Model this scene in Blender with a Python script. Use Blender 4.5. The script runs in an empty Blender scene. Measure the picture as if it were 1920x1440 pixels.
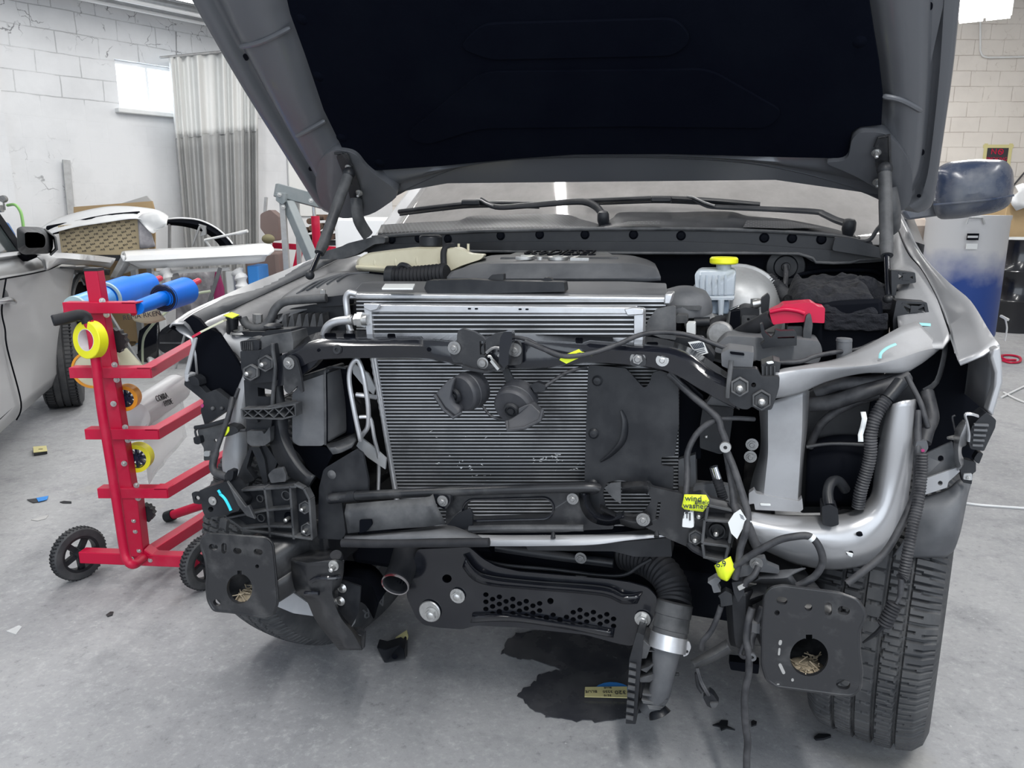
import bpy, bmesh, math, random
from mathutils import Vector as V, Matrix, noise
from mathutils.geometry import tessellate_polygon
random.seed(7)
SC = bpy.context.scene; COL = SC.collection
R = math.radians; PI = math.pi; sin = math.sin; cos = math.cos
# ---------------------------------------------------------------- camera, sky, lights, exposure
F_PX, CAM_H, PITCH = 1442.0, 1.35, R(12.7)
cd = bpy.data.cameras.new('camera'); cam = bpy.data.objects.new('camera', cd); COL.objects.link(cam)
cam.location = (0, 0, CAM_H); cam.rotation_euler = (R(90) - PITCH, 0, 0)
cd.sensor_width = 36; cd.lens = 36 * F_PX / 1920; cd.clip_start = .02; cd.clip_end = 100
SC.camera = cam
SC.view_settings.view_transform = 'Standard'; SC.view_settings.look = 'None'
SC.view_settings.gamma = 1; SC.view_settings.use_curve_mapping = False
SC.view_settings.exposure = -0.1
wd = bpy.data.worlds.new('sky'); SC.world = wd; wd.use_nodes = True
wd.node_tree.nodes['Background'].inputs[0].default_value = (.78, .87, 1, 1)
wd.node_tree.nodes['Background'].inputs[1].default_value = 0.95
def area(name, loc, size, power, aim, color=(1, 1, 1)):
    l = bpy.data.lights.new(name, 'AREA'); l.shape = 'RECTANGLE'; l.size, l.size_y = size
    l.energy = power; l.color = color
    o = bpy.data.objects.new(name, l); COL.objects.link(o); o.location = loc
    o.rotation_euler = (V(aim) - V(loc)).to_track_quat('-Z', 'Y').to_euler()
    return o
area('daylight_door', (.3, -3.8, 2.4), (9, 3.8), 210, (.3, 6, .3), (.86, .93, 1))
for nm, (x, y), pw in (('tube_and_fill_light', (-2.2, 2.2), 60), ('tube_and_fill_light', (-2.8, 6.0), 70),
                       ('tube_and_fill_light', (4.8, 8.2), 190), ('tube_and_fill_light', (.2, 8.8), 110), ('tube_and_fill_light', (3.2, 1.2), 120), ('tube_and_fill_light', (.3, -.7), 150)):  # last is an unseen fill, added to brighten the floor before the truck
    area(nm, (x, y, 4.2), (.16, 2.4), pw, (x, y, 0), (1, .98, .95))

area('tube_and_fill_light', (-.36, 4.6, 4.2), (.10, 5.0), 110, (-.36, 4.6, 0), (1, .98, .95))

# ---------------------------------------------------------------- pixel -> point helpers (photo frame 1920x1440)
TH = R(16.5); TO = V((.18, 2.10, 0))
TM = Matrix.Translation(TO) @ Matrix.Rotation(-TH, 4, 'Z')     # truck frame -> world
TMI = TM.inverted()
CAMP = V((0, 0, CAM_H))
def ray(px, py):
    x = (px - 960) / F_PX; y = (720 - py) / F_PX
    return V((x, cos(PITCH) + y * sin(PITCH), -sin(PITCH) + y * cos(PITCH)))
def hit(px, py, p0, n):
    d = ray(px, py); n = V(n); return CAMP + d * ((V(p0) - CAMP).dot(n) / d.dot(n))
TN = V((sin(TH), cos(TH), 0))
def T(px, py, v):            # truck frame point at depth v
    return TMI @ hit(px, py, TO + TN * v, TN)
def TZ(px, py, z):           # truck frame point at height z
    return TMI @ hit(px, py, (0, 0, z), (0, 0, 1))
def TU(px, py, u):           # truck frame point on the lengthwise plane u
    n = V((cos(TH), -sin(TH), 0)); return TMI @ hit(px, py, TO + n * u, n)
def G(px, py, z=0): return hit(px, py, (0, 0, z), (0, 0, 1))
def W(px, py, Y): return hit(px, py, (0, Y, 0), (0, 1, 0))
def P(pts, v): return [T(p[0], p[1], p[2] if len(p) > 2 else v) for p in pts]
def PW(pts, Y): return [W(p[0], p[1], p[2] if len(p) > 2 else Y) for p in pts]
def circ(cx, cy, rx, ry=None, n=18, a0=0):
    ry = rx if ry is None else ry
    return [(cx + rx * cos(a0 + 2 * PI * k / n), cy + ry * sin(a0 + 2 * PI * k / n)) for k in range(n)]
def slot(cx, cy, w, h, ang=0, n=5):
    r = min(w, h) / 2; pts = []
    hx, hy = w / 2 - r, h / 2 - r
    for (sx, sy, a) in ((1, 1, 0), (-1, 1, 90), (-1, -1, 180), (1, -1, 270)):
        for k in range(n):
            t = R(a + 90 * k / (n - 1)); pts.append((sx * hx + r * cos(t), sy * hy + r * sin(t)))
    c, s = cos(R(ang)), sin(R(ang))
    return [(cx + x * c - y * s, cy + x * s + y * c) for x, y in pts]
def rnd(pts, r, n=4):        # round the corners of a 2D outline
    out = []; N = len(pts)
    for i in range(N):
        a, b, c = V(pts[i - 1][:2]), V(pts[i][:2]), V(pts[(i + 1) % N][:2])
        rr = r[i] if isinstance(r, (list, tuple)) else r
        d1, d2 = a - b, c - b
        q = min(rr, d1.length * .45, d2.length * .45)
        p1, p2 = b + d1.normalized() * q, b + d2.normalized() * q
        for k in range(n + 1):
            t = k / n; p = p1 * (1 - t) ** 2 + b * 2 * t * (1 - t) + p2 * t * t
            out.append((p.x, p.y) + tuple(pts[i][2:3]))
    return out
def spline(pts, n=6, closed=False):
    pts = [V(p) for p in pts]; N = len(pts)
    if N < 3: return pts
    out = []
    for i in range(N if closed else N - 1):
        if closed: a, b, c, d = pts[i - 1], pts[i], pts[(i + 1) % N], pts[(i + 2) % N]
        else: a, b, c, d = pts[max(i - 1, 0)], pts[i], pts[i + 1], pts[min(i + 2, N - 1)]
        for k in range(n):
            t = k / n
            out.append(.5 * ((2 * b) + (c - a) * t + (2 * a - 5 * b + 4 * c - d) * t * t + (3 * b - a - 3 * c + d) * t ** 3))
    if not closed: out.append(pts[-1])
    return out

# ---------------------------------------------------------------- mesh builder
ROOTM = {}                    # root object -> its world matrix
class MB:
    def __init__(s): s.v = []; s.f = []; s.m = []; s.k = 0
    def add(s, vs, fs):
        b = len(s.v); s.v += [V(p) for p in vs]
        for f in fs: s.f.append([b + i for i in f]); s.m.append(s.k)
        return s
    def box(s, c, d, rot=None):
        c = V(c); h = [x / 2 for x in d]; vs = []
        for x in (-1, 1):
            for y in (-1, 1):
                for z in (-1, 1):
                    q = V((x * h[0], y * h[1], z * h[2]))
                    if rot is not None: q = rot @ q
                    vs.append(c + q)
        return s.add(vs, [(0, 1, 3, 2), (4, 6, 7, 5), (0, 4, 5, 1), (2, 3, 7, 6), (0, 2, 6, 4), (1, 5, 7, 3)])
    def bar(s, a, b, w, h, up=(0, 0, 1)):       # square bar from a to b
        a, b = V(a), V(b); d = (b - a).normalized(); x = d.cross(V(up))
        if x.length < 1e-4: x = d.cross(V((1, 0, 0)))
        x.normalize(); y = x.cross(d)
        vs = [p + x * (i * w / 2) + y * (j * h / 2) for p in (a, b) for i, j in ((-1, -1), (1, -1), (1, 1), (-1, 1))]
        return s.add(vs, [(0, 3, 2, 1), (4, 5, 6, 7), (0, 1, 5, 4), (1, 2, 6, 5), (2, 3, 7, 6), (3, 0, 4, 7)])
    def prism(s, pts, ext, holes=()):
        loops = [[V(p) for p in pts]] + [[V(p) for p in h] for h in holes]
        ext = V(ext); flat = [p for l in loops for p in l]; n = len(flat)
        # flatten along ext for the triangulation
        e = ext.normalized(); ax = e.orthogonal().normalized(); ay = e.cross(ax)
        tri = tessellate_polygon([[V((p.dot(ax), p.dot(ay), 0)) for p in l] for l in loops])
        A = sum((flat[t[1]] - flat[t[0]]).cross(flat[t[2]] - flat[t[0]]).dot(e) for t in tri)
        fs = []
        for t in tri:
            up = (flat[t[1]] - flat[t[0]]).cross(flat[t[2]] - flat[t[0]]).dot(e) > 0
            a = t if not up else t[::-1]
            fs.append(tuple(a)); fs.append(tuple(n + i for i in a[::-1]))
        o = 0
        for li, l in enumerate(loops):
            m = len(l)
            ar = sum(l[i].dot(ax) * l[(i + 1) % m].dot(ay) - l[(i + 1) % m].dot(ax) * l[i].dot(ay) for i in range(m))
            ccw = ar > 0
            if li > 0: ccw = not ccw
            for i in range(m):
                j = (i + 1) % m
                q = (o + i, o + j, n + o + j, n + o + i)
                fs.append(q if ccw else q[::-1])
            o += m
        return s.add(flat + [p + ext for p in flat], fs)
    def plate(s, pts, v, t=.004, holes=(), r=0):   # truck plate drawn in photo pixels at depth v, thickness t rearwards
        if r: pts = rnd(pts, r)
        return s.prism(P(pts, v), (0, t, 0), [P(h, v) for h in holes])
    def tube(s, pts, r, n=10, caps=True, flat=1.0):
        pts = [V(p) for p in pts]; N = len(pts); rs = r if isinstance(r, (list, tuple)) else [r] * N
        tg = [(pts[min(i + 1, N - 1)] - pts[max(i - 1, 0)]).normalized() for i in range(N)]
        x = tg[0].orthogonal().normalized(); vs = []; fs = []
        for i in range(N):
            x = (x - tg[i] * x.dot(tg[i])); x = x.normalized() if x.length > 1e-6 else tg[i].orthogonal().normalized()
            y = tg[i].cross(x)
            for k in range(n):
                a = 2 * PI * k / n; vs.append(pts[i] + (x * cos(a) + y * sin(a) * flat) * rs[i])
        for i in range(N - 1):
            for k in range(n):
                l = (k + 1) % n; fs.append((i * n + k, i * n + l, (i + 1) * n + l, (i + 1) * n + k))
        if caps: fs.append(tuple(range(n))[::-1]); fs.append(tuple((N - 1) * n + k for k in range(n)))
        return s.add(vs, fs)
    def hose(s, pts, r, pitch=.008, n=12, amp=.12, caps=True):    # corrugated
        pts = spline(pts, 10); L = [0]
        for a, b in zip(pts, pts[1:]): L.append(L[-1] + (b - a).length)
        q = []; m = max(4, int(L[-1] / pitch * 2)); j = 0
        for i in range(m + 1):
            t = L[-1] * i / m
            while j < len(L) - 2 and L[j + 1] < t: j += 1
            q.append(pts[j].lerp(pts[j + 1], (t - L[j]) / max(L[j + 1] - L[j], 1e-9)))
        return s.tube(q, [r * (1 + (amp if i % 2 else -amp)) for i in range(m + 1)], n, caps)
    def cyl(s, a, b, r, r2=None, n=20): return s.tube([a, b], [r, r if r2 is None else r2], n)
    def lathe(s, c, ax, prof, n=28, x0=None, arc=2 * PI):
        c = V(c); ax = V(ax).normalized(); x = V(x0) if x0 is not None else ax.orthogonal()
        x = (x - ax * x.dot(ax)).normalized(); y = ax.cross(x); vs = []; fs = []; m = len(prof); full = arc > 6.28
        N = n if full else n + 1
        for k in range(N):
            a = arc * k / n; d = x * cos(a) + y * sin(a)
            for (r, h) in prof: vs.append(c + d * r + ax * h)
        for k in range(n):
            l = (k + 1) % N
            for i in range(m - 1): fs.append((k * m + i, l * m + i, l * m + i + 1, k * m + i + 1))
        return s.add(vs, fs)
    def bolt(s, c, ax, r=.009, h=.007, washer=1.5):
        c = V(c); ax = V(ax).normalized()
        if washer: s.cyl(c, c + ax * .002, r * washer, n=16)
        s.tube([c, c + ax * h], r, 6); return s.cyl(c + ax * h, c + ax * (h + .002), r * .7, r * .5, n=8)
    def stud(s, c, ax, r=.005, h=.014): return s.tube([c, V(c) + V(ax) * h, V(c) + V(ax) * (h + r * .5)], [r, r, r * .5], 10)
    def ball(s, c, r, n=12, sq=(1, 1, 1)):
        c = V(c); vs = []; fs = []
        for i in range(n + 1):
            a = PI * i / n
            for k in range(2 * n):
                b = PI * k / n; vs.append(c + V((sin(a) * cos(b) * r * sq[0], sin(a) * sin(b) * r * sq[1], cos(a) * r * sq[2])))
        for i in range(n):
            for k in range(2 * n):
                l = (k + 1) % (2 * n); fs.append((i * 2 * n + k, (i + 1) * 2 * n + k, (i + 1) * 2 * n + l, i * 2 * n + l))
        return s.add(vs, fs)
    def grid(s, rows, closed=False):
        m = len(rows[0]); vs = [p for r in rows for p in r]; fs = []
        for i in range(len(rows) - 1):
            for k in range(m if closed else m - 1):
                l = (k + 1) % m; fs.append((i * m + k, i * m + l, (i + 1) * m + l, (i + 1) * m + k))
        return s.add(vs, fs)
    def build(s, name, mat, parent=None, bevel=0, ang=38, solid=0, sub=0, world=False, segs=2, off=-1):
        me = bpy.data.meshes.new(name)
        vs = s.v; root = parent
        while root is not None and root.parent: root = root.parent
        if world and root is not None:
            inv = ROOTM[root.name].inverted(); vs = [inv @ p for p in vs]
        loc = V((0, 0, 0))
        if parent is None and vs:
            loc = V(((min(p.x for p in vs) + max(p.x for p in vs)) / 2, (min(p.y for p in vs) + max(p.y for p in vs)) / 2, min(p.z for p in vs)))
            vs = [p - loc for p in vs]
        me.from_pydata([tuple(p) for p in vs], [], s.f)
        for m in (mat if isinstance(mat, (list, tuple)) else [mat]): me.materials.append(m)
        me.polygons.foreach_set('material_index', s.m)
        bm = bmesh.new(); bm.from_mesh(me); bmesh.ops.recalc_face_normals(bm, faces=bm.faces)
        bm.to_mesh(me); bm.free()
        me.polygons.foreach_set('use_smooth', [True] * len(me.polygons))
        me.set_sharp_from_angle(angle=R(ang)); me.update()
        o = bpy.data.objects.new(name, me); COL.objects.link(o); o.location = loc
        if parent is not None: o.parent = parent
        if solid:
            q = o.modifiers.new('thick', 'SOLIDIFY'); q.thickness = solid; q.offset = off; q.use_even_offset = False
        if bevel:
            q = o.modifiers.new('bev', 'BEVEL'); q.width = bevel; q.segments = segs; q.limit_method = 'ANGLE'; q.angle_limit = R(40); q.harden_normals = False
            w = o.modifiers.new('wn', 'WEIGHTED_NORMAL'); w.keep_sharp = True; w.weight = 60
        if sub:
            q = o.modifiers.new('sub', 'SUBSURF'); q.levels = q.render_levels = sub
        return o
def tag(o, label=None, cat=None, group=None, kind=None):
    for k, x in (('label', label), ('category', cat), ('group', group), ('kind', kind)):
        if x: o[k] = x
    return o
def thing(name, label, cat, loc=(0, 0, 0), rz=0, group=None):
    o = bpy.data.objects.new(name, None); COL.objects.link(o); o.empty_display_size = .1
    o.location = loc; o.rotation_euler = (0, 0, rz)
    ROOTM[o.name] = Matrix.Translation(V(loc)) @ Matrix.Rotation(rz, 4, 'Z')
    return tag(o, label, cat, group)
def text_mesh(s, body, size, M, depth=.001):   # letters as geometry: M maps the letters' xy plane into place
    cu = bpy.data.curves.new('t', 'FONT'); cu.body = body; cu.size = size; cu.align_x = 'CENTER'; cu.align_y = 'CENTER'
    cu.extrude = depth / 2; cu.resolution_u = 3
    o = bpy.data.objects.new('t', cu); COL.objects.link(o)
    me = bpy.data.meshes.new_from_object(o.evaluated_get(bpy.context.evaluated_depsgraph_get()))
    s.add([M @ p.co for p in me.vertices], [tuple(p.vertices) for p in me.polygons])
    bpy.data.objects.remove(o); bpy.data.curves.remove(cu); bpy.data.meshes.remove(me)
    return s
def frame3(o, x, y):          # matrix from origin and two axis directions
    x = V(x).normalized(); z = x.cross(V(y)).normalized(); y = z.cross(x)
    m = Matrix((x, y, z)).transposed().to_4x4(); m.translation = V(o); return m

# ---------------------------------------------------------------- materials
def mat(name, col, rough=.5, metal=0, dust=None, amt=.5, scale=6, bump=0, bscale=60, spec=.5, coat=0, trans=0, emit=None, es=1, lo=.4, hi=.7, alpha=1, sub=0):
    m = bpy.data.materials.new(name); m.use_nodes = True; nt = m.node_tree; N = nt.nodes; L = nt.links
    b = N['Principled BSDF']; I = b.inputs
    I['Base Color'].default_value = (*col, 1); I['Roughness'].default_value = rough; I['Metallic'].default_value = metal
    I['Specular IOR Level'].default_value = spec; I['Coat Weight'].default_value = coat; I['Coat Roughness'].default_value = .06
    I['Transmission Weight'].default_value = trans; I['Alpha'].default_value = alpha
    if sub: I['Subsurface Weight'].default_value = sub; I['Subsurface Radius'].default_value = (.02, .02, .02)
    if emit: I['Emission Color'].default_value = (*emit, 1); I['Emission Strength'].default_value = es
    tc = N.new('ShaderNodeTexCoord')
    if dust:
        nz = N.new('ShaderNodeTexNoise'); nz.inputs['Scale'].default_value = scale; nz.inputs['Detail'].default_value = 9; nz.inputs['Roughness'].default_value = .62
        L.new(tc.outputs['Object'], nz.inputs['Vector'])
        mr = N.new('ShaderNodeMapRange'); mr.inputs[1].default_value = lo; mr.inputs[2].default_value = hi; mr.inputs[4].default_value = amt
        L.new(nz.outputs[0], mr.inputs[0])
        mx = N.new('ShaderNodeMix'); mx.data_type = 'RGBA'; mx.inputs[6].default_value = (*col, 1); mx.inputs[7].default_value = (*dust, 1)
        L.new(mr.outputs[0], mx.inputs[0]); L.new(mx.outputs[2], I['Base Color'])
        m2 = N.new('ShaderNodeMapRange'); m2.inputs[1].default_value = 0; m2.inputs[2].default_value = 1; m2.inputs[3].default_value = rough; m2.inputs[4].default_value = min(1, rough + .35)
        L.new(mr.outputs[0], m2.inputs[0]); L.new(m2.outputs[0], I['Roughness'])
    if bump:
        n2 = N.new('ShaderNodeTexNoise'); n2.inputs['Scale'].default_value = bscale; n2.inputs['Detail'].default_value = 4
        L.new(tc.outputs['Object'], n2.inputs['Vector'])
        bp = N.new('ShaderNodeBump'); bp.inputs['Strength'].default_value = bump; bp.inputs['Distance'].default_value = .01
        L.new(n2.outputs[0], bp.inputs['Height']); L.new(bp.outputs[0], I['Normal'])
    return m
M = {}
def mk(k, *a, **kw): M[k] = mat(k, *a, **kw)
mk('plastic', (.009, .0103, .0135), .38, dust=(.046, .048, .052), amt=.6, spec=.38, scale=9, lo=.42, hi=.75)
mk('plastic_dust', (.030, .032, .036), .5, dust=(.13, .132, .136), amt=.8, scale=11)
mk('plastic_grey', (.075, .079, .087), .5, dust=(.18, .183, .19), amt=.6, scale=8)
mk('black_paint', (.008, .009, .013), .16, dust=(.05, .052, .056), amt=.4, scale=7, lo=.5, hi=.8, coat=.4)
mk('black_steel', (.020, .021, .024), .34, dust=(.11, .11, .11), amt=.55, scale=14, lo=.5, hi=.75, bump=.06, bscale=40)
mk('deep_black', (.003, .0038, .0065), .7, spec=.06)
mk('rubber', (.012, .013, .016), .6, dust=(.05, .05, .055), amt=.4, scale=16, spec=.3)
mk('wire', (.020, .021, .025), .5, dust=(.085, .085, .09), amt=.7, scale=30)
mk('liner', (.0022, .0030, .0068), .92, spec=.04, dust=(.0045, .006, .0105), amt=.7, scale=3, bump=.1, bscale=160)
mk('hood_paint_shaded', (.122, .128, .141), .33, metal=.35, dust=(.13, .135, .145), amt=.5, scale=3, coat=.25)  # body silver darkened: shade under the raised hood is in the colour
mk('silver_paint', (.44, .445, .46), .30, metal=.5, dust=(.42, .42, .43), amt=.5, scale=6, coat=.35)
mk('silver_dusty', (.37, .375, .39), .42, metal=.4, dust=(.25, .25, .255), amt=.7, scale=6, bump=.04, bscale=9)
mk('primer_grey', (.42, .43, .45), .5, metal=.15, dust=(.3, .3, .31), amt=.5, scale=5)
mk('alloy', (.66, .67, .69), .34, metal=.85, dust=(.45, .45, .46), amt=.5, scale=20)
mk('fin', (.56, .57, .59), .36, metal=.85, dust=(.13, .13, .135), amt=.95, scale=5, lo=.40, hi=.70)
mk('fin_dark', (.018, .019, .022), .6, dust=(.09, .09, .09), amt=.6, scale=40, lo=.5, hi=.75)
mk('zinc', (.58, .58, .57), .32, metal=.85, dust=(.3, .3, .3), amt=.5, scale=60)
mk('zinc_dull', (.30, .30, .30), .45, metal=.7, dust=(.16, .16, .16), amt=.6, scale=60)
mk('chrome', (.75, .76, .78), .12, metal=1)
mk('tank_cream', (.66, .62, .47), .38, dust=(.50, .45, .32), amt=.7, scale=6, sub=.25, trans=.08)
mk('tank_white', (.62, .68, .74), .3, trans=.35, sub=.3)
mk('fluid', (.34, .42, .52), .2, trans=.3)
mk('yellow_cap', (.86, .86, .02), .38)
mk('tag_yellow', (.80, .93, .02), .6, dust=(.72, .85, .08), amt=.5)
mk('tag_ink', (.02, .03, .05), .6)
mk('red_plastic', (.50, .004, .045), .4, spec=.35)
mk('trolley_red', (.47, .004, .040), .38, dust=(.50, .07, .11), amt=.6, scale=7, lo=.5, hi=.8, spec=.35)
mk('blue_film', (.0, .15, .72), .45, dust=(.0, .20, .80), amt=.5, scale=3, spec=.25)
mk('blue_pale', (.10, .34, .72), .35)
mk('film_core', (.36, .50, .53), .45)
mk('tape_yellow', (.80, .77, .01), .45, dust=(.70, .70, .04), amt=.4)
mk('tape_side', (.83, .82, .10), .5)
mk('paper', (.60, .60, .44), .6)
mk('orange', (.74, .30, .01), .45)
mk('white_film', (.74, .75, .76), .3, dust=(.62, .63, .64), amt=.5, scale=4, trans=.1)
mk('clear_film', (.85, .87, .88), .12, alpha=.45)
mk('ink', (.03, .03, .035), .6)
mk('white_paint', (.82, .83, .84), .28, coat=.3)
mk('white_dusty', (.70, .71, .71), .5, dust=(.55, .55, .55), amt=.5, scale=5)
mk('cardboard', (.42, .30, .165), .8, dust=(.36, .25, .13), amt=.6, scale=4)
mk('cardboard_pale', (.47, .385, .245), .75)
mk('card_print', (.035, .04, .05), .7)
mk('curtain_white', (.74, .75, .74), .45, dust=(.66, .67, .66), amt=.5, scale=2)
mk('curtain_grey', (.36, .365, .365), .6, dust=(.29, .295, .295), amt=.6, scale=3)
mk('galv', (.42, .43, .44), .45, metal=.5, dust=(.3, .3, .3), amt=.6, scale=12)
mk('lift_grey', (.17, .20, .215), .45, dust=(.24, .26, .27), amt=.6, scale=8)
mk('seat_brown', (.17, .125, .115), .7, dust=(.21, .16, .15), amt=.5)
mk('olive', (.20, .18, .10), .7)
mk('car_silver', (.44, .445, .455), .32, metal=.1, coat=.3)
mk('flange_grey', (.17, .172, .18), .45, metal=.2, dust=(.12, .12, .125), amt=.6, scale=8)
mk('car_dark', (.075, .08, .085), .4, dust=(.12, .12, .12), amt=.5)
mk('bright_trim', (.8, .81, .83), .15, metal=.9)
mk('mirror_glass', (.42, .47, .50), .03, metal=1)
mk('tint', (.06, .075, .08), .06, coat=.5)
mk('tyre', (.034, .036, .040), .62, dust=(.12, .12, .12), amt=.6, scale=10, lo=.45, hi=.75)
mk('tyre_dark', (.010, .011, .014), .6)
mk('mirror_black', (.016, .026, .055), .22, dust=(.15, .155, .16), amt=.75, scale=5, lo=.42, hi=.66)
mk('drum_blue', (.02, .07, .26), .35)
mk('drum_grey', (.50, .51, .53), .5)
mk('straw', (.52, .44, .32), .9, dust=(.25, .2, .14), amt=.8, scale=60)
mk('cyan', (.02, .62, .78), .5)
mk('cyan_pale', (.25, .55, .56), .5)
mk('blanket', (.006, .007, .011), .95, bump=1, bscale=70)
mk('sticker', (.70, .72, .72), .5)
mk('green_hose', (.25, .50, .16), .45)
mk('pale_hose', (.33, .37, .27), .5)
mk('tank_blue', (.03, .11, .30), .4)
mk('bare_fin', (.75, .76, .77), .4, metal=.25)
mk('horn_black', (.026, .028, .034), .45, dust=(.07, .07, .075), amt=.7, scale=12)
mk('bark', (.19, .115, .075), .9, dust=(.04, .03, .03), amt=1, scale=9)
mk('grey_board', (.40, .40, .40), .7)
mk('hub_blue', (.012, .02, .05), .35)
mk('glossy_white', (.86, .87, .88), .2)
mk('wet', (.040, .042, .050), .16, dust=(.085, .087, .093), amt=.9, scale=5)
mk('sand_yellow', (.60, .55, .27), .7)
mk('sand_blue', (.03, .22, .62), .6)
mk('magenta', (.35, .03, .14), .6)
mk('cloth_grey', (.30, .29, .31), .4, dust=(.45, .44, .46), amt=.8, scale=14, bump=.6, bscale=18)
# ---------------------------------------------------------------- the building
def nodes(name):
    m = bpy.data.materials.new(name); m.use_nodes = True
    return m, m.node_tree.nodes, m.node_tree.links, m.node_tree.nodes['Principled BSDF']
def wall_mat(name, base, dirt, crack, mortar=.55, crk=.8, tint=None, plaster=None):
    m, N, L, b = nodes(name); b.inputs['Roughness'].default_value = .75
    tc = N.new('ShaderNodeTexCoord'); sp = N.new('ShaderNodeSeparateXYZ'); cb = N.new('ShaderNodeCombineXYZ')
    L.new(tc.outputs['Object'], sp.inputs[0]); L.new(sp.outputs[0], cb.inputs[0]); L.new(sp.outputs[2], cb.inputs[1])
    wn = N.new('ShaderNodeTexNoise'); wn.inputs['Scale'].default_value = 2.2; wn.inputs['Detail'].default_value = 6
    L.new(cb.outputs[0], wn.inputs['Vector'])
    wv = N.new('ShaderNodeVectorMath'); wv.operation = 'MULTIPLY_ADD'; wv.inputs[1].default_value = (.035, .035, .035)
    L.new(wn.outputs['Color'], wv.inputs[0]); L.new(cb.outputs[0], wv.inputs[2])
    br = N.new('ShaderNodeTexBrick'); br.inputs['Scale'].default_value = 1; br.inputs['Brick Width'].default_value = .41; br.inputs['Row Height'].default_value = .205
    br.inputs['Mortar Size'].default_value = .006; br.inputs['Mortar Smooth'].default_value = .4
    L.new(wv.outputs[0], br.inputs['Vector'])
    n1 = N.new('ShaderNodeTexNoise'); n1.inputs['Scale'].default_value = 1.3; n1.inputs['Detail'].default_value = 10; n1.inputs['Roughness'].default_value = .65
    L.new(cb.outputs[0], n1.inputs['Vector'])
    def rng(src, a, c, lo, hi):
        r = N.new('ShaderNodeMapRange'); L.new(src, r.inputs[0])
        for i, x in enumerate((a, c, lo, hi)): r.inputs[i + 1].default_value = x
        return r.outputs[0]
    def mul(a, c, op='MULTIPLY'):
        q = N.new('ShaderNodeMath'); q.operation = op
        for i, x in enumerate((a, c)):
            if isinstance(x, (int, float)): q.inputs[i].default_value = x
            else: L.new(x, q.inputs[i])
        return q.outputs[0]
    def mix(f, a, c):
        q = N.new('ShaderNodeMix'); q.data_type = 'RGBA'; L.new(f, q.inputs[0])
        for i, x in ((6, a), (7, c)):
            if isinstance(x, tuple): q.inputs[i].default_value = (*x, 1)
            else: L.new(x, q.inputs[i])
        return q.outputs[2]
    # peeling cracks: thin ridges of a warped voronoi, kept only in patches
    w2 = N.new('ShaderNodeTexNoise'); w2.inputs['Scale'].default_value = 3; w2.inputs['Detail'].default_value = 8
    L.new(cb.outputs[0], w2.inputs['Vector'])
    v2 = N.new('ShaderNodeVectorMath'); v2.operation = 'MULTIPLY_ADD'; v2.inputs[1].default_value = (.5, .5, .5)
    L.new(w2.outputs['Color'], v2.inputs[0]); L.new(cb.outputs[0], v2.inputs[2])
    vo = N.new('ShaderNodeTexVoronoi'); vo.feature = 'DISTANCE_TO_EDGE'; vo.inputs['Scale'].default_value = 4.2
    L.new(v2.outputs[0], vo.inputs['Vector'])
    cr = rng(vo.outputs['Distance'], .004, .022, 1, 0)
    n3 = N.new('ShaderNodeTexNoise'); n3.inputs['Scale'].default_value = .9; n3.inputs['Detail'].default_value = 3; L.new(cb.outputs[0], n3.inputs['Vector'])
    hgt = rng(sp.outputs[2], 2.3, 3.3, .0, .24)
    patch = rng(mul(n3.outputs[0], hgt, 'ADD'), .56, .70, 0, crk)
    n4 = N.new('ShaderNodeTexNoise'); n4.inputs['Scale'].default_value = 6.5; n4.inputs['Detail'].default_value = 5; L.new(cb.outputs[0], n4.inputs['Vector'])
    crm = mul(mul(cr, patch), rng(n4.outputs[0], .47, .56, 0, 1))
    mm = mul(rng(br.outputs['Fac'], .2, .9, 0, mortar), rng(n1.outputs[0], .42, .56, .08, 1))
    if plaster: mm = mul(mm, rng(sp.outputs[2], plaster - .04, plaster + .02, .06, 1))
    c = mix(rng(n1.outputs[0], .45, .75, 0, .75), base, dirt)
    if tint: c = mix(rng(n3.outputs[0], .4, .7, 0, .8), c, tint)
    c = mix(mm, c, crack); c = mix(crm, c, crack)
    L.new(c, b.inputs['Base Color'])
    bp = N.new('ShaderNodeBump'); bp.inputs['Strength'].default_value = .5; bp.inputs['Distance'].default_value = .012
    bf_ = mul(br.outputs['Fac'], -1)
    if plaster: bf_ = mul(bf_, rng(sp.outputs[2], plaster - .04, plaster + .02, .05, 1))
    L.new(mul(bf_, mul(n1.outputs[0], .7), 'ADD'), bp.inputs['Height']); L.new(bp.outputs[0], b.inputs['Normal'])
    return m
WALL_L = wall_mat('painted_block', (.70, .71, .725), (.56, .57, .585), (.16, .165, .175), .45, .95, plaster=2.42)
WALL_B = wall_mat('cream_block', (.70, .66, .615), (.57, .535, .50), (.26, .20, .17), .5, .30, tint=(.66, .62, .57))
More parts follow.
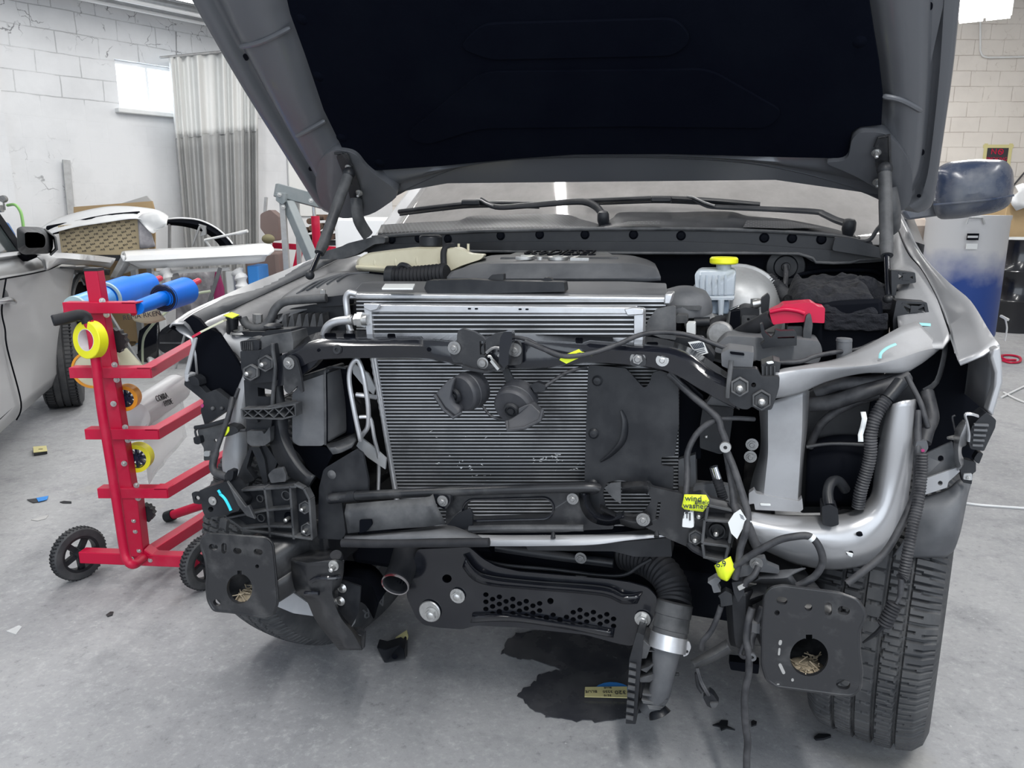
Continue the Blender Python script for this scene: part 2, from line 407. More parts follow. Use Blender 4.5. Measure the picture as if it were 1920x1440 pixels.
def floor_mat():
    m, N, L, b = nodes('concrete')
    tc = N.new('ShaderNodeTexCoord')
    def nz(sc, det, ro=.6):
        n = N.new('ShaderNodeTexNoise'); n.inputs['Scale'].default_value = sc; n.inputs['Detail'].default_value = det; n.inputs['Roughness'].default_value = ro
        L.new(tc.outputs['Object'], n.inputs['Vector']); return n.outputs[0]
    def ramp(src, a, c, lo=0, hi=1):
        r = N.new('ShaderNodeMapRange'); L.new(src, r.inputs[0])
        for i, x in enumerate((a, c, lo, hi)): r.inputs[i + 1].default_value = x
        return r.outputs[0]
    def mix(f, a, c):
        q = N.new('ShaderNodeMix'); q.data_type = 'RGBA'; L.new(f, q.inputs[0])
        for i, x in ((6, a), (7, c)):
            if isinstance(x, tuple): q.inputs[i].default_value = (*x, 1)
            else: L.new(x, q.inputs[i])
        return q.outputs[2]
    a = nz(.9, 8); d = nz(6, 10, .7); e = nz(38, 8, .8); g = nz(2.3, 4)
    c = mix(ramp(a, .35, .65), (.265, .270, .285), (.345, .350, .360))
    c = mix(ramp(d, .52, .72, 0, .65), c, (.20, .205, .218))
    c = mix(ramp(e, .52, .70, 0, .75), c, (.45, .455, .465))
    c = mix(ramp(e, .44, .30, 0, .8), c, (.15, .155, .165))
    c = mix(ramp(g, .62, .74, 0, .5), c, (.31, .30, .275))
    vo = N.new('ShaderNodeTexVoronoi'); vo.inputs['Scale'].default_value = 17; vo.inputs['Randomness'].default_value = 1; L.new(tc.outputs['Object'], vo.inputs['Vector'])
    c = mix(ramp(vo.outputs['Distance'], .05, .03, 0, .5), c, (.66, .67, .68))
    v3 = N.new('ShaderNodeTexVoronoi'); v3.inputs['Scale'].default_value = 3.1; L.new(tc.outputs['Object'], v3.inputs['Vector'])
    c = mix(ramp(v3.outputs['Distance'], .035, .02, 0, .6), c, (.12, .12, .13))
    L.new(c, b.inputs['Base Color']); L.new(ramp(d, .3, .7, .5, .85), b.inputs['Roughness'])
    bp = N.new('ShaderNodeBump'); bp.inputs['Strength'].default_value = .25; bp.inputs['Distance'].default_value = .006
    L.new(e, bp.inputs['Height']); L.new(bp.outputs[0], b.inputs['Normal'])
    return m
def struct(o): o['kind'] = 'structure'; return o
struct(MB().box((0, 4, -.1), (26, 18, .2)).build('floor', floor_mat()))
struct(MB().box((0, 4, 4.75), (26, 18, .2)).build('ceiling', M['white_dusty']))
# left wall: runs away to the right behind everything
WA = V((-4.87, 7.5, 0)); WDIR = V((.616, .788, 0)).normalized(); WN = V((.788, -.616, 0)).normalized()
def WL(px, py, off=0):      # point on the left wall, off metres in front of it
    return hit(px, py, WA + WN * off, WN)
def sz(p): return (p - WA).dot(WDIR), p.z
s0, zt = sz(WL(214, 110)); s1, zb = sz(WL(345, 212)); _, zb0 = sz(WL(222, 203)); zb = zb0
wl = MB()
for (a, b, c, d) in ((-9, s0, 0, 4.65), (s1, 5.08, 0, 4.65), (s0, s1, 0, zb), (s0, s1, zt, 4.65)):
    wl.box(((a + b) / 2, .125, (c + d) / 2), (b - a, .25, d - c))
wo = struct(wl.build('wall_left', WALL_L))
wo.location = (0, 0, 0)
for vtx in wo.data.vertices: pass
off = V(((-9 + 5.08) / 2, .125, 0))
wo.matrix_world = Matrix.Translation(WA) @ Matrix.Rotation(math.atan2(WDIR.y, WDIR.x), 4, 'Z') @ Matrix.Translation(off)
WMX = Matrix.Translation(WA) @ Matrix.Rotation(math.atan2(WDIR.y, WDIR.x), 4, 'Z')   # x along wall, y into wall
win = thing('window_1', None, None, WA, math.atan2(WDIR.y, WDIR.x)); win['kind'] = 'structure'
M['sky_pane'] = mat('sky_pane', (.9, .95, 1), .3, emit=(.86, .93, 1), es=5)
MB().box(((s0 + s1) / 2, .10, (zt + zb) / 2), (s1 - s0, .012, zt - zb)).build('pane', M['sky_pane'], win)
fm = MB()
for z in (zt - .02, zb + .02): fm.box(((s0 + s1) / 2, .075, z), (s1 - s0, .04, .04))
for x in (s0 + .02, s1 - .02, (s0 + s1) / 2): fm.box((x, .075, (zt + zb) / 2), (.03, .04, zt - zb - .08))
fm.build('window_frame', M['white_paint'], win, bevel=.004)
MB().box(((s0 + s1) / 2, -.03, zb - .025), (s1 - s0 + .1, .1, .045)).build('window_sill', M['white_dusty'], win, bevel=.008)
# back wall and the right side
WBY = 11.5
wb = struct(MB().box((3.6, WBY + .125, 2.325), (10.9, .25, 4.65)).build('wall_back', WALL_B)); 
struct(MB().box((9.1, 5.4, 2.325), (.25, 12.2, 4.65)).build('wall_right', WALL_B))
# boards and track along the top of the left wall
s_a, z_a = sz(WL(150, 0)); s_b, z_b = sz(WL(390, 45)); zc = (z_a + z_b) / 2
tb = MB()
for i, (dy, dz, w, h) in enumerate(((-.10, .03, .2, .05), (-.34, .05, .2, .05), (-.58, .07, .22, .05), (-.80, .09, .16, .05))):
    tb.box((.5, dy, zc + dz), (9, w, h))
tr = struct(tb.build('trim_1', M['galv'], bevel=.006)); tr.matrix_world = WMX @ Matrix.Translation(V((.5, (-.1 + .1 - .88) / 2 + .0, zc)))
pr = MB()
for dy, dz, r in ((-.25, -.05, .018), (-.5, -.04, .022)): pr.tube([(-4, dy, zc + dz), (4.9, dy, zc + dz)], r, 10)
po = struct(pr.build('trim_2', M['white_paint'])); po.matrix_world = WMX @ Matrix.Translation(V((.45, -.37, zc - .072)))
# end pier of the left wall (block column at the left edge of view)
p = WL(-40, 300); ps = (p - WA).dot(WDIR)
pc = struct(MB().box((0, 0, 0), (.9, .1, 4.6)).build('trim_3', WALL_L)); pc.matrix_world = WMX @ Matrix.Translation(V((ps - .22, -.05, 0)))
# ceiling lamps that are seen
def ceiling_lamp(label, c, dirv, L=1.3, w=.32):
    t = thing('ceiling_light', label, 'light', c, math.atan2(dirv[1], dirv[0]), 'fluorescent ceiling lights')
    b = MB(); b.box((0, 0, .06), (L, w, .05)); b.box((0, 0, .1), (L * .9, .1, .05)); b.build('housing', M['white_paint'], t, bevel=.006)
    for y in (-w * .25, w * .25): MB().box((0, y, .02), (L - .04, w * .44, .03)).build('lamp_diffuser', M['tube_glow'], t)
    hz = 4.65 - c[2]
    MB().tube([(-L * .3, 0, .1), (-L * .3, 0, hz)], .008, 6).tube([(L * .3, 0, .1), (L * .3, 0, hz)], .008, 6).build('hanger', M['galv'], t)
M['tube_glow'] = mat('tube_glow', (1, 1, 1), .3, emit=(1, .99, .96), es=14)
p = W(1846, 12, 8.4); ceiling_lamp('fluorescent light above the cream block wall at upper right', (p.x, 8.4, p.z - .02), (.60, 1), 1.3, .5)
p = W(318, -6, 6.6); ceiling_lamp('fluorescent light fixture at the top beside the open hood, over the curtain', (p.x + .1, 6.6, p.z), (.616, .788), 1.2, .3)
# conduit on the back wall
q = [W(1838, -60, WBY - .03), W(1838, 95, WBY - .03), W(1843, 105, WBY - .03), W(1855, 108, WBY - .03), W(2050, 104, WBY - .03)]
tag(MB().tube([q[0]] + spline(q[1:4], 4) + [q[4]], .013, 10).build('conduit', M['white_dusty']), 'thin painted conduit pipe bending along the cream block wall', 'pipe')
# curtain
cur = thing('curtain', 'hanging white vinyl shop curtain with grey lower half on a rail', 'curtain', WL(400, 612, .22))
def cur_rows(y0, y1, n):
    rows = []
    for j in range(n + 1):
        row = []
        for i in range(141):
            t = i / 140; px = 318 + t * 168 + (y1 and 0)
            off = .20 + .048 * sin(t * 58 + 2.2 * sin(t * 7.3) + .25 * j / n) * (.5 + .5 * sin(t * 11 + 1) ** 2) + .035 * sin(t * 21 + 1.3 * sin(t * 5) + .2 * j / n)
            jj = (y0 + (y1 - y0) * j / n)
            xx = 316 + t * 167 + (jj - 100) / 360 * (30 - 28 * t)
            yy = jj + 8 * (1 - t) - 6 * t if jj < 300 else jj + 2 * (1 - t)
            row.append(WL(xx, yy, off))
        rows.append(row)
    return rows
MB().grid(cur_rows(100, 252, 10)).build('vinyl_panel', M['curtain_white'], cur, solid=.003, world=True, ang=80)
MB().grid(cur_rows(248, 598, 14)).build('lower_panel', M['curtain_grey'], cur, solid=.003, world=True, ang=80)
MB().tube([WL(300, 108, .2), WL(490, 90, .2)], .014, 10).tube([WL(330, 60, 0.01), WL(331, 102, .2)], .006, 6).build('rail', M['galv'], cur, world=True)
# no smoking sign
ns = thing('no_smoking_sign', 'black and red no smoking sign framed by yellow tape on the cream wall', 'sign', W(1869, 292, WBY - .006))
c = W(1869, 284, WBY - .006); w = (W(1892, 284, WBY) - W(1848, 284, WBY)).x; h = (W(1869, 276, WBY) - W(1869, 312, WBY)).z
c = W(1869, 294, WBY - .006)
MB().box(c, (w, .006, h)).build('sign_board', M['ink'], ns, world=True)
b = MB()
for dx, dz, sx, sz_ in ((-w / 2 - .01, 0, .05, h + .1), (w / 2 + .01, 0, .05, h + .1), (0, h / 2 + .012, w + .1, .045), (0, -h / 2 - .012, w + .1, .045)):
    b.box(c + V((dx, -.0045 - .0015 * (dx != 0), dz)), (sx, .002, sz_))
b.build('tape_border', M['sand_yellow'], ns, world=True)
b = MB(); text_mesh(b, 'N', h * .42, frame3(c + V((-w * .16, -.004, h * .26)), (1, 0, 0), (0, 0, 1)), .002)
text_mesh(b, 'SMOKING', h * .255, frame3(c + V((0, -.004, -h * .12)), (1, 0, 0), (0, 0, 1)), .002)
b.build('red_letters', M['red_plastic'], ns, world=True)
b = MB(); b.lathe(c + V((w * .13, -.005, h * .26)), (0, -1, 0), [(h * .11, 0), (h * .155, 0), (h * .155, .002), (h * .11, .002), (h * .11, 0)], 20); b.bar(c + V((w * .13 - h * .1, -.006, h * .36)), c + V((w * .13 + h * .1, -.006, h * .16)), h * .035, .002, (0, 1, 0)); b.bar(c + V((w * .13 - h * .08, -.0055, h * .26)), c + V((w * .13 + h * .08, -.0055, h * .26)), h * .04, .002, (0, 1, 0))
b.build('symbol', M['red_plastic'], ns, world=True)
# ---------------------------------------------------------------- the truck: body, hood, glass, wheels
TR = thing('pickup_truck', 'silver pickup truck with raised hood and its whole front end stripped for repair', 'truck', TO, -TH)
def resample(pts, n):
    L = [0]
    for a, b in zip(pts, pts[1:]): L.append(L[-1] + (b - a).length)
    out = []; j = 0
    for i in range(n):
        t = L[-1] * i / (n - 1)
        while j < len(L) - 2 and L[j + 1] < t: j += 1
        out.append(pts[j].lerp(pts[j + 1], (t - L[j]) / max(L[j + 1] - L[j], 1e-9)))
    return out
def curv(c, n): return resample(spline(P(c, 0), 6), n)
def loftc(curves, n=24): return MB().grid([curv(c, n) for c in curves])
# hood: a tilted panel hinged at the rear
HA = R(46); HP = V((0, .42, 1.335)); HN = V((0, -sin(HA), -cos(HA))); HD_ = V((0, -cos(HA), sin(HA)))
HPW = TM @ HP; HNW = TM.to_3x3() @ HN
def HD(px, py, off=0): return TMI @ hit(px, py, HPW + HNW * off, HNW)
def hplane(u, t, off=0): return HP + V((u, 0, 0)) + HD_ * t + HN * off
edge_l = [(640, 404), (612, 398), (590, 378), (540, 300), (455, 165), (385, 45), (360, 0)]
edge_r = [(1722, 399), (1742, 390), (1752, 360), (1770, 240), (1785, 130), (1797, 10)]
rear = [(640, 404), (685, 396), (735, 372), (800, 338), (870, 312), (960, 300), (1100, 296), (1250, 297), (1400, 307), (1520, 330), (1620, 362), (1680, 390), (1722, 399)]
A = [HD(*p) for p in edge_l]; B = [HD(*p) for p in edge_r]
tl = A[-1] + (A[-1] - A[-2]).normalized() * .42; trr = B[-1] + (B[-1] - B[-2]).normalized() * .42
Ls = spline(A, 5) + [A[-1].lerp(tl, .5), tl]; Rs = spline(B, 5) + [B[-1].lerp(trr, .5), trr]; Rr = spline([HD(*p) for p in rear], 4)
front = [tl.lerp(trr, k / 8) + HD_ * (.09 * sin(PI * k / 8)) for k in range(9)]
out = Ls[::-1][:-1] + Rr + Rs[1:]              # tl ... corner, rear edge, ... tr
hood = MB().prism([p - HN * .055 for p in out + front[::-1][1:-1]], HN * .012).build('hood', M['silver_paint'], TR, bevel=.004)
# inner frame: strips between the outer hem and the liner
lin_l = [(690, 313), (655, 296), (640, 262), (610, 200), (575, 95), (548, 20), (541, -10)]
lin_r = [(1590, 292), (1640, 262), (1655, 228), (1655, 170), (1648, 110), (1638, 50), (1629, -10)]
lin_b = [(690, 313), (720, 313), (830, 305), (960, 292), (1080, 283), (1250, 282), (1365, 285), (1480, 288), (1590, 292)]
def strip(o, i, n, prof):
    O_ = resample(spline([HD(*p) for p in o], 5), n); I_ = resample(spline([HD(*p) for p in i], 5), n)
    ext = (O_[-1] - O_[-2]).normalized() * .40
    return [[O_[k].lerp(I_[k], a) + HN * h for a, h in prof] for k in range(n)]
prof_s = [(-.02, -.05), (-.02, -.006), (0, 0), (.05, .003), (.16, .003), (.19, -.008), (.24, -.012), (.30, .004), (.36, .022), (.46, .030), (.70, .030), (.84, .026), (.93, .012), (1.0, .002), (1.06, .0)]
fr = MB()
for o, i in ((edge_l, lin_l), (edge_r, lin_r)):
    rows = strip(o, i, 40, prof_s); d = (rows[-1][2] - rows[-2][2]).normalized() * .42
    rows.append([p + d for p in rows[-1]]); fr.grid(rows)
fr.grid(strip(rear, lin_b, 60, [(-.02, -.05), (-.02, -.006), (0, 0), (.14, .002), (.2, -.012), (.4, -.014), (.6, .012), (.85, .018), (1.0, .004), (1.1, 0)]))
# backing sheet under the liner and front strip
fr.prism([hplane(u, t, .0) for u, t in ((-.86, .07), (-.5, .14), (.5, .14), (.84, .07), (.80, 1.0), (-.9, 1.0))], HN * -.012)
frame = fr.build('hood_inner_frame', M['hood_paint_shaded'], hood, ang=60)
for a, b_, c in (((450, 88), (492, 78), (545, 52)), ((555, 255), (580, 243), (610, 226)), ((1655, 180), (1690, 188), (1728, 208))):
    q = spline([HD(*a, .024), HD(*b_, .034), HD(*c, .026)], 6); MB().tube(q, [.004] + [.007] * (len(q) - 2) + [.004], 8).build('pressed_rib', M['hood_paint_shaded'], hood)
for (x, y, w, h, a) in ((461, 107, 8, 14, -30), (583, 316, 9, 9, 20), (623, 383, 5, 6, 20), (1743, 11, 12, 16, 5), (1728, 285, 11, 12, 5), (1723, 367, 8, 6, 0)):
    MB().prism([HD(px, py, .0065) for px, py in slot(x, y, w, h, a)], HN * .001).build('drain_slot', M['deep_black'], hood)
lo = [(541, -10)] + lin_l[::-1][1:] + lin_b[1:-1] + [(1590, 290), (1597, 240), (1612, 231), (1652, 227)] + lin_r[3:]
lo = [HD(*p, .012) for p in lo]; dl = (lo[0] - lo[1]).normalized(); 
lo = [lo[0] + HD_ * .33] + lo + [lo[-1] + HD_ * .33]
liner = MB().prism(lo, HN * .016).build('hood_liner', M['liner'], hood, bevel=.006)
for pad in (rnd([(760, 250), (905, 130), (1330, 125), (1470, 205), (1440, 235), (1180, 232), (900, 236), (800, 268)], 30), rnd([(860, 85), (905, 40), (1270, 30), (1300, 70), (1265, 100), (920, 108)], 22)):
    MB().prism([HD(x, y, .024) for x, y in pad], HN * .012).build('embossed_pad', M['liner'], liner, bevel=.011, segs=3)
for x, y in ((919, 84), (1222, 64), (1612, 78), (597, 143), (566, 36), (641, 258), (828, 238), (712, 305)):
    MB().lathe(HD(x, y, .026), HN, [(0, .007), (.010, .006), (.014, .003), (.018, .001)], 16).build('liner_clip', M['liner'], liner)
# hinge bosses and hinges
for name, pts in (('left', [(596, 330), (606, 285), (630, 266), (672, 272), (692, 300), (715, 318), (760, 350), (700, 392), (640, 398), (608, 372)]),
                  ('right', [(1540, 288), (1590, 286), (1596, 245), (1612, 231), (1660, 232), (1690, 262), (1710, 300), (1708, 360), (1690, 384), (1655, 345), (1600, 312)])):
    MB().prism([HD(x, y, .008) for x, y in rnd(pts, 24)], HN * .034).build('hinge_boss', M['hood_paint_shaded'], hood, bevel=.02, segs=4)
def hinge(side):
    m = MB(); q = [HD(x, y, .046) for x, y in side['plate']]
    m.prism(q, HN * .005)
    m.tube([HD(x, y, .05) for x, y in side['wire']], .004, 6)
    h = m.build('hood_hinge', M['black_steel'], TR, bevel=.002)
    for x, y in side['bolts']: MB().bolt(HD(x, y, .05), HN, .008, .009).stud(HD(x, y, .058), HN, .005, .018).build('hinge_bolt', M['zinc'], h)
    a, c = HD(*side['arm'][0], .055), T(*side['arm'][1])
    mid = a.lerp(c, .55) + V((0, -.03, 0))
    MB().tube(spline([a, mid, c], 6), [.020] * 13, 8, flat=.4).build('hinge_arm', M['plastic_dust'], h)
hinge(dict(plate=rnd([(630, 290), (652, 285), (676, 350), (682, 395), (664, 400), (650, 340)], 6), wire=[(627, 288), (640, 287), (660, 310), (658, 345)], bolts=[(654, 314), (674, 361)], arm=[(668, 372), (690, 442, .33)]))
hinge(dict(plate=rnd([(1642, 262), (1655, 252), (1668, 258), (1672, 340), (1668, 370), (1650, 360), (1642, 310)], 6), wire=[(1640, 275), (1648, 258), (1667, 253), (1669, 320), (1670, 350), (1662, 355)], bolts=[(1643, 286), (1645, 341)], arm=[(1672, 352), (1679, 432, .33)]))
def strut(top, mid, bot):
    m = MB(); m.cyl(top, mid, .0165); m.cyl(mid, V(mid) + (V(bot) - V(mid)).normalized() * .035, .0175, .015)
    s = m.build('gas_strut', M['plastic_dust'], TR)
    MB().cyl(mid, bot, .0075).build('strut_rod', M['black_paint'], s)
    MB().ball(V(top), .02, 8).build('ball_joint', M['plastic'], s); MB().ball(V(bot), .014, 8).build('ball_joint', M['plastic'], s)
strut(HD(654, 325, .075), T(606, 458, .06), T(581, 516, -.02))
strut(HD(1659, 318, .075), T(1662, 458, .12), T(1666, 562, .02))
# cab: windshield, pillars, roof, doors, dash
def ws(u, t): return V((u, .50 + .20 * (u / .92) ** 2 + t * .83, 1.262 + t * .56 - .02 * (u / .92) ** 2))
def glass_mat():
    m = bpy.data.materials.new('dusty_glass'); m.use_nodes = True; N = m.node_tree.nodes; L = m.node_tree.links; N.clear()
    o = N.new('ShaderNodeOutputMaterial'); tr = N.new('ShaderNodeBsdfTransparent'); gl = N.new('ShaderNodeBsdfGlossy'); df = N.new('ShaderNodeBsdfDiffuse')
    tr.inputs[0].default_value = (.72, .75, .76, 1); gl.inputs['Roughness'].default_value = .05; df.inputs[0].default_value = (.44, .425, .415, 1)
    fz = N.new('ShaderNodeFresnel'); fz.inputs[0].default_value = 1.6
    nz = N.new('ShaderNodeTexNoise'); nz.inputs['Scale'].default_value = 5; nz.inputs['Detail'].default_value = 10; nz.inputs['Roughness'].default_value = .7
    tc = N.new('ShaderNodeTexCoord'); L.new(tc.outputs['Object'], nz.inputs['Vector'])
    mr = N.new('ShaderNodeMapRange'); L.new(nz.outputs[0], mr.inputs[0])
    for i, x in enumerate((.3, .75, .42, .66)): mr.inputs[i + 1].default_value = x
    a = N.new('ShaderNodeMixShader'); b = N.new('ShaderNodeMixShader')
    L.new(mr.outputs[0], a.inputs[0]); L.new(tr.outputs[0], a.inputs[1]); L.new(df.outputs[0], a.inputs[2])
    L.new(fz.outputs[0], b.inputs[0]); L.new(a.outputs[0], b.inputs[1]); L.new(gl.outputs[0], b.inputs[2]); L.new(b.outputs[0], o.inputs[0])
    return m
M['dusty_glass'] = glass_mat()
us = [-.93 + 1.86 * k / 28 for k in range(29)]
MB().grid([[ws(u * (1 - .14 * t), t) for u in us] for t in [k * .09 for k in range(10)]]).build('windshield', M['dusty_glass'], TR, solid=.005)
cab = MB()
for sgn in (-1, 1):
    rows = []
    for k in range(10):
        t = k * .09; e = ws(sgn * .93 * (1 - .14 * t), t)
        rows.append([e + V((-sgn * .02, 0, .006)), e + V((sgn * .02, .0, .012)), e + V((sgn * .06, .05, .0)), e + V((sgn * .075, .13, -.04)), e + V((sgn * .03, .14, -.05))])
    cab.grid(rows)
    # side of the cab behind the fender
    x = sgn * .90
    cab.prism([(x, .72, .42), (x, .72, 1.20), (x, .80, 1.27), (x, 2.35, 1.30), (x, 2.35, .42)], (-sgn * .05, 0, 0))
    cab.prism([(x * .88, 1.62, 1.78), (x * .9, 1.7, 1.28), (x * .9, 1.78, 1.28), (x * .88, 1.72, 1.78)], (-sgn * .05, 0, 0))
    cab.prism([(x * .88, 2.25, 1.78), (x * .9, 2.35, 1.28), (x * .9, 2.25, 1.28), (x * .88, 2.15, 1.78)], (-sgn * .05, 0, 0))
cab.grid([[V((.72 * k / 6, 1.22 + .05 * j * 5, 1.765 + .035 * sin(PI * j / 4.5) - .03 * (abs(k) / 6) ** 3)) for k in range(-6, 7)] for j in range(6)])
cab.build('cab_shell', M['silver_paint'], TR, ang=40)
MB().prism([(-.9, 2.5, .5), (.9, 2.5, .5), (.9, 2.5, 1.25), (-.9, 2.5, 1.25)], (0, 1.6, 0)).build('cargo_bed', M['silver_paint'], TR, bevel=.02)
ds = MB(); ds.prism([(-.80, .66, .85), (-.80, .70, 1.20), (-.80, 1.05, 1.27), (-.80, 1.25, 1.18), (-.80, 1.25, .85)], (1.6, 0, 0))
ds.build('dashboard', M['deep_black'], TR, bevel=.03)
for u in (-.42, .38):
    cse = MB().box((u, 1.75, .95), (.5, .2, .8)).box((u, 1.5, .62), (.5, .5, .2)).build('cab_seat', M['plastic_grey'], TR, bevel=.04, segs=3)
    MB().box((u, 1.77, 1.44), (.26, .1, .17)).build('headrest', M['plastic_grey'], cse, bevel=.04, segs=3)
MB().box((0, 2.4, .95), (1.7, .05, 1.0)).box((0, 1.5, .5), (1.7, 1.9, .06)).build('cab_interior', M['plastic'], TR)
q = [(1335, 362), (1490, 347), (1502, 374), (1330, 373)]
pp = [T(1332, 374, .86), T(1505, 376, .86), T(1494, 348, .98), T(1420, 352, .98), T(1335, 362, .95)]
pap = MB().prism(pp, (0, .004, .001)).build('dash_paper', M['sticker'], TR)
ln = MB()
for k in range(13):
    x = 1400 + k * 6; ln.prism([T(x, 366, .92), T(x + 1.6, 366, .92), T(x + 1.6, 353 + (k % 3), .97), T(x, 353 + (k % 3), .97)], (0, -.002, .002))
ln.build('printed_lines', M['plastic_grey'], pap)
# door mirror
mm = MB(); rows = []
for d, ins in ((-.012, .86), (-.008, .6), (.0, .36), (.012, .19), (.03, .08), (.06, .015), (.10, 0), (.17, .05), (.19, .2)):
    o_ = [(1752, 318), (1775, 304), (1830, 298), (1886, 300), (1900, 318), (1902, 350), (1896, 384), (1870, 398), (1800, 410), (1756, 412), (1748, 380)]
    cx, cy = 1826, 356
    rows.append([T(cx + (x - cx) * (1 - ins), cy + (y - cy) * (1 - ins), .62 + d) for x, y in rnd(o_, 16)])
mm.grid(rows, closed=True); mm.add(rows[0], [tuple(range(len(rows[0])))]); mm.add(rows[-1], [tuple(range(len(rows[-1])))])
mir = mm.build('door_mirror', M['mirror_black'], TR, ang=50)
MB().plate([(1690, 395), (1766, 366), (1768, 404), (1700, 413)], .72, .10).build('mirror_arm', M['mirror_black'], mir, bevel=.01)
MB().tube(spline(P([(1750, 384), (1800, 380), (1860, 374), (1901, 366)], .612), 4), .0035, 6).build('mirror_crease', M['mirror_black'], mir)
# fenders
fl = loftc([[(317, 613, -.36), (345, 592, -.25), (400, 566, -.1), (470, 533, .08), (560, 498, .3), (640, 462, .5)],
            [(321, 606, -.36), (350, 587, -.25), (405, 561, -.1), (475, 530, .08), (562, 495, .3), (642, 460, .5)],
            [(345, 606, -.35), (362, 588, -.27), (415, 563, -.1), (482, 536, .08), (570, 500, .3), (648, 466, .5)]], 30)
fo = fl.build('front_fender', M['silver_paint'], TR, solid=.004, ang=30)
loftc([
            [(345, 606, -.35), (362, 588, -.27), (415, 563, -.1), (482, 536, .08), (570, 500, .3), (648, 466, .5)],
            [(352, 612, -.35), (372, 594, -.26), (430, 567, -.1), (492, 541, .08), (576, 505, .3), (652, 470, .5)],
            [(366, 630, -.34), (380, 608, -.26), (440, 577, -.1), (505, 546, .08), (582, 510, .3), (656, 474, .5)]], 30).build('fender_gutter', M['plastic_grey'], fo, solid=.004, ang=30)
loftc([[(384, 612, -.25), (440, 579, -.1), (505, 548, .08), (582, 512, .3), (656, 476, .5)],
       [(405, 613, -.26), (470, 592, -.1), (540, 560, .08), (620, 520, .3), (680, 482, .5)],
       [(428, 640, -.26), (500, 610, -.1), (570, 585, .08), (650, 540, .3), (700, 500, .5)]], 24).build('fender_flange', M['flange_grey'], fo, solid=.004)
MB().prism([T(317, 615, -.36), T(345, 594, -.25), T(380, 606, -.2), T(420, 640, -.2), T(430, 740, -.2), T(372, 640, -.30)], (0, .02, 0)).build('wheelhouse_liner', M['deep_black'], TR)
MB().plate([(344, 601), (358, 591), (372, 598), (384, 612), (410, 625), (452, 690), (456, 722), (430, 752), (385, 742), (352, 710), (366, 634)], -.335, .01).build('lamp_bay_shade', M['deep_black'], TR)  # black plate across the open lamp hollow, painted as its shade
def fender_side(edge, u1, par, zf, kx=.3):
    c = curv(edge, 24); rows = []
    for k, p in enumerate(c):
        z0 = zf if p.y < -.1 else (.90 if p.y < .42 else .5)
        rows.append([p, V((p.x + (u1 - p.x) * kx, p.y, p.z + (z0 - p.z) * .25)), V((u1, p.y, p.z + (z0 - p.z) * .6)), V((u1, p.y, min(z0, p.z - .02)))])
    MB().grid(rows).build('fender_side', M['silver_paint'], par, solid=.004, ang=60)
fender_side([(318, 612, -.34), (350, 588, -.25), (405, 562, -.1), (475, 531, .08), (562, 496, .3), (642, 461, .55)], T(358, 706, -.36).x, fo, T(352, 704, -.36).z, .9)
MB().plate([(362, 632), (369, 633), (352, 704), (344, 702)], -.38, .006).plate([(345, 700), (354, 702), (352, 716), (346, 716)], -.38, .03).build('fender_edge', M['primer_grey'], fo, bevel=.003)
fr_c = [[(1683, 388, .5), (1697, 414, .38), (1717, 455, .24), (1740, 490, .12), (1780, 530, -.02), (1820, 564, -.12), (1855, 620, -.27), (1875, 648, -.34)],
        [(1682, 392, .5), (1693, 418, .38), (1714, 460, .24), (1737, 496, .12), (1772, 540, -.02), (1806, 580, -.12), (1832, 636, -.27), (1845, 668, -.34)],
        [(1680, 398, .5), (1690, 424, .38), (1710, 468, .24), (1735, 504, .12), (1763, 552, -.02), (1782, 602, -.14), (1794, 650, -.28), (1801, 686, -.35)],
        [(1679, 401, .5), (1688, 428, .38), (1707, 472, .24), (1733, 507, .12), (1760, 556, -.02), (1779, 606, -.14), (1790, 652, -.27), (1795, 675, -.33)],
        [(1678, 402, .5), (1686, 430, .38), (1705, 475, .24), (1729, 507, .12), (1755, 555, -.02), (1773, 600, -.13), (1782, 626, -.20), (1784, 634, -.22)]]
fR = loftc(fr_c, 32)
fR = fR.build('front_fender', M['silver_paint'], TR, solid=.004, ang=30)
fender_side([(1875, 648, -.34), (1855, 620, -.27), (1820, 564, -.12), (1780, 530, -.02), (1740, 490, .12), (1717, 455, .24), (1697, 414, .38), (1683, 388, .58)], T(1868, 740, -.36).x, fR, T(1858, 780, -.36).z)
MB().plate([(1862, 655), (1876, 650), (1880, 690), (1881, 716), (1873, 745), (1862, 782), (1851, 772), (1864, 730), (1866, 700), (1858, 672)], -.36, .03).build('fender_edge', M['silver_paint'], fR, bevel=.004)
loftc([[(1676, 405, .5), (1686, 434, .38), (1704, 478, .24), (1728, 509, .12), (1754, 557, -.02), (1771, 601, -.13), (1781, 628, -.20), (1783, 636, -.22)],
       [(1670, 440, .5), (1680, 460, .38), (1690, 490, .24), (1708, 515, .12), (1735, 560, -.02), (1758, 605, -.13), (1768, 640, -.21), (1768, 655, -.24)],
       [(1660, 450, .5), (1672, 480, .38), (1680, 500, .24), (1690, 520, .12), (1700, 565, -.02), (1698, 610, -.13), (1700, 640, -.21), (1712, 657, -.25)],
       [(1650, 470, .5), (1662, 490, .38), (1668, 510, .24), (1672, 530, .12), (1680, 570, -.02), (1684, 612, -.13), (1690, 640, -.21), (1690, 652, -.25)]], 26).build('fender_flange', M['silver_dusty'], fR, solid=.004)
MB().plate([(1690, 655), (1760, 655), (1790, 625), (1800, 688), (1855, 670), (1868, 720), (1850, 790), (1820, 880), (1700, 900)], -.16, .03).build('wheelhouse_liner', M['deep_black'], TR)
mk2 = MB()
for pts in ([(1700, 616, -.15), (1720, 612, -.15), (1745, 613, -.15)],):
    mk2.tube(spline(P([(x, y - 4, v) for x, y, v in pts], 0), 4), .004, 6, flat=.3)
mk2.build('paint_mark', M['cyan_pale'], fR)
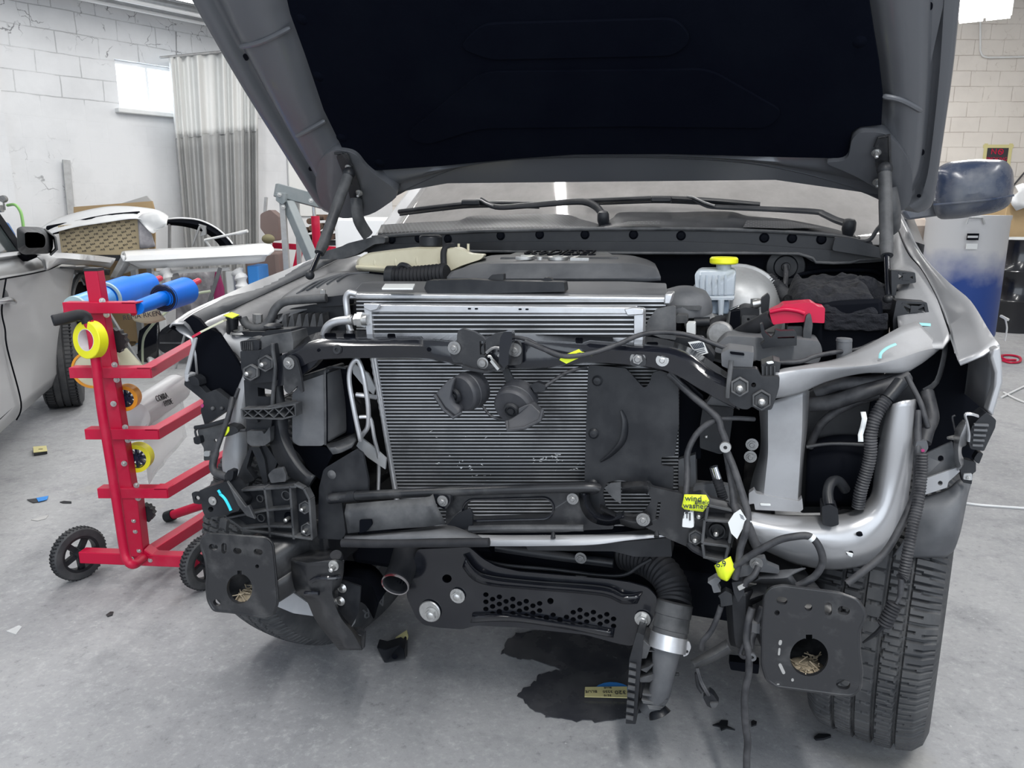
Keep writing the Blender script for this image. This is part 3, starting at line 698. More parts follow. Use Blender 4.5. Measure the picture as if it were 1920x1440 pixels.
# wheels
def tyre(mb, R0=.405, wd=.27, n=640):
    prof = []
    for k in range(57):
        s = -1 + 2 * k / 56; a = abs(s)
        x = s * .39 * wd
        r = R0 - .012 * a ** 2.5
        prof.append((x, r, s))
    rows = []; half = .5 * wd
    for i in range(n):
        th = 2 * PI * i / n; row = []
        for (r, x) in ((.235, -half * .78), (.26, -half * .86), (.30, -half * 1.0), (.34, -half * 1.01), (.372, -half * .94)): row.append((r, x))
        for (x, r, s) in prof:
            d = 0; a = abs(s); zig = .012 * math.asin(sin(th * 70)) / 1.57
            for g in (-.62, -.2, .2, .62):
                if abs(s + zig - g) < .042: d = .012
            ph = th * 70 / (2 * PI)
            if a > .66:
                if ((ph * 1.0 + (.15 * s)) % 1) < .2 or ((ph * 1.0 + .5 + .15 * s) % 1) < .09: d = max(d, .009)
            elif a > .24:
                if ((ph + .35 * s) % 1) < .15: d = max(d, .009)
                elif abs(((ph + .35 * s) % 1) - .55) < .06: d = max(d, .006)
            elif ((ph + .5 * abs(s) + .3) % 1) < .14 or abs(((ph + .5 * abs(s)) % 1) - .8) < .05: d = max(d, .006)
            row.append((r - d, x))
        for (r, x) in ((.372, half * .94), (.34, half * 1.01), (.30, half), (.26, half * .86), (.235, half * .78)): row.append((r, x))
        rows.append([V((x, sin(th) * r, cos(th) * r)) for r, x in row])
    rows.append(rows[0]); return mb.grid(rows)
tyre_me = tyre(MB())
def wheel(u, steer, outer):
    e = bpy.data.objects.new('front_wheel', None); COL.objects.link(e); e.parent = TR
    e.location = (u, 0, .402); e.rotation_euler = (0, 0, steer)
    q = MB(); q.v = tyre_me.v; q.f = tyre_me.f; q.m = tyre_me.m
    q.build('tyre', M['tyre'], e, ang=30)
    r = MB(); r.lathe((0, 0, 0), (1, 0, 0), [(.238, -.105), (.225, -.10), (.21, -.05), (.21, .06), (.225, .10), (.238, .105), (.242, .112), (.236, .115), (.20, .09), (.12, .06), (.06, .07), (0, .07)] if outer > 0 else [(.238, .105), (.225, .10), (.21, .05), (.21, -.06), (.225, -.10), (.238, -.105), (.242, -.112), (.236, -.115), (.20, -.09), (.12, -.06), (.06, -.07), (0, -.07)], 40)
    r.build('rim', M['car_dark'], e)
    h = MB(); h.cyl((-outer * .11, 0, 0), (-outer * .02, 0, 0), .15, n=32).cyl((-outer * .18, 0, 0), (-outer * .1, 0, 0), .07)
    h.build('brake_disc', M['plastic'], e)
    return e
wl_ = wheel(-.80, -R(17), -1); wr_ = wheel(.845, -R(15), 1)
lt = MB()
for k, ch in enumerate('SARA'):
    a = R(205 - 13 * k); c = V((.137, sin(a) * .315, cos(a) * .315)); rad = V((0, sin(a), cos(a)))
    text_mesh(lt, ch, .055, frame3(c, V((1, 0, 0)).cross(rad) * -1, rad), .003)
lt.build('sidewall_lettering', M['plastic_grey'], wl_)
# ---------------------------------------------------------------- engine bay
FWD = V((0, -1, 0)); UP = V((0, 0, 1))
def part(name, m, mb, par=None, bv=0, **kw): return mb.build(name, M[m], par or TR, bevel=bv, **kw)
def pl(name, m, pts, v, t=.01, holes=(), r=3, bv=.002, par=None):
    return part(name, m, MB().plate(rnd(pts, r) if r else pts, v, t, holes), par, bv)
def bolt(x, y, v, r=.009, par=None, m='zinc', ax=FWD, h=.007, name='bolt', w=1.5): return part(name, m, MB().bolt(T(x, y, v), ax, r, h, w), par)
def tubep(name, m, pts, r, par=None, n=10, sm=5, v=0, flat=1.0): return part(name, m, MB().tube(spline(P(pts, v), sm), r if not isinstance(r, (list, tuple)) else r, n, flat=flat), par)
def hexboss(x, y, rp, v, par, stud=True, tilt=0):
    o = circ(x, y, rp, rp, 6, R(30 + tilt)); i = circ(x, y, rp * .78, rp * .78, 6, R(30 + tilt))
    b = part('hex_boss', 'plastic_dust', MB().plate(o, v - .010, .010, [i]).plate(i, v - .003, .004), par, .0015)
    if stud: part('stud', 'zinc', MB().stud(T(x, y, v - .003), FWD, rp * .0003 + .001, .016), b)
def mesh_mat(name, sc, hole=(.003, .004, .006), web=(.05, .053, .06)):
    m, N, L, b = nodes(name); b.inputs['Roughness'].default_value = .5
    tc = N.new('ShaderNodeTexCoord'); br = N.new('ShaderNodeTexBrick'); sp = N.new('ShaderNodeSeparateXYZ'); cb = N.new('ShaderNodeCombineXYZ')
    L.new(tc.outputs['Object'], sp.inputs[0]); L.new(sp.outputs[0], cb.inputs[0])
    ad = N.new('ShaderNodeMath'); L.new(sp.outputs[1], ad.inputs[0]); ad.inputs[1].default_value = 0; L.new(ad.outputs[0], cb.inputs[1])
    L.new(cb.outputs[0], br.inputs['Vector']); br.inputs['Scale'].default_value = sc
    br.inputs['Color1'].default_value = br.inputs['Color2'].default_value = (*hole, 1); br.inputs['Mortar'].default_value = (*web, 1)
    br.inputs['Brick Width'].default_value = .9; br.inputs['Row Height'].default_value = .75; br.inputs['Mortar Size'].default_value = .12; br.inputs['Mortar Smooth'].default_value = .0
    L.new(br.outputs['Color'], b.inputs['Base Color']); return m
M['grille_mesh'] = mesh_mat('grille_mesh', 60, (.002, .002, .003), (.055, .058, .065))
def fin_mat(name, sc, a, b_):
    m, N, L, b = nodes(name); b.inputs['Roughness'].default_value = .55; b.inputs['Metallic'].default_value = .3
    tc = N.new('ShaderNodeTexCoord'); wv = N.new('ShaderNodeTexWave'); wv.inputs['Scale'].default_value = sc; wv.wave_profile = 'TRI'
    L.new(tc.outputs['Object'], wv.inputs['Vector'])
    nz = N.new('ShaderNodeTexNoise'); nz.inputs['Scale'].default_value = 9; L.new(tc.outputs['Object'], nz.inputs['Vector'])
    mu = N.new('ShaderNodeMath'); mu.operation = 'MULTIPLY'; L.new(wv.outputs['Fac'], mu.inputs[0]); L.new(nz.outputs[0], mu.inputs[1])
    mx = N.new('ShaderNodeMix'); mx.data_type = 'RGBA'; L.new(mu.outputs[0], mx.inputs[0]); mx.inputs[6].default_value = (*a, 1); mx.inputs[7].default_value = (*b_, 1)
    L.new(mx.outputs[2], b.inputs['Base Color']); return m
M['fin_core'] = fin_mat('fin_core', 130, (.006, .007, .008), (.045, .047, .05))
M['worn_rim'] = mat('worn_rim', (.26, .24, .24), .6, dust=(.13, .015, .02), amt=1, scale=16, lo=.50, hi=.56)
# firewall, inner aprons and floor of the bay
part('firewall', 'deep_black', MB().box((0, .47, .86), (1.72, .03, .78)))
part('engine_block', 'deep_black', MB().box((-.02, .15, .82), (.56, .55, .5)).box((0, .05, .5), (.4, .6, .3)), None, .05)
for s_, n_ in ((-1, 'a'), (1, 'b')):
    part('inner_apron', 'deep_black', MB().prism([(s_ * .70, -.25, .62), (s_ * .70, .46, .62), (s_ * .72, .46, 1.12), (s_ * .72, -.25, .98)], (s_ * .02, 0, 0)))
part('frame_rail', 'black_steel', MB().bar((-.62, -.40, .48), (-.56, 2.6, .55), .09, .16), None, .012)
part('frame_rail', 'black_steel', MB().bar((.50, -.40, .46), (.56, 2.6, .55), .09, .16), None, .012)
# cowl
seal = pl('cowl_panel', 'plastic', [(700, 443), (800, 437), (960, 431), (1200, 428), (1400, 431), (1560, 440), (1635, 452), (1640, 470), (1560, 470), (1400, 458), (1280, 453), (960, 453), (725, 458), (700, 460)], .42, .03, r=4, bv=.004)
part('cowl_seal', 'plastic_dust', MB().tube(spline(P([(698, 445), (800, 438), (960, 432), (1200, 429), (1400, 432), (1560, 441), (1622, 453), (1645, 430), (1662, 408)], .415), 5), .006, 8), seal)
for x, y in ((735, 449), (785, 447), (840, 448), (939, 442), (1012, 440), (1097, 440), (1188, 440), (1277, 442), (1433, 446), (1485, 447), (1540, 449)):
    part('push_clip', 'deep_black', MB().lathe(T(x, y, .42), FWD, [(0, .009), (.010, .008), (.012, .003), (.015, .001)], 14), seal)
g = MB(); n = 40
top = resample(spline(P([(716, 425, .56), (790, 420, .58), (862, 417, .6), (884, 408, .64), (965, 405, .66), (1062, 403, .66), (1095, 415, .62), (1128, 428, .56)], 0), 6), n)
bot = resample(spline(P([(708, 441, .43), (800, 437, .43), (960, 431, .43), (1128, 429, .43)], 0), 6), n)
cg = MB().grid([bot, [a.lerp(b, .15) + V((0, 0, .006)) for a, b in zip(bot, top)], [a.lerp(b, .9) + V((0, 0, .010)) for a, b in zip(bot, top)], top]).build('cowl_grille', M['grille_mesh'], TR, solid=.004)
part('grille_rim', 'plastic', MB().tube(top, .005, 8), cg)
MB().grid([P([(945, 404, .63), (975, 403, .63)], 0), P([(940, 412, .6), (972, 412, .6)], 0)]).build('cowl_clip', M['plastic_dust'], cg, solid=.006)
top2 = resample(spline(P([(1128, 428, .54), (1150, 412, .6), (1166, 402, .64), (1275, 402, .66), (1300, 401, .66), (1370, 401, .66), (1402, 410, .64), (1470, 416, .62), (1550, 432, .56), (1612, 450, .48)], 0), 6), 50)
bot2 = resample(spline(P([(1125, 429, .43), (1300, 430, .43), (1450, 434, .43), (1612, 452, .44)], 0), 6), 50)
part('cowl_cover', 'plastic', MB().grid([bot2, [a.lerp(b, .4) + V((0, -.01, .008)) for a, b in zip(bot2, top2)], [a.lerp(b, .9) + V((0, 0, .012)) for a, b in zip(bot2, top2)], top2]), None, 0, solid=.004, ang=30)
for pts in ([(1160, 427, .43), (1240, 428, .43), (1238, 421, .46), (1180, 422, .46)], [(1393, 433, .43), (1470, 436, .43), (1540, 434, .50), (1480, 422, .56), (1400, 420, .5)]):
    q = P(pts, 0); MB().prism([p + V((0, -.022, .012)) for p in q], (0, .006, 0)).build('vent', M['grille_mesh'], TR)
pl('cowl_tray', 'plastic', [(650, 474), (700, 455), (725, 458), (960, 453), (1280, 453), (1400, 458), (1560, 469), (1660, 482), (1662, 490), (1600, 494), (1530, 494), (1500, 477), (1280, 475), (1100, 474), (860, 474), (760, 470)], .40, .05, r=4, bv=.006)
tubep('tray_lip', 'plastic_dust', [(870, 471), (960, 472), (1100, 474), (1280, 475), (1498, 476), (1530, 492), (1595, 492), (1612, 487), (1660, 487)], .0045, v=.395, sm=2)
pl('cowl_bracket', 'plastic_dust', [(597, 486), (612, 470), (640, 462), (652, 456), (700, 444), (722, 444), (722, 456), (702, 458), (668, 478), (640, 486)], .36, .03, r=4, bv=.004)
pl('cowl_bracket', 'plastic', [(1560, 470), (1566, 444), (1600, 446), (1660, 468), (1700, 480), (1745, 500), (1745, 515), (1700, 500), (1660, 486)], .36, .03, r=5, bv=.005)
# wipers
def wiper(piv, arm, blade, clip):
    a = MB(); q = P(arm, 0); k = len(q)
    a.tube(spline(q, 5), [.013 + (.009 - .013) * i / ((k - 1) * 5) for i in range((k - 1) * 5 + 1)], 8, flat=.6)
    w = part('wiper_arm', 'plastic', a)
    part('wiper_pivot', 'plastic', MB().lathe(T(*piv), (0, -.3, 1), [(0, .022), (.014, .020), (.019, .012), (.02, -.01), (.014, -.03)], 18), w)
    part('wiper_blade', 'plastic', MB().tube(spline(P(blade, 0), 6), .0085, 8).tube(spline([p + V((0, .008, -.012)) for p in P(blade, 0)], 6), .004, 6), w)
    part('blade_clip', 'plastic', MB().box(T(*clip), (.07, .03, .022)), w, .006)
    return w
w1 = wiper((1131, 408, .50), [(1130, 404, .50), (1118, 388, .53), (1092, 378, .56), (1040, 381, .575), (980, 386, .58), (930, 388, .59), (900, 374, .60)],
      [(748, 397, .66), (820, 388, .63), (880, 382, .615), (950, 381, .61), (1010, 383, .61)], (884, 380, .60))
part('arm_edge', 'zinc_dull', MB().tube(P([(925, 386, .575), (912, 381, .58), (902, 375, .59), (893, 374, .595)], 0), .004, 6), w1)
w2 = wiper((1592, 424, .46), [(1590, 420, .46), (1566, 412, .49), (1545, 402, .52), (1528, 397, .54), (1440, 392, .57), (1345, 388, .59), (1322, 384, .60), (1300, 372, .62)],
      [(1095, 377, .63), (1170, 374, .625), (1240, 372, .62), (1330, 376, .62), (1425, 384, .62)], (1240, 374, .61))
part('arm_edge', 'zinc_dull', MB().tube(P([(1340, 386, .58), (1322, 380, .59), (1300, 370, .61), (1288, 368, .615)], 0), .004, 6), w2)
# coolant tank
ct = MB(); rows = []
for d, ins in ((0, .16), (.012, .05), (.04, 0), (.10, 0), (.14, .1)):
    o_ = rnd([(667, 507), (669, 486), (690, 474), (735, 468), (780, 463), (868, 463), (884, 474), (914, 476), (906, 486), (868, 500), (842, 514), (740, 514)], 7)
    rows.append([T(790 + (x - 790) * (1 - ins * .25), 488 + (y - 488) * (1 - ins), .12 + d) for x, y in o_])
ct.grid(rows, closed=True); ct.add(rows[0], [tuple(range(len(rows[0])))]); ct.add(rows[-1], [tuple(range(len(rows[-1])))])
tk = part('coolant_tank', 'tank_cream', ct, None, 0, ang=50)
for x, y0, y1 in ((703, 476, 505), (742, 470, 506), (782, 467, 504), (824, 466, 502)):
    part('tank_rib', 'tank_cream', MB().tube(spline(P([(x + 4, y0, .135), (x, (y0 + y1) / 2, .124), (x + 2, y1, .128)], 0), 4), .006, 8), tk)
part('tank_seam', 'tank_cream', MB().tube(P([(668, 500, .117), (740, 504, .117), (836, 503, .117)], 0), .005, 6), tk)
cp = T(808, 466, .19)
part('tank_cap', 'plastic', MB().lathe(cp, UP, [(0, .042), (.030, .041), (.036, .036), (.036, .008), (.024, .0), (.024, -.02)], 12, None), tk, .002)
for x in (842, 860, 878): part('tank_spout', 'tank_cream', MB().cyl(T(x, 470, .17), T(x, 457, .17), .004), tk)
tubep('tank_hose', 'rubber', [(850, 461, .15), (838, 463, .13), (832, 472, .115), (832, 490, .10), (833, 512, .09)], .0095, tk)
# intake duct, bellows, airbox
d_ = loftc([[(500, 604, -.10), (512, 575, -.02), (545, 545, .08), (595, 521, .14), (650, 508, .18), (738, 520, .16)],
            [(508, 600, -.14), (520, 570, -.05), (562, 541, .04), (612, 519, .10), (665, 511, .13), (740, 518, .13)],
            [(513, 598, -.17), (532, 572, -.09), (578, 548, 0), (630, 528, .05), (680, 520, .08), (741, 520, .10)],
            [(514, 603, -.19), (540, 580, -.14), (590, 562, -.08), (645, 545, -.02), (690, 532, .03), (742, 528, .07)],
            [(516, 610, -.19), (550, 588, -.16), (600, 573, -.12), (655, 562, -.06), (700, 545, -.01), (742, 540, .05)]], 36)
du = part('intake_duct', 'plastic_grey', d_, None, 0, solid=.004, ang=50)
for k in range(5):
    tubep('duct_rib', 'plastic_grey', [(556 + 19 * k, 551 - 6 * k, .0 + .012 * k), (590 + 16 * k, 530 - 4 * k, .055 + .012 * k), (640 + 13 * k, 514 - k * .8, .115 + .006 * k)], .0032, du, 6)
part('intake_bellows', 'rubber', MB().hose(P([(732, 518, .09), (780, 517, .08), (838, 512, .06)], 0), .027, .013, 18, .11), du)
part('hose_clamp', 'plastic', MB().tube(P([(728, 519, .09), (742, 519, .09)], 0), .034, 20).tube(spline(P([(744, 508, .09), (752, 497, .085), (764, 499, .08), (770, 507, .08)], 0), 4), .008, 8), du)
ab = pl('air_box', 'plastic', [(518, 622), (523, 592), (545, 578), (590, 570), (648, 572), (655, 625), (600, 632)], -.14, .16, r=6, bv=.008)
for k in range(7):
    x = 531 + 13.5 * k
    part('box_fin', 'plastic_dust', MB().prism(P([(x - 6, 612, -.145), (x, 588 - k * .3, -.145), (x + 4, 586 - k * .3, -.145), (x + 7, 613, -.145)], 0), (0, -.035, 0)), ab, .001)
pl('air_box_rail', 'plastic', [(524, 614), (618, 613), (618, 628), (524, 630)], -.19, .04, par=ab)
tubep('fresh_air_tube', 'plastic_dust', [(612, 559, -.16), (566, 562, -.17), (533, 566, -.18), (516, 580, -.19), (508, 597, -.20), (496, 612, -.21), (478, 616, -.22), (462, 608, -.22), (455, 596, -.22)], .0125)
pl('air_box_latch', 'plastic', [(585, 560), (652, 552), (655, 572), (600, 576)], -.15, .03, r=3)
part('bolt', 'zinc', MB().bolt(T(606, 553, -.15), UP, .008, .014))
part('lug_nut', 'zinc_dull', MB().tube([T(483, 604, -.20), T(483, 589, -.20)], .014, 6).tube([T(483, 610, -.20), T(483, 604, -.20)], .010, 10))
# engine cover
ec = loftc([[(880, 500, .26), (905, 484, .30), (950, 477, .33), (1150, 477, .33), (1205, 484, .30), (1228, 494, .26)],
            [(852, 508, .03), (893, 495, .05), (960, 492, .04), (1150, 492, .04), (1195, 494, .05), (1232, 502, .04)],
            [(846, 509, .01), (890, 497, .02), (960, 494, .015), (1150, 494, .015), (1200, 497, .02), (1234, 506, .01)],
            [(838, 519, -.02), (892, 521, -.03), (960, 522, -.035), (1150, 522, -.035), (1200, 521, -.03), (1239, 519, -.02)],
            [(838, 527, -.02), (892, 529, -.03), (960, 530, -.03), (1150, 530, -.03), (1200, 529, -.03), (1239, 526, -.02)]], 44)
ecv = part('engine_cover', 'plastic_grey', ec, None, 0, solid=.006, ang=32)
bz = TZ(1060, 484, 1.222).z
q = [T(x, y, v) + V((0, -.004, .006)) for x, y, v in ((938, 486, .16), (966, 476.5, .325), (1142, 476.5, .325), (1160, 485.5, .16))]
part('cover_badge_panel', 'plastic_dust', MB().prism(q, (0, 0, -.012)), ecv, .004)
def on_cover(tx, xc, y0, v0, y1, v1, xl, xr, m, asp, dep, lift):
    c0, c1 = T(xc, y0, v0), T(xc, y1, v1); wd_ = (T(xr, y0, v0) - T(xl, y0, v0)).length
    t_ = text_mesh(MB(), tx, 1, Matrix.Identity(4), dep); x0 = min(p.x for p in t_.v); x1 = max(p.x for p in t_.v); z0 = min(p.y for p in t_.v); z1 = max(p.y for p in t_.v)
    F_ = frame3(c0.lerp(c1, .5) + V((0, -.002, lift)), (1, 0, 0), c1 - c0)
    for p in t_.v: p.x = (p.x - (x0 + x1) / 2) / (x1 - x0) * wd_; p.y = (p.y - (z0 + z1) / 2) / (z1 - z0) * (c1 - c0).length
    t_.v = [F_ @ p for p in t_.v]
    part('badge_lettering', m, t_, ecv)
on_cover('ecoDIESEL', 1054, 482, .21, 473.5, .315, 985, 1122, 'deep_black', 1, .004, .0075)
on_cover('3.0L', 1039, 489.5, .09, 485.5, .15, 970, 1108, 'zinc', 1, .008, .006)
# radiator stack: upper shroud, radiator, cooler, condenser
sh = MB(); sh.prism([T(660, 548, -.27), T(1252, 553, -.27), T(1250, 530, -.12), T(1180, 527, -.10), T(700, 527, -.10), T(676, 530, -.12)], (0, 0, -.02))
shr = part('fan_shroud', 'plastic_grey', sh, None, .006)
pl('shroud_rail', 'plastic', [(795, 541), (800, 526), (880, 524), (930, 527), (1057, 529), (1059, 547), (803, 553)], -.275, .04, par=shr, bv=.004)
pl('rail_tab', 'plastic', [(912, 526), (922, 515), (944, 513), (944, 526)], -.24, .02, par=shr); pl('rail_tab', 'plastic', [(1012, 528), (1022, 520), (1034, 522), (1036, 529)], -.24, .02, par=shr)
st = [TZ(x, y, 1.171) for x, y in ((716, 540), (722, 532), (778, 532), (774, 540))]
part('sticker', 'sticker', MB().prism(st, (0, 0, -.004)), shr)
def core(name, x0, x1, y0, y1, v0, v1, pitch, xl=0, thick=.03, tm='fin', w=.0016, par=None, hd=None):
    n = int((y1 - y0) / pitch); m = MB(); b = MB()
    for k in range(n + 1):
        t = k / n; y = y0 + (y1 - y0) * t; v = v0 + (v1 - v0) * t; xa = x0 + xl * t
        a, c = T(xa, y, v), T(x1, y, v); m.bar(a + V((0, thick / 2, 0)), c + V((0, thick / 2, 0)), thick, w * 2)
    bk = part(name, 'fin_core', MB().prism(P([(x0, y0, v0 + .004), (x1, y0, v0 + .004), (x1, y1, v1 + .004), (x0 + xl, y1, v1 + .004)], 0), (0, thick, 0)), par)
    part('cooling_tube', tm, m, bk); return bk
rad = part('radiator', 'alloy', MB().prism([T(648, 550, -.30), T(1254, 557, -.30), T(1254, 566, -.30), T(648, 561, -.30)], (0, .05, 0)), None, .004)
core('radiator_core', 668, 1248, 565, 624, -.30, -.30, 7.2, par=rad, tm='alloy')
part('end_cap', 'alloy', MB().prism(P([(1246, 551), (1262, 550), (1256, 572), (1244, 572)], -.31), (0, .06, 0)), rad, .004)
part('end_pipe', 'alloy', MB().tube(spline(P([(668, 551, -.33), (655, 549, -.335), (649, 560, -.335), (651, 585, -.335), (655, 614, -.335), (660, 624, -.335)], 0), 5), .008, 10), rad)
oc = part('oil_cooler', 'alloy', MB().prism(P([(688, 571), (1192, 576), (1190, 590), (690, 586)], -.385), (0, .035, 0)), None, .003)
core('cooler_core', 694, 1190, 591, 652, -.385, -.385, 8.4, par=oc, tm='alloy', thick=.035)
for pts in ([(681, 570), (696, 572), (700, 650), (689, 650)], [(1188, 579), (1207, 581), (1206, 650), (1188, 650)]):
    part('cooler_tank', 'alloy', MB().prism(P(pts, -.392), (0, .045, 0)), oc, .005)
part('cooler_bracket', 'alloy', MB().prism(P([(681, 569), (712, 570), (706, 581), (694, 584), (682, 578)], -.402), (0, .012, 0)), oc, .002)
part('cooler_bracket', 'alloy', MB().prism(P([(1170, 580), (1188, 577), (1207, 579), (1206, 590), (1176, 592)], -.402), (0, .012, 0)), oc, .002)
for x in (880, 893, 975, 988): part('cooler_slot', 'deep_black', MB().plate(slot(x, 577 + (x - 688) * .01, 6, 3), -.3865, .001), oc)
part('hex_nut', 'zinc', MB().tube([T(667, 600, -.40), T(673, 600, -.40)], .016, 6).tube([T(673, 600, -.40), T(682, 600, -.40)], .020, 6).tube([T(682, 600, -.40), T(690, 600, -.40)], .013, 12).tube([T(655, 600, -.40), T(660, 600, -.40)], .013, 12), oc)
tubep('cooler_line', 'alloy', [(662, 600, -.40), (636, 602, -.40), (618, 609, -.40), (609, 624, -.395), (606, 645, -.39)], .0105, oc)
cd_ = core('condenser', 705, 1272, 676, 985, -.37, -.30, 6.35, 52, .022)
part('condenser_tank', 'alloy', MB().tube(P([(700, 655, -.375), (720, 790, -.345), (743, 930, -.315), (750, 985, -.305)], 0), .0075, 12), cd_)
cs = [a.lerp(b, k / 40) for k in range(41) for a, b in [(T(697, 672, -.385), T(742, 925, -.325))]]
part('tank_ridge', 'alloy', MB().tube(cs, [.0035 if k % 2 else .005 for k in range(41)], 6), cd_)
random.seed(3); bent = []
for cx, cy, n_, sx, sy in ((882, 872, 9, 12, 5), (1055, 858, 10, 28, 6), (1080, 876, 8, 18, 6), (1030, 855, 8, 14, 4), (840, 862, 4, 12, 8), (905, 895, 5, 10, 10), (830, 815, 4, 40, 6), (1010, 862, 5, 12, 3), (920, 815, 3, 20, 6), (890, 893, 3, 6, 8)):
    for k in range(n_):
        x, y = cx + random.gauss(0, sx), cy + random.gauss(0, sy)
        if x < 760 or x > 1095 or y > 912: continue
        v_ = -.37 + .07 * (y - 676) / 309 - .003
        bent.append([T(x + random.uniform(-4, 4), y + random.uniform(-2, 2), v_) for _ in range(3)])
for q in bent[:60]: part('bent_fin', 'bare_fin', MB().prism(q, (0, .002, 0)), cd_)
# AC pipes
ap = tubep('refrigerant_pipe', 'alloy', [(676, 826, -.41), (673, 812, -.415), (664, 770, -.42), (655, 718, -.42), (657, 690, -.42), (668, 674, -.42), (676, 685, -.415), (683, 712, -.415), (690, 760, -.41), (690, 798, -.40), (681, 813, -.395), (676, 820, -.39)], .0062)
tubep('refrigerant_pipe', 'alloy', [(674, 782, -.41), (688, 782, -.405), (696, 789, -.40), (702, 822, -.39), (710, 860, -.37), (709, 925, -.35)], .0048, ap)
tubep('refrigerant_pipe', 'alloy', [(668, 740, -.405), (686, 742, -.40), (705, 745, -.375)], .006, ap)
part('pipe_clip', 'galv', MB().prism(P([(676, 820), (702, 840), (724, 860), (722, 880), (690, 858), (668, 836)], -.375), (0, .006, 0)), ap)
part('pipe_clip', 'galv', MB().prism(P([(660, 680), (690, 700), (704, 728), (700, 740), (680, 722), (662, 700)], -.375), (0, .006, 0)), ap)
# brake reservoir, booster, battery and their neighbours
br_ = MB(); rows = []
for x0, y0, x1, y1, in ((1304, 510, 1382, 506),): pass
br_.prism([T(1310, 505, .12), T(1377, 505, .12), T(1380, 512, .10), T(1377, 556, .10), T(1304, 556, .10), T(1302, 513, .10)], (0, .085, 0))
rv = part('brake_fluid_reservoir', 'tank_white', br_, None, .008, segs=3)
part('fluid_level', 'fluid', MB().prism(P([(1306, 528), (1375, 528), (1374, 554), (1308, 554)], .112), (0, .06, 0)), rv)
for x in (1314, 1325, 1337, 1348, 1360): part('reservoir_rib', 'tank_white', MB().tube(P([(x, 516, .098), (x, 553, .098)], 0), .0035, 6), rv)
part('reservoir_flange', 'tank_white', MB().prism(P([(1302, 556), (1378, 555), (1377, 563), (1304, 563)], .09), (0, .10, 0)), rv, .004)
part('reservoir_base', 'fluid', MB().prism(P([(1320, 563), (1368, 563), (1366, 590), (1312, 590), (1314, 584)], .11), (0, .07, 0)), rv, .006)
part('reservoir_spout', 'tank_white', MB().tube(P([(1352, 562, .085), (1351, 610, .08)], 0), [.009, .005], 10), rv)
part('reservoir_neck', 'tank_white', MB().cyl(T(1357, 510, .14), T(1357, 494, .14), .020), rv)
part('reservoir_cap', 'yellow_cap', MB().lathe(T(1357, 495, .14), UP, [(0, .020), (.034, .019), (.038, .014), (.038, .003), (.034, 0), (.02, 0)], 24), rv, .0015)
part('brake_booster', 'galv', MB().lathe(T(1378, 590, .30), (-.15, -1, .12), [(0, .10), (.05, .098), (.09, .085), (.125, .05), (.14, .02), (.148, .018), (.15, .0), (.145, -.06)], 40))
part('power_steering_tank', 'plastic_grey', MB().lathe(T(1283, 574, -.02), (0, -.15, 1), [(0, .05), (.03, .048), (.055, .038), (.068, .018), (.072, 0), (.072, -.012)], 32))
pl('tank_flange', 'plastic_dust', [(1256, 572), (1312, 574), (1316, 577), (1312, 582), (1290, 581), (1284, 577), (1256, 578)], -.09, .08, r=2)
part('tensioner_pulley', 'zinc_dull', MB().lathe(T(1350, 626, -.12), (-.1, -1, .12), [(0, .012), (.026, .012), (.031, .008), (.031, -.02), (.02, -.03)], 28))
pl('pump_block', 'plastic', [(1262, 575), (1310, 578), (1306, 606), (1262, 606)], -.05, .08)
pl('pump_block', 'plastic_dust', [(1268, 590), (1288, 592), (1288, 606), (1268, 606)], -.14, .05)
pl('white_module', 'sticker', [(1287, 606), (1303, 606), (1303, 632), (1287, 632)], -.15, .04)
tubep('brake_line', 'chrome', [(1320, 566, .1), (1312, 580, .08), (1308, 590, .07), (1308, 600, .05)], .003)
tubep('brake_line', 'chrome', [(1368, 582, .12), (1388, 574, .14), (1400, 576, .16), (1405, 582, .16)], .0035)
part('master_cylinder', 'zinc_dull', MB().cyl(T(1310, 602, .02), T(1340, 606, .10), .025).cyl(T(1322, 600, .0), T(1328, 598, -.02), .02), None, .002)
tubep('coolant_pipe', 'plastic', [(1302, 604, -.1), (1331, 603, -.1)], .012)
tubep('coolant_pipe', 'rubber', [(1333, 625, -.05), (1335, 610, -.04), (1345, 602, .0), (1352, 600, .05)], .014)
pl('abs_module', 'plastic', [(1386, 580), (1396, 576), (1424, 580), (1424, 630), (1386, 632)], .04, .10, bv=.004)
pl('abs_cover', 'plastic_dust', [(1390, 592), (1420, 592), (1422, 628), (1390, 626)], .03, .02, [circ(1403, 599, 2.6)])
part('abs_fitting', 'zinc', MB().cyl(T(1412, 571, .06), T(1428, 568, .06), .012).cyl(T(1416, 560, .07), T(1416, 574, .07), .012).cyl(T(1426, 562, .06), T(1426, 580, .06), .008), None)
pl('connector_block', 'plastic', [(1427, 560), (1440, 550), (1444, 556), (1441, 588), (1427, 588)], .03, .03, bv=.003)
pl('relay_block', 'deep_black', [(1370, 585), (1388, 582), (1388, 625), (1366, 620)], .02, .05)
bt = MB()
bt.prism(P([(1478, 570), (1655, 560), (1662, 660), (1560, 668), (1480, 650)], -.10), (0, .22, 0))
bat = part('battery', 'deep_black', bt, None, .01)
rows = []
for j in range(15):
    row = []
    for i in range(31):
        a, b = i / 30, j / 14
        p = T(1484, 576, -.11).lerp(T(1652, 572, -.11), a) + V((0, .28 * b, .022 + .030 * b))
        w_ = noise.fractal(V((p.x * 26, p.y * 26, 3)), 1, 2, 5)
        edge = min(a, 1 - a, b) * 8
        p += V((0, 0, .022 * w_ - .05 * max(0, 1 - edge) ** 2))
        row.append(p)
    rows.append(row)
blk = part('battery_blanket', 'blanket', MB().grid(rows), bat, 0, solid=.01, ang=70, sub=1)
rows = []
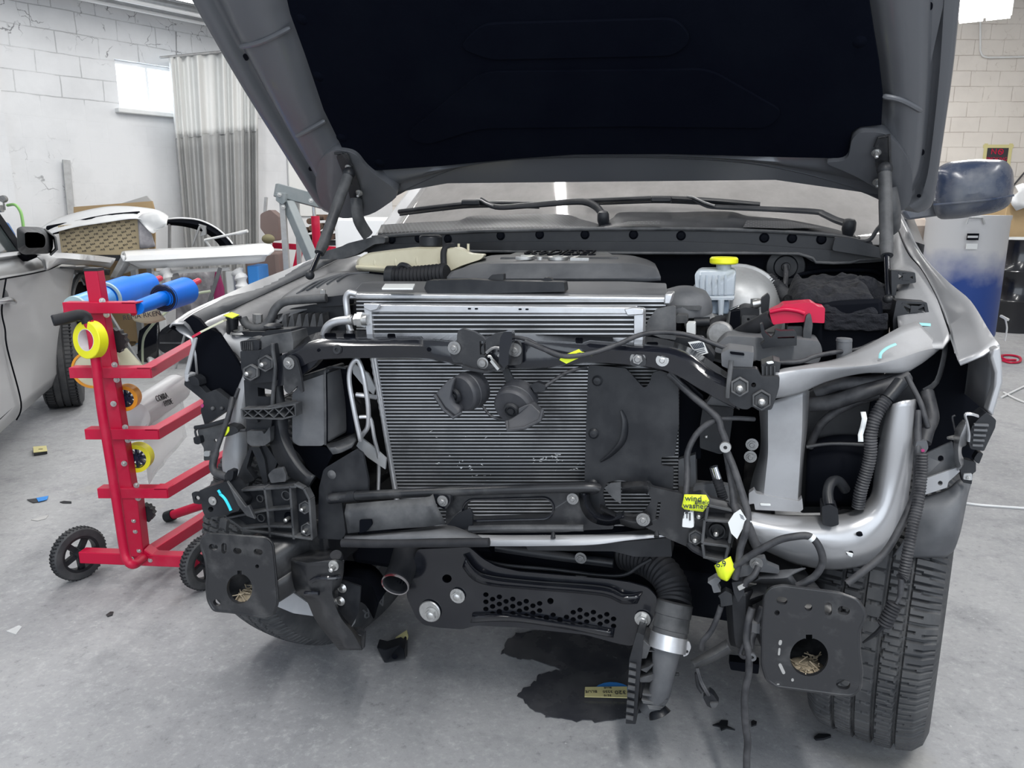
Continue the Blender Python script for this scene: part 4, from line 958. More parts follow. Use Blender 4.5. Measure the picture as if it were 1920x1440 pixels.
for j in range(9):
    rows.append([T(1545 + i * 7.5, 588 + j * 4 + 3 * noise.noise(V((i * .6, j * .6, 1))), -.118 - .006 * noise.fractal(V((i * .5, j * .9, 2)), 1, 2, 4)) for i in range(17)])
part('blanket_fold', 'blanket', MB().grid(rows), bat, 0, solid=.006, ang=70, sub=1)
for (cx, cy, v, r) in ((1620, 555, .10, .05), (1660, 575, .06, .05), (1522, 545, .12, .035), (1590, 548, .12, .045)):
    b = MB(); b.ball(T(cx, cy, v), r, 10)
    for p in b.v: p += (p - T(cx, cy, v)) * .35 * noise.fractal(p * 30, 1, 2, 4)
    part('blanket_tuft', 'blanket', b, bat)
part('battery_label', 'sticker', MB().prism([TZ(x, y, T(1580, 566, .02).z + .004) for x, y in rnd([(1557, 564), (1578, 567), (1600, 564), (1601, 573), (1580, 570), (1559, 569)], 2)], (0, 0, -.003)), bat)
tc_ = MB()
tc_.prism(P(rnd([(1442, 586), (1462, 577), (1469, 571), (1522, 567), (1534, 575), (1547, 577), (1546, 606), (1522, 605), (1519, 590), (1511, 591), (1508, 604), (1470, 606), (1449, 609)], 3), -.17), (0, .07, 0))
tcv = part('terminal_cover', 'red_plastic', tc_, None, .007, segs=3)
tubep('cover_edge', 'red_plastic', [(1444, 585, -.172), (1470, 580, -.174), (1495, 583, -.174), (1508, 588, -.173)], .005, tcv)
part('cover_cap', 'red_plastic', MB().plate(rnd([(1464, 575), (1476, 570), (1508, 566), (1522, 568), (1524, 574), (1466, 580)], 2), -.155, .05), tcv, .004)
tubep('battery_cable', 'rubber', [(1446, 596, -.16), (1425, 607, -.15), (1400, 620, -.13), (1380, 632, -.1)], .019)
pl('fuse_box_cover', 'plastic_grey', [(1338, 660), (1345, 645), (1362, 630), (1440, 634), (1500, 636), (1537, 640), (1543, 660), (1535, 682), (1430, 678), (1380, 668)], -.22, .10, r=8, bv=.012)
pl('cable_clip', 'plastic', [(1425, 608), (1430, 606), (1434, 622), (1446, 634), (1452, 628), (1454, 618), (1462, 621), (1490, 620), (1494, 626), (1494, 648), (1456, 650), (1430, 654), (1426, 646), (1434, 640), (1428, 628)], -.26, .025, [rnd([(1458, 632), (1490, 631), (1490, 634), (1458, 635)], 1)], r=2)
pl('cable_clip', 'plastic_dust', [(1512, 592), (1520, 588), (1524, 608), (1520, 640), (1506, 642), (1506, 620)], -.19, .02, r=3)
pl('cable_clip', 'plastic', [(1476, 612), (1504, 612), (1506, 640), (1476, 640)], -.17, .03, r=3)
for x, y, v in ((1504, 546, .06), (1546, 551, .10)): part('terminal_bolt', 'zinc', MB().bolt(T(x, y + 3, v), (0, -.2, 1), .011, .018), bat)
part('firewall_stud', 'zinc_dull', MB().ball(T(1580, 522, .40), .016, 8).bar(T(1580, 522, .38), T(1572, 545, .33), .010, .02), None)
part('firewall_grommet', 'plastic', MB().lathe(T(1473, 500, .44), FWD, [(0, .03), (.012, .03), (.014, .012), (.032, .012), (.036, .006), (.055, .004), (.058, 0)], 24))
tubep('firewall_cable', 'wire', [(1473, 498, .40), (1474, 515, .38), (1473, 540, .34), (1480, 555, .30), (1476, 575, .25)], .008)
part('harness_conduit', 'wire', MB().hose(P([(1440, 520, .30), (1462, 540, .28), (1478, 560, .24)], 0), .016, .008, 12))
tubep('firewall_rib', 'deep_black', [(1420, 522, .44), (1470, 520, .44), (1540, 508, .44), (1630, 507, .44), (1650, 515, .44)], .008)
pl('air_guide', 'plastic_dust', [(1205, 632), (1215, 600), (1230, 580), (1262, 573), (1267, 575), (1267, 638), (1240, 634), (1224, 628)], -.34, .01, r=3)
pl('inverter_cover', 'plastic', [(1262, 632), (1316, 636), (1340, 668), (1338, 680), (1290, 684), (1240, 660)], -.30, .06, r=5, bv=.006)
stk = [T(1290, 642, -.305), T(1318, 638, -.305), T(1328, 662, -.31), T(1308, 668, -.31)]
sk = part('barcode_sticker', 'sticker', MB().prism(stk, (0, .003, 0)))
b = MB()
for k in range(7):
    a = stk[0].lerp(stk[1], .1 + .12 * k); c = stk[3].lerp(stk[2], .1 + .12 * k)
    b.prism([a.lerp(c, .12), a.lerp(c, .5), a.lerp(c, .5) + V((.003, 0, 0)), a.lerp(c, .12) + V((.003, 0, 0))], (0, -.001, 0))
for k in range(3): b.prism([stk[0].lerp(stk[3], .6 + k * .12).lerp(stk[1].lerp(stk[2], .6 + k * .12), s_) for s_ in (.1, .85)] + [stk[0].lerp(stk[3], .64 + k * .12).lerp(stk[1].lerp(stk[2], .64 + k * .12), s_) for s_ in (.85, .1)], (0, -.001, 0))
part('sticker_print', 'tag_ink', b, sk)
tubep('release_cable', 'wire', [(985, 640, -.50), (1020, 655, -.51), (1060, 668, -.52), (1110, 662, -.51), (1160, 645, -.48), (1200, 628, -.45), (1240, 623, -.42), (1290, 628, -.40), (1340, 645, -.40), (1375, 658, -.40)], .0052)
# headlamp bracket stops beside the right fender
for pts, v, hs in (([(1671, 506), (1716, 511), (1718, 530), (1696, 533), (1682, 533), (1679, 560), (1672, 570)], .02, [[(1684, 511), (1711, 514), (1712, 526), (1686, 524)]]),
                   ([(1681, 563), (1738, 567), (1744, 597), (1700, 597), (1694, 636), (1676, 642), (1674, 600)], -.09, [[(1690, 568), (1732, 571), (1736, 590), (1704, 589)]])):
    o = pl('fender_bracket', 'plastic', pts, v, .05, [rnd(h, 2) for h in hs], r=3, bv=.002)
    h = hs[0]; c = [(h[0][0] + h[2][0]) / 2, (h[0][1] + h[2][1]) / 2]
    b = MB()
    for k in range(4): b.bar(T(*h[k], v + .01), T(*c, v + .01), .006, .02, (0, 1, 0))
    b.box(T(*c, v + .008), (.016, .02, .016)); part('bracket_web', 'plastic', b, o)
part('bump_stop', 'plastic_grey', MB().tube([T(1583, 675, -.28), T(1583, 638, -.28)], .0165, 10).lathe(T(1583, 636, -.28), UP, [(0, .004), (.016, .002), (.017, -.004)], 20))
part('bump_stop', 'plastic', MB().tube([T(436, 624, -.24), T(436, 596, -.24)], .0165, 10).lathe(T(438, 594, -.24), UP, [(0, .004), (.021, .002), (.022, -.004)], 20))
tg = part('tag_yellow', 'tag_yellow', MB().prism([TZ(x, y, T(436, 591, -.24).z + .003) for x, y in ((419, 591), (434, 585), (449, 590), (436, 596))], (0, 0, -.002)))
part('washer_bolt', 'zinc_dull', MB().bolt(T(452, 620, -.25), UP, .008, .012, 2.6).lathe(T(452, 621, -.25), UP, [(.026, 0), (.03, -.006), (.018, -.008)], 18))
pl('latch_arm', 'plastic', [(446, 622), (500, 622), (520, 628), (518, 634), (452, 630)], -.27, .012)
# ---------------------------------------------------------------- front structure of the truck
def lc(name, m, curves, n=30, par=None, solid=.004, ang=45, smooth_cross=0):
    rows = [curv(c, n) for c in curves]
    if smooth_cross:
        rows = list(zip(*[spline([r[k] for r in rows], smooth_cross) for k in range(n)]))
        rows = [list(r) for r in rows]
    return part(name, m, MB().grid(rows), par, 0, solid=solid, ang=ang)
# upper tie bar
tb_top_r = [(556, 645, -.40), (600, 622, -.38), (700, 620, -.36), (850, 622, -.36), (1000, 622, -.36), (1150, 628, -.36), (1220, 632, -.36), (1262, 640, -.36), (1300, 655, -.36), (1340, 682, -.37), (1390, 716, -.39)]
tb_top_f = [(536, 664, -.455), (592, 643, -.455), (690, 640, -.455), (800, 638, -.455), (880, 645, -.455), (1000, 642, -.455), (1130, 648, -.455), (1220, 652, -.455), (1262, 658, -.455), (1300, 674, -.455), (1335, 702, -.455), (1386, 724, -.455)]
tb_mid = [(534, 670, -.465), (592, 652, -.465), (690, 648, -.465), (800, 650, -.465), (880, 662, -.462), (1000, 660, -.462), (1130, 658, -.465), (1220, 660, -.465), (1262, 668, -.465), (1300, 686, -.465), (1335, 714, -.465), (1386, 736, -.465)]
tb_bot = [(545, 692, -.46), (560, 690, -.46), (600, 674, -.46), (700, 671, -.46), (800, 672, -.46), (880, 686, -.46), (1000, 690, -.46), (1090, 680, -.46), (1160, 682, -.46), (1230, 690, -.46), (1270, 704, -.46), (1310, 728, -.46), (1350, 750, -.46), (1386, 768, -.46)]
tb_back = [(x, y + 2, -.40) for x, y, v in tb_bot]
tie = lc('upper_tie_bar', 'black_paint', [tb_top_r, tb_top_f, tb_mid, tb_bot, tb_back], 60)
for x, y, w, h in ((624, 629, 22, 6), (660, 630, 22, 6), (738, 630, 15, 6), (1088, 638, 14, 6), (1224, 646, 22, 6)):
    p = T(x, y, -.42); part('bar_hole', 'deep_black', MB().prism([T(a, b, -.405) + V((0, -.012, .004)) for a, b in slot(x, y, w, h, 0)], (0, 0, -.003)), tie)
for x, y, r in ((597, 657, 3), (804, 655, 4)): part('bar_hole', 'deep_black', MB().lathe(T(x, y, -.466), FWD, [(0, .001), (r * .0011, .001), (r * .0013, 0)], 14), tie)
part('bar_grommet', 'plastic', MB().lathe(T(634, 655, -.462), FWD, [(0, .004), (.004, .004), (.005, .008), (.010, .008), (.012, .003)], 20), tie)
bolt(1196, 673, -.462, .011, tie, 'zinc_dull'); bolt(1242, 675, -.462, .009, tie)
pl('bolt_plate', 'black_steel', [(1180, 682), (1190, 664), (1204, 664), (1212, 676), (1210, 686), (1188, 687)], -.466, .004, par=tie)
# side flange with rounded lobe (left end of the bar)
lobe = pl('bar_end_flange', 'black_steel', [(531, 674), (537, 667), (548, 667), (556, 674), (563, 700), (568, 735), (564, 737), (558, 722), (549, 733), (540, 739), (532, 730)], -.475, .008, r=5, bv=.003, par=tie)
bolt(542, 681, -.476, .010, lobe, 'zinc_dull')
pl('bar_web', 'black_paint', [(517, 672), (536, 662), (560, 660), (600, 672), (584, 690), (560, 706), (548, 720), (517, 725)], -.452, .03, r=4, bv=.003, par=tie)
# hood latch
lt_ = pl('hood_latch', 'black_steel', [(844, 646), (856, 640), (858, 620), (866, 616), (888, 622), (905, 632), (912, 640), (902, 650), (902, 662), (910, 668), (912, 680), (936, 690), (930, 696), (905, 697), (868, 692), (868, 680), (850, 680), (844, 664)], -.50, .012, [rnd([(899, 640), (906, 640), (909, 664), (900, 666)], 2)], r=4, bv=.003)
pl('latch_lip', 'black_steel', [(866, 684), (882, 690), (910, 696), (934, 690), (938, 694), (912, 700), (884, 696), (866, 692)], -.512, .02, par=lt_)
pl('latch_plate', 'black_steel', [(911, 636), (926, 626), (958, 620), (962, 626), (960, 640), (950, 680), (946, 694), (938, 696), (934, 680), (938, 664), (932, 652), (920, 652), (910, 664)], -.508, .012, r=3, bv=.003, par=lt_)
pl('latch_cheek', 'black_paint', [(938, 632), (945, 622), (960, 622), (960, 642), (954, 660), (953, 684), (944, 690), (936, 680), (936, 650)], -.528, .022, r=3, bv=.003, par=lt_)
pl('latch_base', 'black_steel', [(948, 640), (972, 638), (978, 650), (978, 684), (950, 686)], -.480, .01, r=6, par=lt_)
tubep('latch_pawl', 'zinc_dull', [(912, 662, -.515), (923, 653, -.515), (934, 652, -.515), (940, 658, -.515), (934, 668, -.515)], .0035, lt_, 6, 2)
part('latch_spring', 'zinc', MB().bar(T(922, 675, -.525), T(936, 692, -.525), .013, .006).tube(spline(P([(915, 669, -.525), (919, 668, -.525), (925, 678, -.525)], 0), 3), .003, 6), lt_)
part('latch_rivet', 'zinc_dull', MB().lathe(T(905, 681, -.502), FWD, [(0, .006), (.008, .005), (.010, .001), (.013, 0)], 18), lt_)
bolt(852, 652, -.502, .010, lt_, 'zinc_dull'); bolt(966, 656, -.482, .010, lt_, 'zinc_dull')
tubep('release_cable', 'wire', [(962, 632, -.49), (990, 637, -.495), (1015, 652, -.50), (1045, 667, -.505), (1080, 667, -.50)], .0045)
tgm = MB(); tgm.prism([T(1049, 675, -.515), T(1053, 668, -.515), (T(1085, 655, -.51)), T(1090, 660, -.51), T(1112, 662, -.505), T(1110, 667, -.505), T(1088, 670, -.51), T(1062, 682, -.515)], (0, .003, 0))
ty = part('tag_yellow', 'tag_yellow', tgm)
part('tag_mark', 'tag_ink', MB().plate([(1082, 662), (1088, 661), (1089, 671), (1083, 671)], -.518, .002).plate(circ(1097, 664, 1.6), -.512, .004), ty)
# horns
def horn(cx, cy, rp, ax, flare, hub, lipc, v):
    b = MB(); k = rp * .00112; a = V(ax).normalized(); c = T(cx, cy, v)
    b.lathe(c, a, [(0, .006), (k * .45, .005), (k * .9, .004), (k * .98, 0), (k, -.004), (k, -.016), (k * 1.03, -.018), (k * 1.03, -.034), (k * .97, -.036), (k * .95, -.05), (0, -.05)], 36)
    h = part('horn', 'horn_black', b, None, 0, ang=30)
    part('horn_hub', 'plastic', MB().lathe(T(*hub, v - .004), a, [(0, .009), (.007, .009), (.009, .005), (.012, .005), (.013, .010), (.017, .010), (.019, .003)], 22), h)
    f = MB()
    f.prism([T(x, y, z) for x, y, z in flare], (0, .026, 0)); part('horn_flare', 'horn_black', f, h, .008, segs=3)
    part('flare_lip', 'horn_black', MB().tube([T(x, y, z) for x, y, z in lipc], .004, 8), h)
    return h
h1 = horn(866, 738, 37, (-.42, -1, -.12), [(855, 707, -.525), (838, 714, -.535), (814, 740, -.545), (832, 768, -.545), (850, 783, -.545), (864, 775, -.54), (862, 764, -.535), (852, 755, -.535), (846, 740, -.535), (850, 722, -.53)], (854, 742), [(814, 740, -.55), (832, 768, -.55), (850, 783, -.55), (866, 774, -.545)], -.515)
h2 = horn(961, 764, 39, (-.10, -1, -.35), [(972, 766, -.545), (985, 760, -.54), (996, 757, -.535), (1012, 772, -.545), (1016, 785, -.55), (1008, 795, -.555), (985, 802, -.56), (952, 804, -.56), (950, 790, -.55), (962, 784, -.545), (972, 776, -.545)], (960, 768), [(1017, 768, -.548), (1012, 788, -.556), (984, 802, -.563), (952, 806, -.563), (950, 790, -.552)], -.52)
pl('horn_strap', 'plastic', [(890, 692), (906, 696), (900, 724), (888, 716)], -.485, .008, par=h1); pl('horn_strap', 'plastic', [(940, 690), (952, 690), (966, 718), (950, 722)], -.485, .008, par=h2)
pl('horn_connector', 'plastic', [(994, 722), (1006, 717), (1022, 722), (1022, 734), (1002, 736)], -.505, .02, r=2, par=h2)
tubep('horn_wire', 'wire', [(1020, 726, -.50), (1040, 712, -.49), (1060, 700, -.47), (1082, 692, -.45), (1100, 688, -.43)], .0038); tubep('horn_wire', 'wire', [(904, 760, -.49), (918, 778, -.50), (935, 785, -.50), (950, 786, -.50)], .003)
# air deflector to the right of the condenser
ad = pl('air_deflector', 'plastic', [(1103, 684), (1173, 690), (1200, 720), (1206, 727), (1214, 724), (1220, 712), (1222, 700), (1236, 694), (1272, 706), (1273, 793), (1265, 855), (1240, 857), (1240, 873), (1263, 876), (1262, 918), (1160, 900), (1138, 905), (1130, 925), (1136, 955), (1160, 978), (1107, 968), (1099, 962), (1096, 893), (1100, 760)], -.425, .006, r=4, bv=.0015)
tubep('pressed_bead', 'plastic', [(1165, 770, -.428), (1172, 792, -.430), (1168, 825, -.432), (1148, 850, -.430), (1126, 866, -.427)], [.003 + .006 * sin(PI * k / 20) for k in range(21)], ad, 12, 5, flat=.35)
for x, y in ((1120, 714), (1113, 813), (1112, 908)): part('push_clip', 'plastic', MB().lathe(T(x, y, -.426), FWD, [(0, .006), (.008, .005), (.012, .001)], 16), ad)
part('torn_flap', 'plastic_dust', MB().prism(P([(1133, 915), (1145, 906), (1164, 904), (1164, 945), (1150, 935)], -.475), (0, .004, 0)), ad)
# lower cross bar and crossmember
lb = part('lower_cross_bar', 'black_steel', MB().tube(spline(P([(618, 935, -.45), (650, 931, -.455), (850, 921, -.455), (1095, 914, -.45), (1110, 918, -.44)], 0), 5), .0115, 14))
part('bar_sleeve', 'plastic', MB().tube(P([(618, 935, -.45), (668, 930, -.455)], 0), .0135, 14), lb)
cm = pl('lower_crossmember', 'black_steel', [(838, 935), (850, 927), (1096, 921), (1102, 955), (1120, 975), (1150, 984), (1150, 992), (1098, 994), (1060, 998), (850, 1000), (835, 980)], -.44, .03, [slot(953, 955, 168, 38, -1.5, 7)], r=6, bv=.006)
tubep('slot_lip', 'black_paint', [(x, y, -.442) for x, y in slot(953, 955, 170, 40, -1.5, 7)] + [(1037, 955, -.442)], .003, cm, 6, 1)
bolt(830, 939, -.475, .009, cm, 'zinc_dull'); bolt(1074, 935, -.452, .009, cm, 'zinc_dull')
pl('bolt_bracket', 'black_paint', [(806, 930), (814, 926), (845, 928), (844, 945), (835, 956), (822, 950)], -.470, .02, par=cm)
lc('crossmember_curve', 'black_paint', [[(1085, 925, -.44), (1090, 955, -.45), (1108, 978, -.46), (1140, 986, -.46), (1170, 980, -.45)], [(1094, 925, -.46), (1099, 950, -.47), (1114, 968, -.48), (1140, 976, -.48), (1170, 968, -.47)], [(1106, 925, -.44), (1108, 945, -.45), (1120, 960, -.46), (1142, 966, -.46), (1170, 958, -.45)]], 20, cm)
dl_ = lc('lower_air_deflector', 'plastic_dust', [[(649, 945, -.49), (730, 938, -.49), (800, 932, -.485), (812, 926, -.48)], [(646, 962, -.505), (730, 955, -.505), (800, 950, -.50), (818, 946, -.49)], [(652, 1000, -.51), (735, 992, -.51), (798, 988, -.50), (836, 982, -.48)]], 24, None, .004)
part('deflector_cutout', 'deep_black', MB().plate(rnd([(674, 975), (696, 974), (698, 983), (688, 996), (674, 1000)], 2), -.516, .004), dl_)
lc('deflector_shelf', 'plastic_grey', [[(646, 1004, -.50), (740, 996, -.49), (838, 984, -.46), (850, 990, -.45)], [(645, 1010, -.525), (740, 1002, -.52), (840, 998, -.50), (905, 1006, -.48)], [(643, 1018, -.535), (740, 1012, -.53), (840, 1012, -.52), (915, 1014, -.50)]], 20, dl_, .004)
pl('deflector_flap', 'plastic', [(838, 985), (855, 965), (880, 953), (886, 962), (886, 990), (860, 995)], -.46, .006, par=dl_)
part('foam_roll', 'rubber', MB().tube(P([(642, 1018, -.53), (700, 1019, -.53), (917, 1017, -.52)], 0), .0105, 14), dl_)
ws_ = lc('white_trim_strip', 'primer_grey', [[(868, 1001, -.475), (930, 1003, -.475), (1030, 1003, -.47), (1130, 1002, -.46), (1258, 1001, -.44)], [(912, 1014, -.50), (960, 1013, -.50), (1050, 1012, -.49), (1140, 1007, -.47), (1258, 1003, -.45)], [(914, 1024, -.50), (1000, 1024, -.50), (1107, 1021, -.49), (1180, 1012, -.47), (1256, 1006, -.45)]], 30, None, .003)
for x, y in ((1037, 1003), (1231, 1001)): part('trim_clip', 'plastic', MB().tube([T(x, y + 6, -.50), T(x, y - 5, -.49)], [.006, .004], 8), ws_)
pl('lower_lip', 'plastic', [(985, 1022), (1110, 1021), (1258, 1008), (1260, 1044), (1190, 1044), (1150, 1034), (990, 1032)], -.43, .06, r=3)
tubep('lip_strap', 'plastic_dust', [(880, 992, -.47), (950, 990, -.47), (1050, 990, -.465), (1094, 990, -.46)], .008, None, 8, 3)
# skid plate with its perforated panel
holes = []
for j, (y0, n0, x0) in enumerate(((1110, 0, 0),)): pass
for k in range(20):
    bx = 911 + 12.6 * k; by = 1115 + (k % 2) * 6.5 + k * 2.05 - (0 if k < 9 or k > 12 else -4)
    for r_ in range(3):
        if 9 <= k <= 12 and r_ < 1: continue
        yy = by + 13.5 * r_
        if yy < 1110 + k * 1.6 or yy > 1150 + k * 1.5: continue
        holes.append(circ(bx, yy, 5.2, 4.6, 10))
sk_o = [(782, 1030), (880, 1026), (905, 1048), (930, 1062), (975, 1072), (1140, 1086), (1180, 1092), (1215, 1102), (1232, 1120), (1230, 1150), (1208, 1192), (1184, 1212), (1155, 1206), (1097, 1190), (963, 1176), (893, 1173), (867, 1180), (822, 1177), (794, 1172), (780, 1158), (762, 1118), (768, 1070)]
sp_ = MB().plate(rnd(sk_o, 8), -.36, .006, holes + [circ(838, 1085, 9, 8, 14), circ(1032, 1127, 6, 6, 12)])
skid = part('skid_plate', 'black_paint', sp_, None, .0015)
part('skid_backing', 'deep_black', MB().plate([(800, 1040), (1200, 1100), (1190, 1190), (800, 1165)], -.30, .01), skid)
lc('skid_ridge', 'black_paint', [[(868, 1040, -.362), (888, 1066, -.362), (918, 1080, -.362), (1000, 1090, -.362), (1130, 1100, -.362), (1170, 1116, -.362), (1205, 1112, -.362)], [(872, 1048, -.378), (892, 1074, -.380), (922, 1087, -.380), (1000, 1096, -.380), (1128, 1107, -.380), (1168, 1120, -.378), (1200, 1120, -.370)], [(868, 1062, -.362), (888, 1086, -.362), (922, 1097, -.362), (1000, 1104, -.362), (1126, 1115, -.362), (1166, 1130, -.362), (1195, 1130, -.362)]], 36, skid, .003, 60, 4)
lc('skid_ridge', 'black_paint', [[(885, 1150, -.362), (960, 1150, -.362), (1060, 1165, -.362), (1150, 1180, -.362)], [(885, 1158, -.375), (960, 1157, -.378), (1060, 1172, -.378), (1150, 1188, -.372)], [(882, 1168, -.362), (960, 1166, -.362), (1060, 1180, -.362), (1150, 1196, -.362)]], 24, skid, .003, 60, 4)
bolt(858, 1117, -.364, .014, skid, 'zinc', h=.011, w=1.45); bolt(1205, 1160, -.364, .013, skid, 'zinc', h=.011, w=1.5)
part('bolt_washer', 'zinc', MB().lathe(T(806, 1146, -.364), FWD, [(0, .004), (.028, .004), (.030, .002), (.030, 0)], 28), skid); bolt(809, 1151, -.369, .015, skid, 'zinc', h=.012, w=1.25)
# front axle / crossmember above the skid plate
part('engine_crossmember', 'deep_black', MB().bar((-.60, -.15, .42), (.52, -.15, .40), .18, .12).bar((-.75, .0, .40), (.75, .0, .40), .07, .07).cyl((-.2, -.1, .36), (.2, -.1, .36), .09), None, .02)
tubep('brake_pipe', 'plastic', [(905, 1050, -.33), (950, 1060, -.33), (1040, 1068, -.33), (1120, 1078, -.33), (1170, 1078, -.33), (1200, 1060, -.33), (1222, 1048, -.33)], .0045)
part('pan_bolt', 'zinc_dull', MB().bolt(T(1089, 1046, -.30), FWD, .010, .008))
tubep('pan_rail', 'plastic', [(930, 1026, -.29), (1040, 1042, -.29), (1150, 1056, -.29)], .012)
# big lower hose and the intercooler elbow hanging from it
hs = part('turbo_hose', 'rubber', MB().hose(P([(1170, 1038, -.22), (1215, 1052, -.26), (1250, 1080, -.30), (1264, 1115, -.33), (1264, 1135, -.35)], 0), .040, .012, 24, .035))
q = P([(1266, 1128, -.36), (1252, 1208, -.40)], 0)
part('hose_sleeve', 'plastic_dust', MB().tube([q[0], q[0].lerp(q[1], .03), q[0].lerp(q[1], .32), q[0].lerp(q[1], .34), q[0].lerp(q[1], .64), q[0].lerp(q[1], .66), q[1]], [.038, .0425, .0425, .0405, .0425, .0405, .0425], 28), hs)
q2 = P([(1255, 1190, -.39), (1250, 1218, -.405)], 0)
part('hose_clamp', 'alloy', MB().tube([q2[0], q2[1]], .0445, 28).plate(rnd([(1283, 1204), (1292, 1202), (1296, 1214), (1290, 1228), (1281, 1232)], 3), -.40, .004, [circ(1288, 1222, 3)]), hs)
el = part('duct_elbow', 'plastic_grey', MB().tube(spline(P([(1250, 1212, -.40), (1247, 1240, -.41), (1242, 1275, -.41), (1233, 1305, -.40), (1215, 1325, -.38)], 0), 6), [.036 - .010 * min(1, k / 10) for k in range(25)], 20), hs)
fl_ = pl('duct_flange', 'plastic', [(1194, 1186), (1198, 1187), (1208, 1192), (1206, 1200), (1192, 1358), (1173, 1357), (1180, 1236)], -.43, .09, r=2, bv=.002, par=hs)
for k in range(8):
    y = 1246 + 14 * k; part('flange_rib', 'plastic_dust', MB().bar(T(1180 - k * .9, y, -.436), T(1193 - k * .8, y + 3, -.436), .004, .01), hs)
for pts in ([(1206, 1200), (1220, 1213), (1212, 1235), (1200, 1236)], [(1206, 1222), (1250, 1218), (1254, 1224), (1212, 1222)], [(1200, 1256), (1216, 1250), (1234, 1238), (1226, 1248), (1212, 1262)], [(1197, 1272), (1220, 1266), (1240, 1256), (1234, 1268), (1218, 1280), (1200, 1280)], [(1204, 1300), (1228, 1303), (1226, 1307), (1204, 1304)], [(1202, 1312), (1230, 1318), (1252, 1312), (1240, 1322), (1205, 1319)], [(1213, 1322), (1244, 1326), (1238, 1332), (1216, 1330)]):
    part('duct_fin', 'plastic_dust', MB().prism(P(pts, -.425), (0, .07, 0)), hs, .0015)
part('duct_foot', 'plastic', MB().lathe(T(1236, 1338, -.40), (.5, -.3, -.8), [(.002, -.03), (.02, -.015), (.028, .004), (.022, .006), (.0, .002)], 20), hs)
part('duct_nipple', 'plastic', MB().cyl(T(1264, 1264, -.40), T(1273, 1264, -.40), .004), hs)
# open black pipe
pp_ = P([(768, 1010, -.30), (756, 1060, -.36), (741, 1096, -.42)], 0)
pi = part('open_hose_pipe', 'rubber', MB().tube(spline(pp_, 5), .036, 24, caps=False), None, 0, solid=.004)
d = (pp_[2] - pp_[1]).normalized()
part('pipe_rim', 'worn_rim', MB().lathe(pp_[2], d, [(.0335, -.02), (.034, .002), (.0360, .003), (.0370, -.001), (.036, -.004)], 28), pi)
part('pipe_inside', 'deep_black', MB().lathe(pp_[2], d, [(0, -.08), (.0336, -.07), (.0336, -.003)], 24), pi)
# bumper mounting plates on the frame horns
def mount(o, hs, v, cx, cy, back):
    m = pl('bumper_mount_plate', 'black_steel', o, v, .010, hs, r=7, bv=0)
    c0 = T(cx, cy, v + .01); c1 = V((back, -.12, .47)); 
    b = MB(); n = 20; r1 = [.085, .075]
    a, e = [], []
    x = V((1, 0, 0)); z = V((0, 0, 1))
    for k in range(n + 1):
        t = 2 * PI * k / n; s_ = 1 / max(abs(cos(t)), abs(sin(t))); s_ = min(s_, 1.25)
        a.append(c0 + x * cos(t) * .075 * s_ + z * sin(t) * .075 * s_); e.append(c1 + x * cos(t) * .055 * s_ + z * sin(t) * .085 * s_)
    b.grid([a, e]); part('frame_horn', 'black_steel', b, m, 0, solid=.006)
    lipo = rnd(o, 7); part('plate_lip', 'black_steel', MB().tube([T(x_, y_, v + .006) for x_, y_ in lipo] + [T(*lipo[0], v + .006)], .006, 8), m)
    return m
hole = lambda cx, cy, rx, ry, nx, ny: [p for p in circ(cx, cy, rx, ry, 26, -PI / 2) if not abs(p[0] - nx) < 4 or p[1] > cy] + []
def keyhole(cx, cy, rx, ry, nw, nh):
    pts = []
    for k in range(1, 28):
        a = -PI / 2 + 2 * PI * k / 28
        pts.append((cx + rx * cos(a), cy + ry * sin(a)))
    y = cy - ry
    return pts + [(cx - nw, y + 2), (cx - nw, y - nh), (cx + nw, y - nh), (cx + nw, y + 2)]
m1 = mount([(379, 1012), (388, 1002), (500, 1010), (510, 1022), (512, 1045), (517, 1100), (519, 1130), (512, 1150), (495, 1155), (435, 1146), (402, 1143), (392, 1125), (389, 1100), (391, 1075), (387, 1045), (380, 1028)],
           [keyhole(449, 1104, 24, 28, 4, 6), slot(400, 1026, 17, 11, 12), slot(420, 1028, 10, 20), slot(445, 1033, 16, 11, 10), slot(484, 1035, 17, 11, 10), circ(482, 1062, 3.6), slot(407, 1130, 15, 12, 20)], -.56, 450, 1095, -.62)
m2 = mount([(1437, 1116), (1447, 1104), (1467, 1100), (1573, 1114), (1606, 1126), (1620, 1147), (1618, 1162), (1609, 1178), (1608, 1220), (1613, 1258), (1610, 1290), (1597, 1302), (1573, 1300), (1457, 1285), (1440, 1273), (1432, 1247), (1432, 1180)],
           [keyhole(1517, 1232, 36, 36, 6, 6), slot(1466, 1126, 21, 14, 10), circ(1457, 1149, 5), circ(1516, 1139, 7), slot(1553, 1142, 14, 25), slot(1582, 1145, 23, 16, 12), slot(1581, 1283, 27, 18, 12)], -.56, 1520, 1215, .50)
for mm_, cx, cy in ((m1, 452, 1118), (m2, 1517, 1256)):
    random.seed(int(cx)); b = MB(); c = T(cx, cy + 2, -.545)
    b.ball(c + V((0, .045, -.030)), .045, 8, (1, 1, .5))
    for k in range(34):
        p = c + V((random.uniform(-.028, .028), random.uniform(-.004, .07), -.012 + random.uniform(-.006, .012))); d = V((random.uniform(-1, 1), random.uniform(-1, 1), random.uniform(-.3, .3))).normalized()
        b.tube([p - d * .014, p + d * .014], .0013, 4)
    part('straw_nest', 'straw', b, mm_)
for x, y, w, h, a in ((1463, 1205, 6, 10, 10), (1461, 1222, 4, 14, 6), (1466, 1254, 6, 22, -25), (1486, 1275, 5, 6, 0), (1459, 1283, 5, 2, 0)): part('scrape_mark', 'zinc', MB().plate(slot(x, y, w, h, a, 3), -.5612, .001), m2)
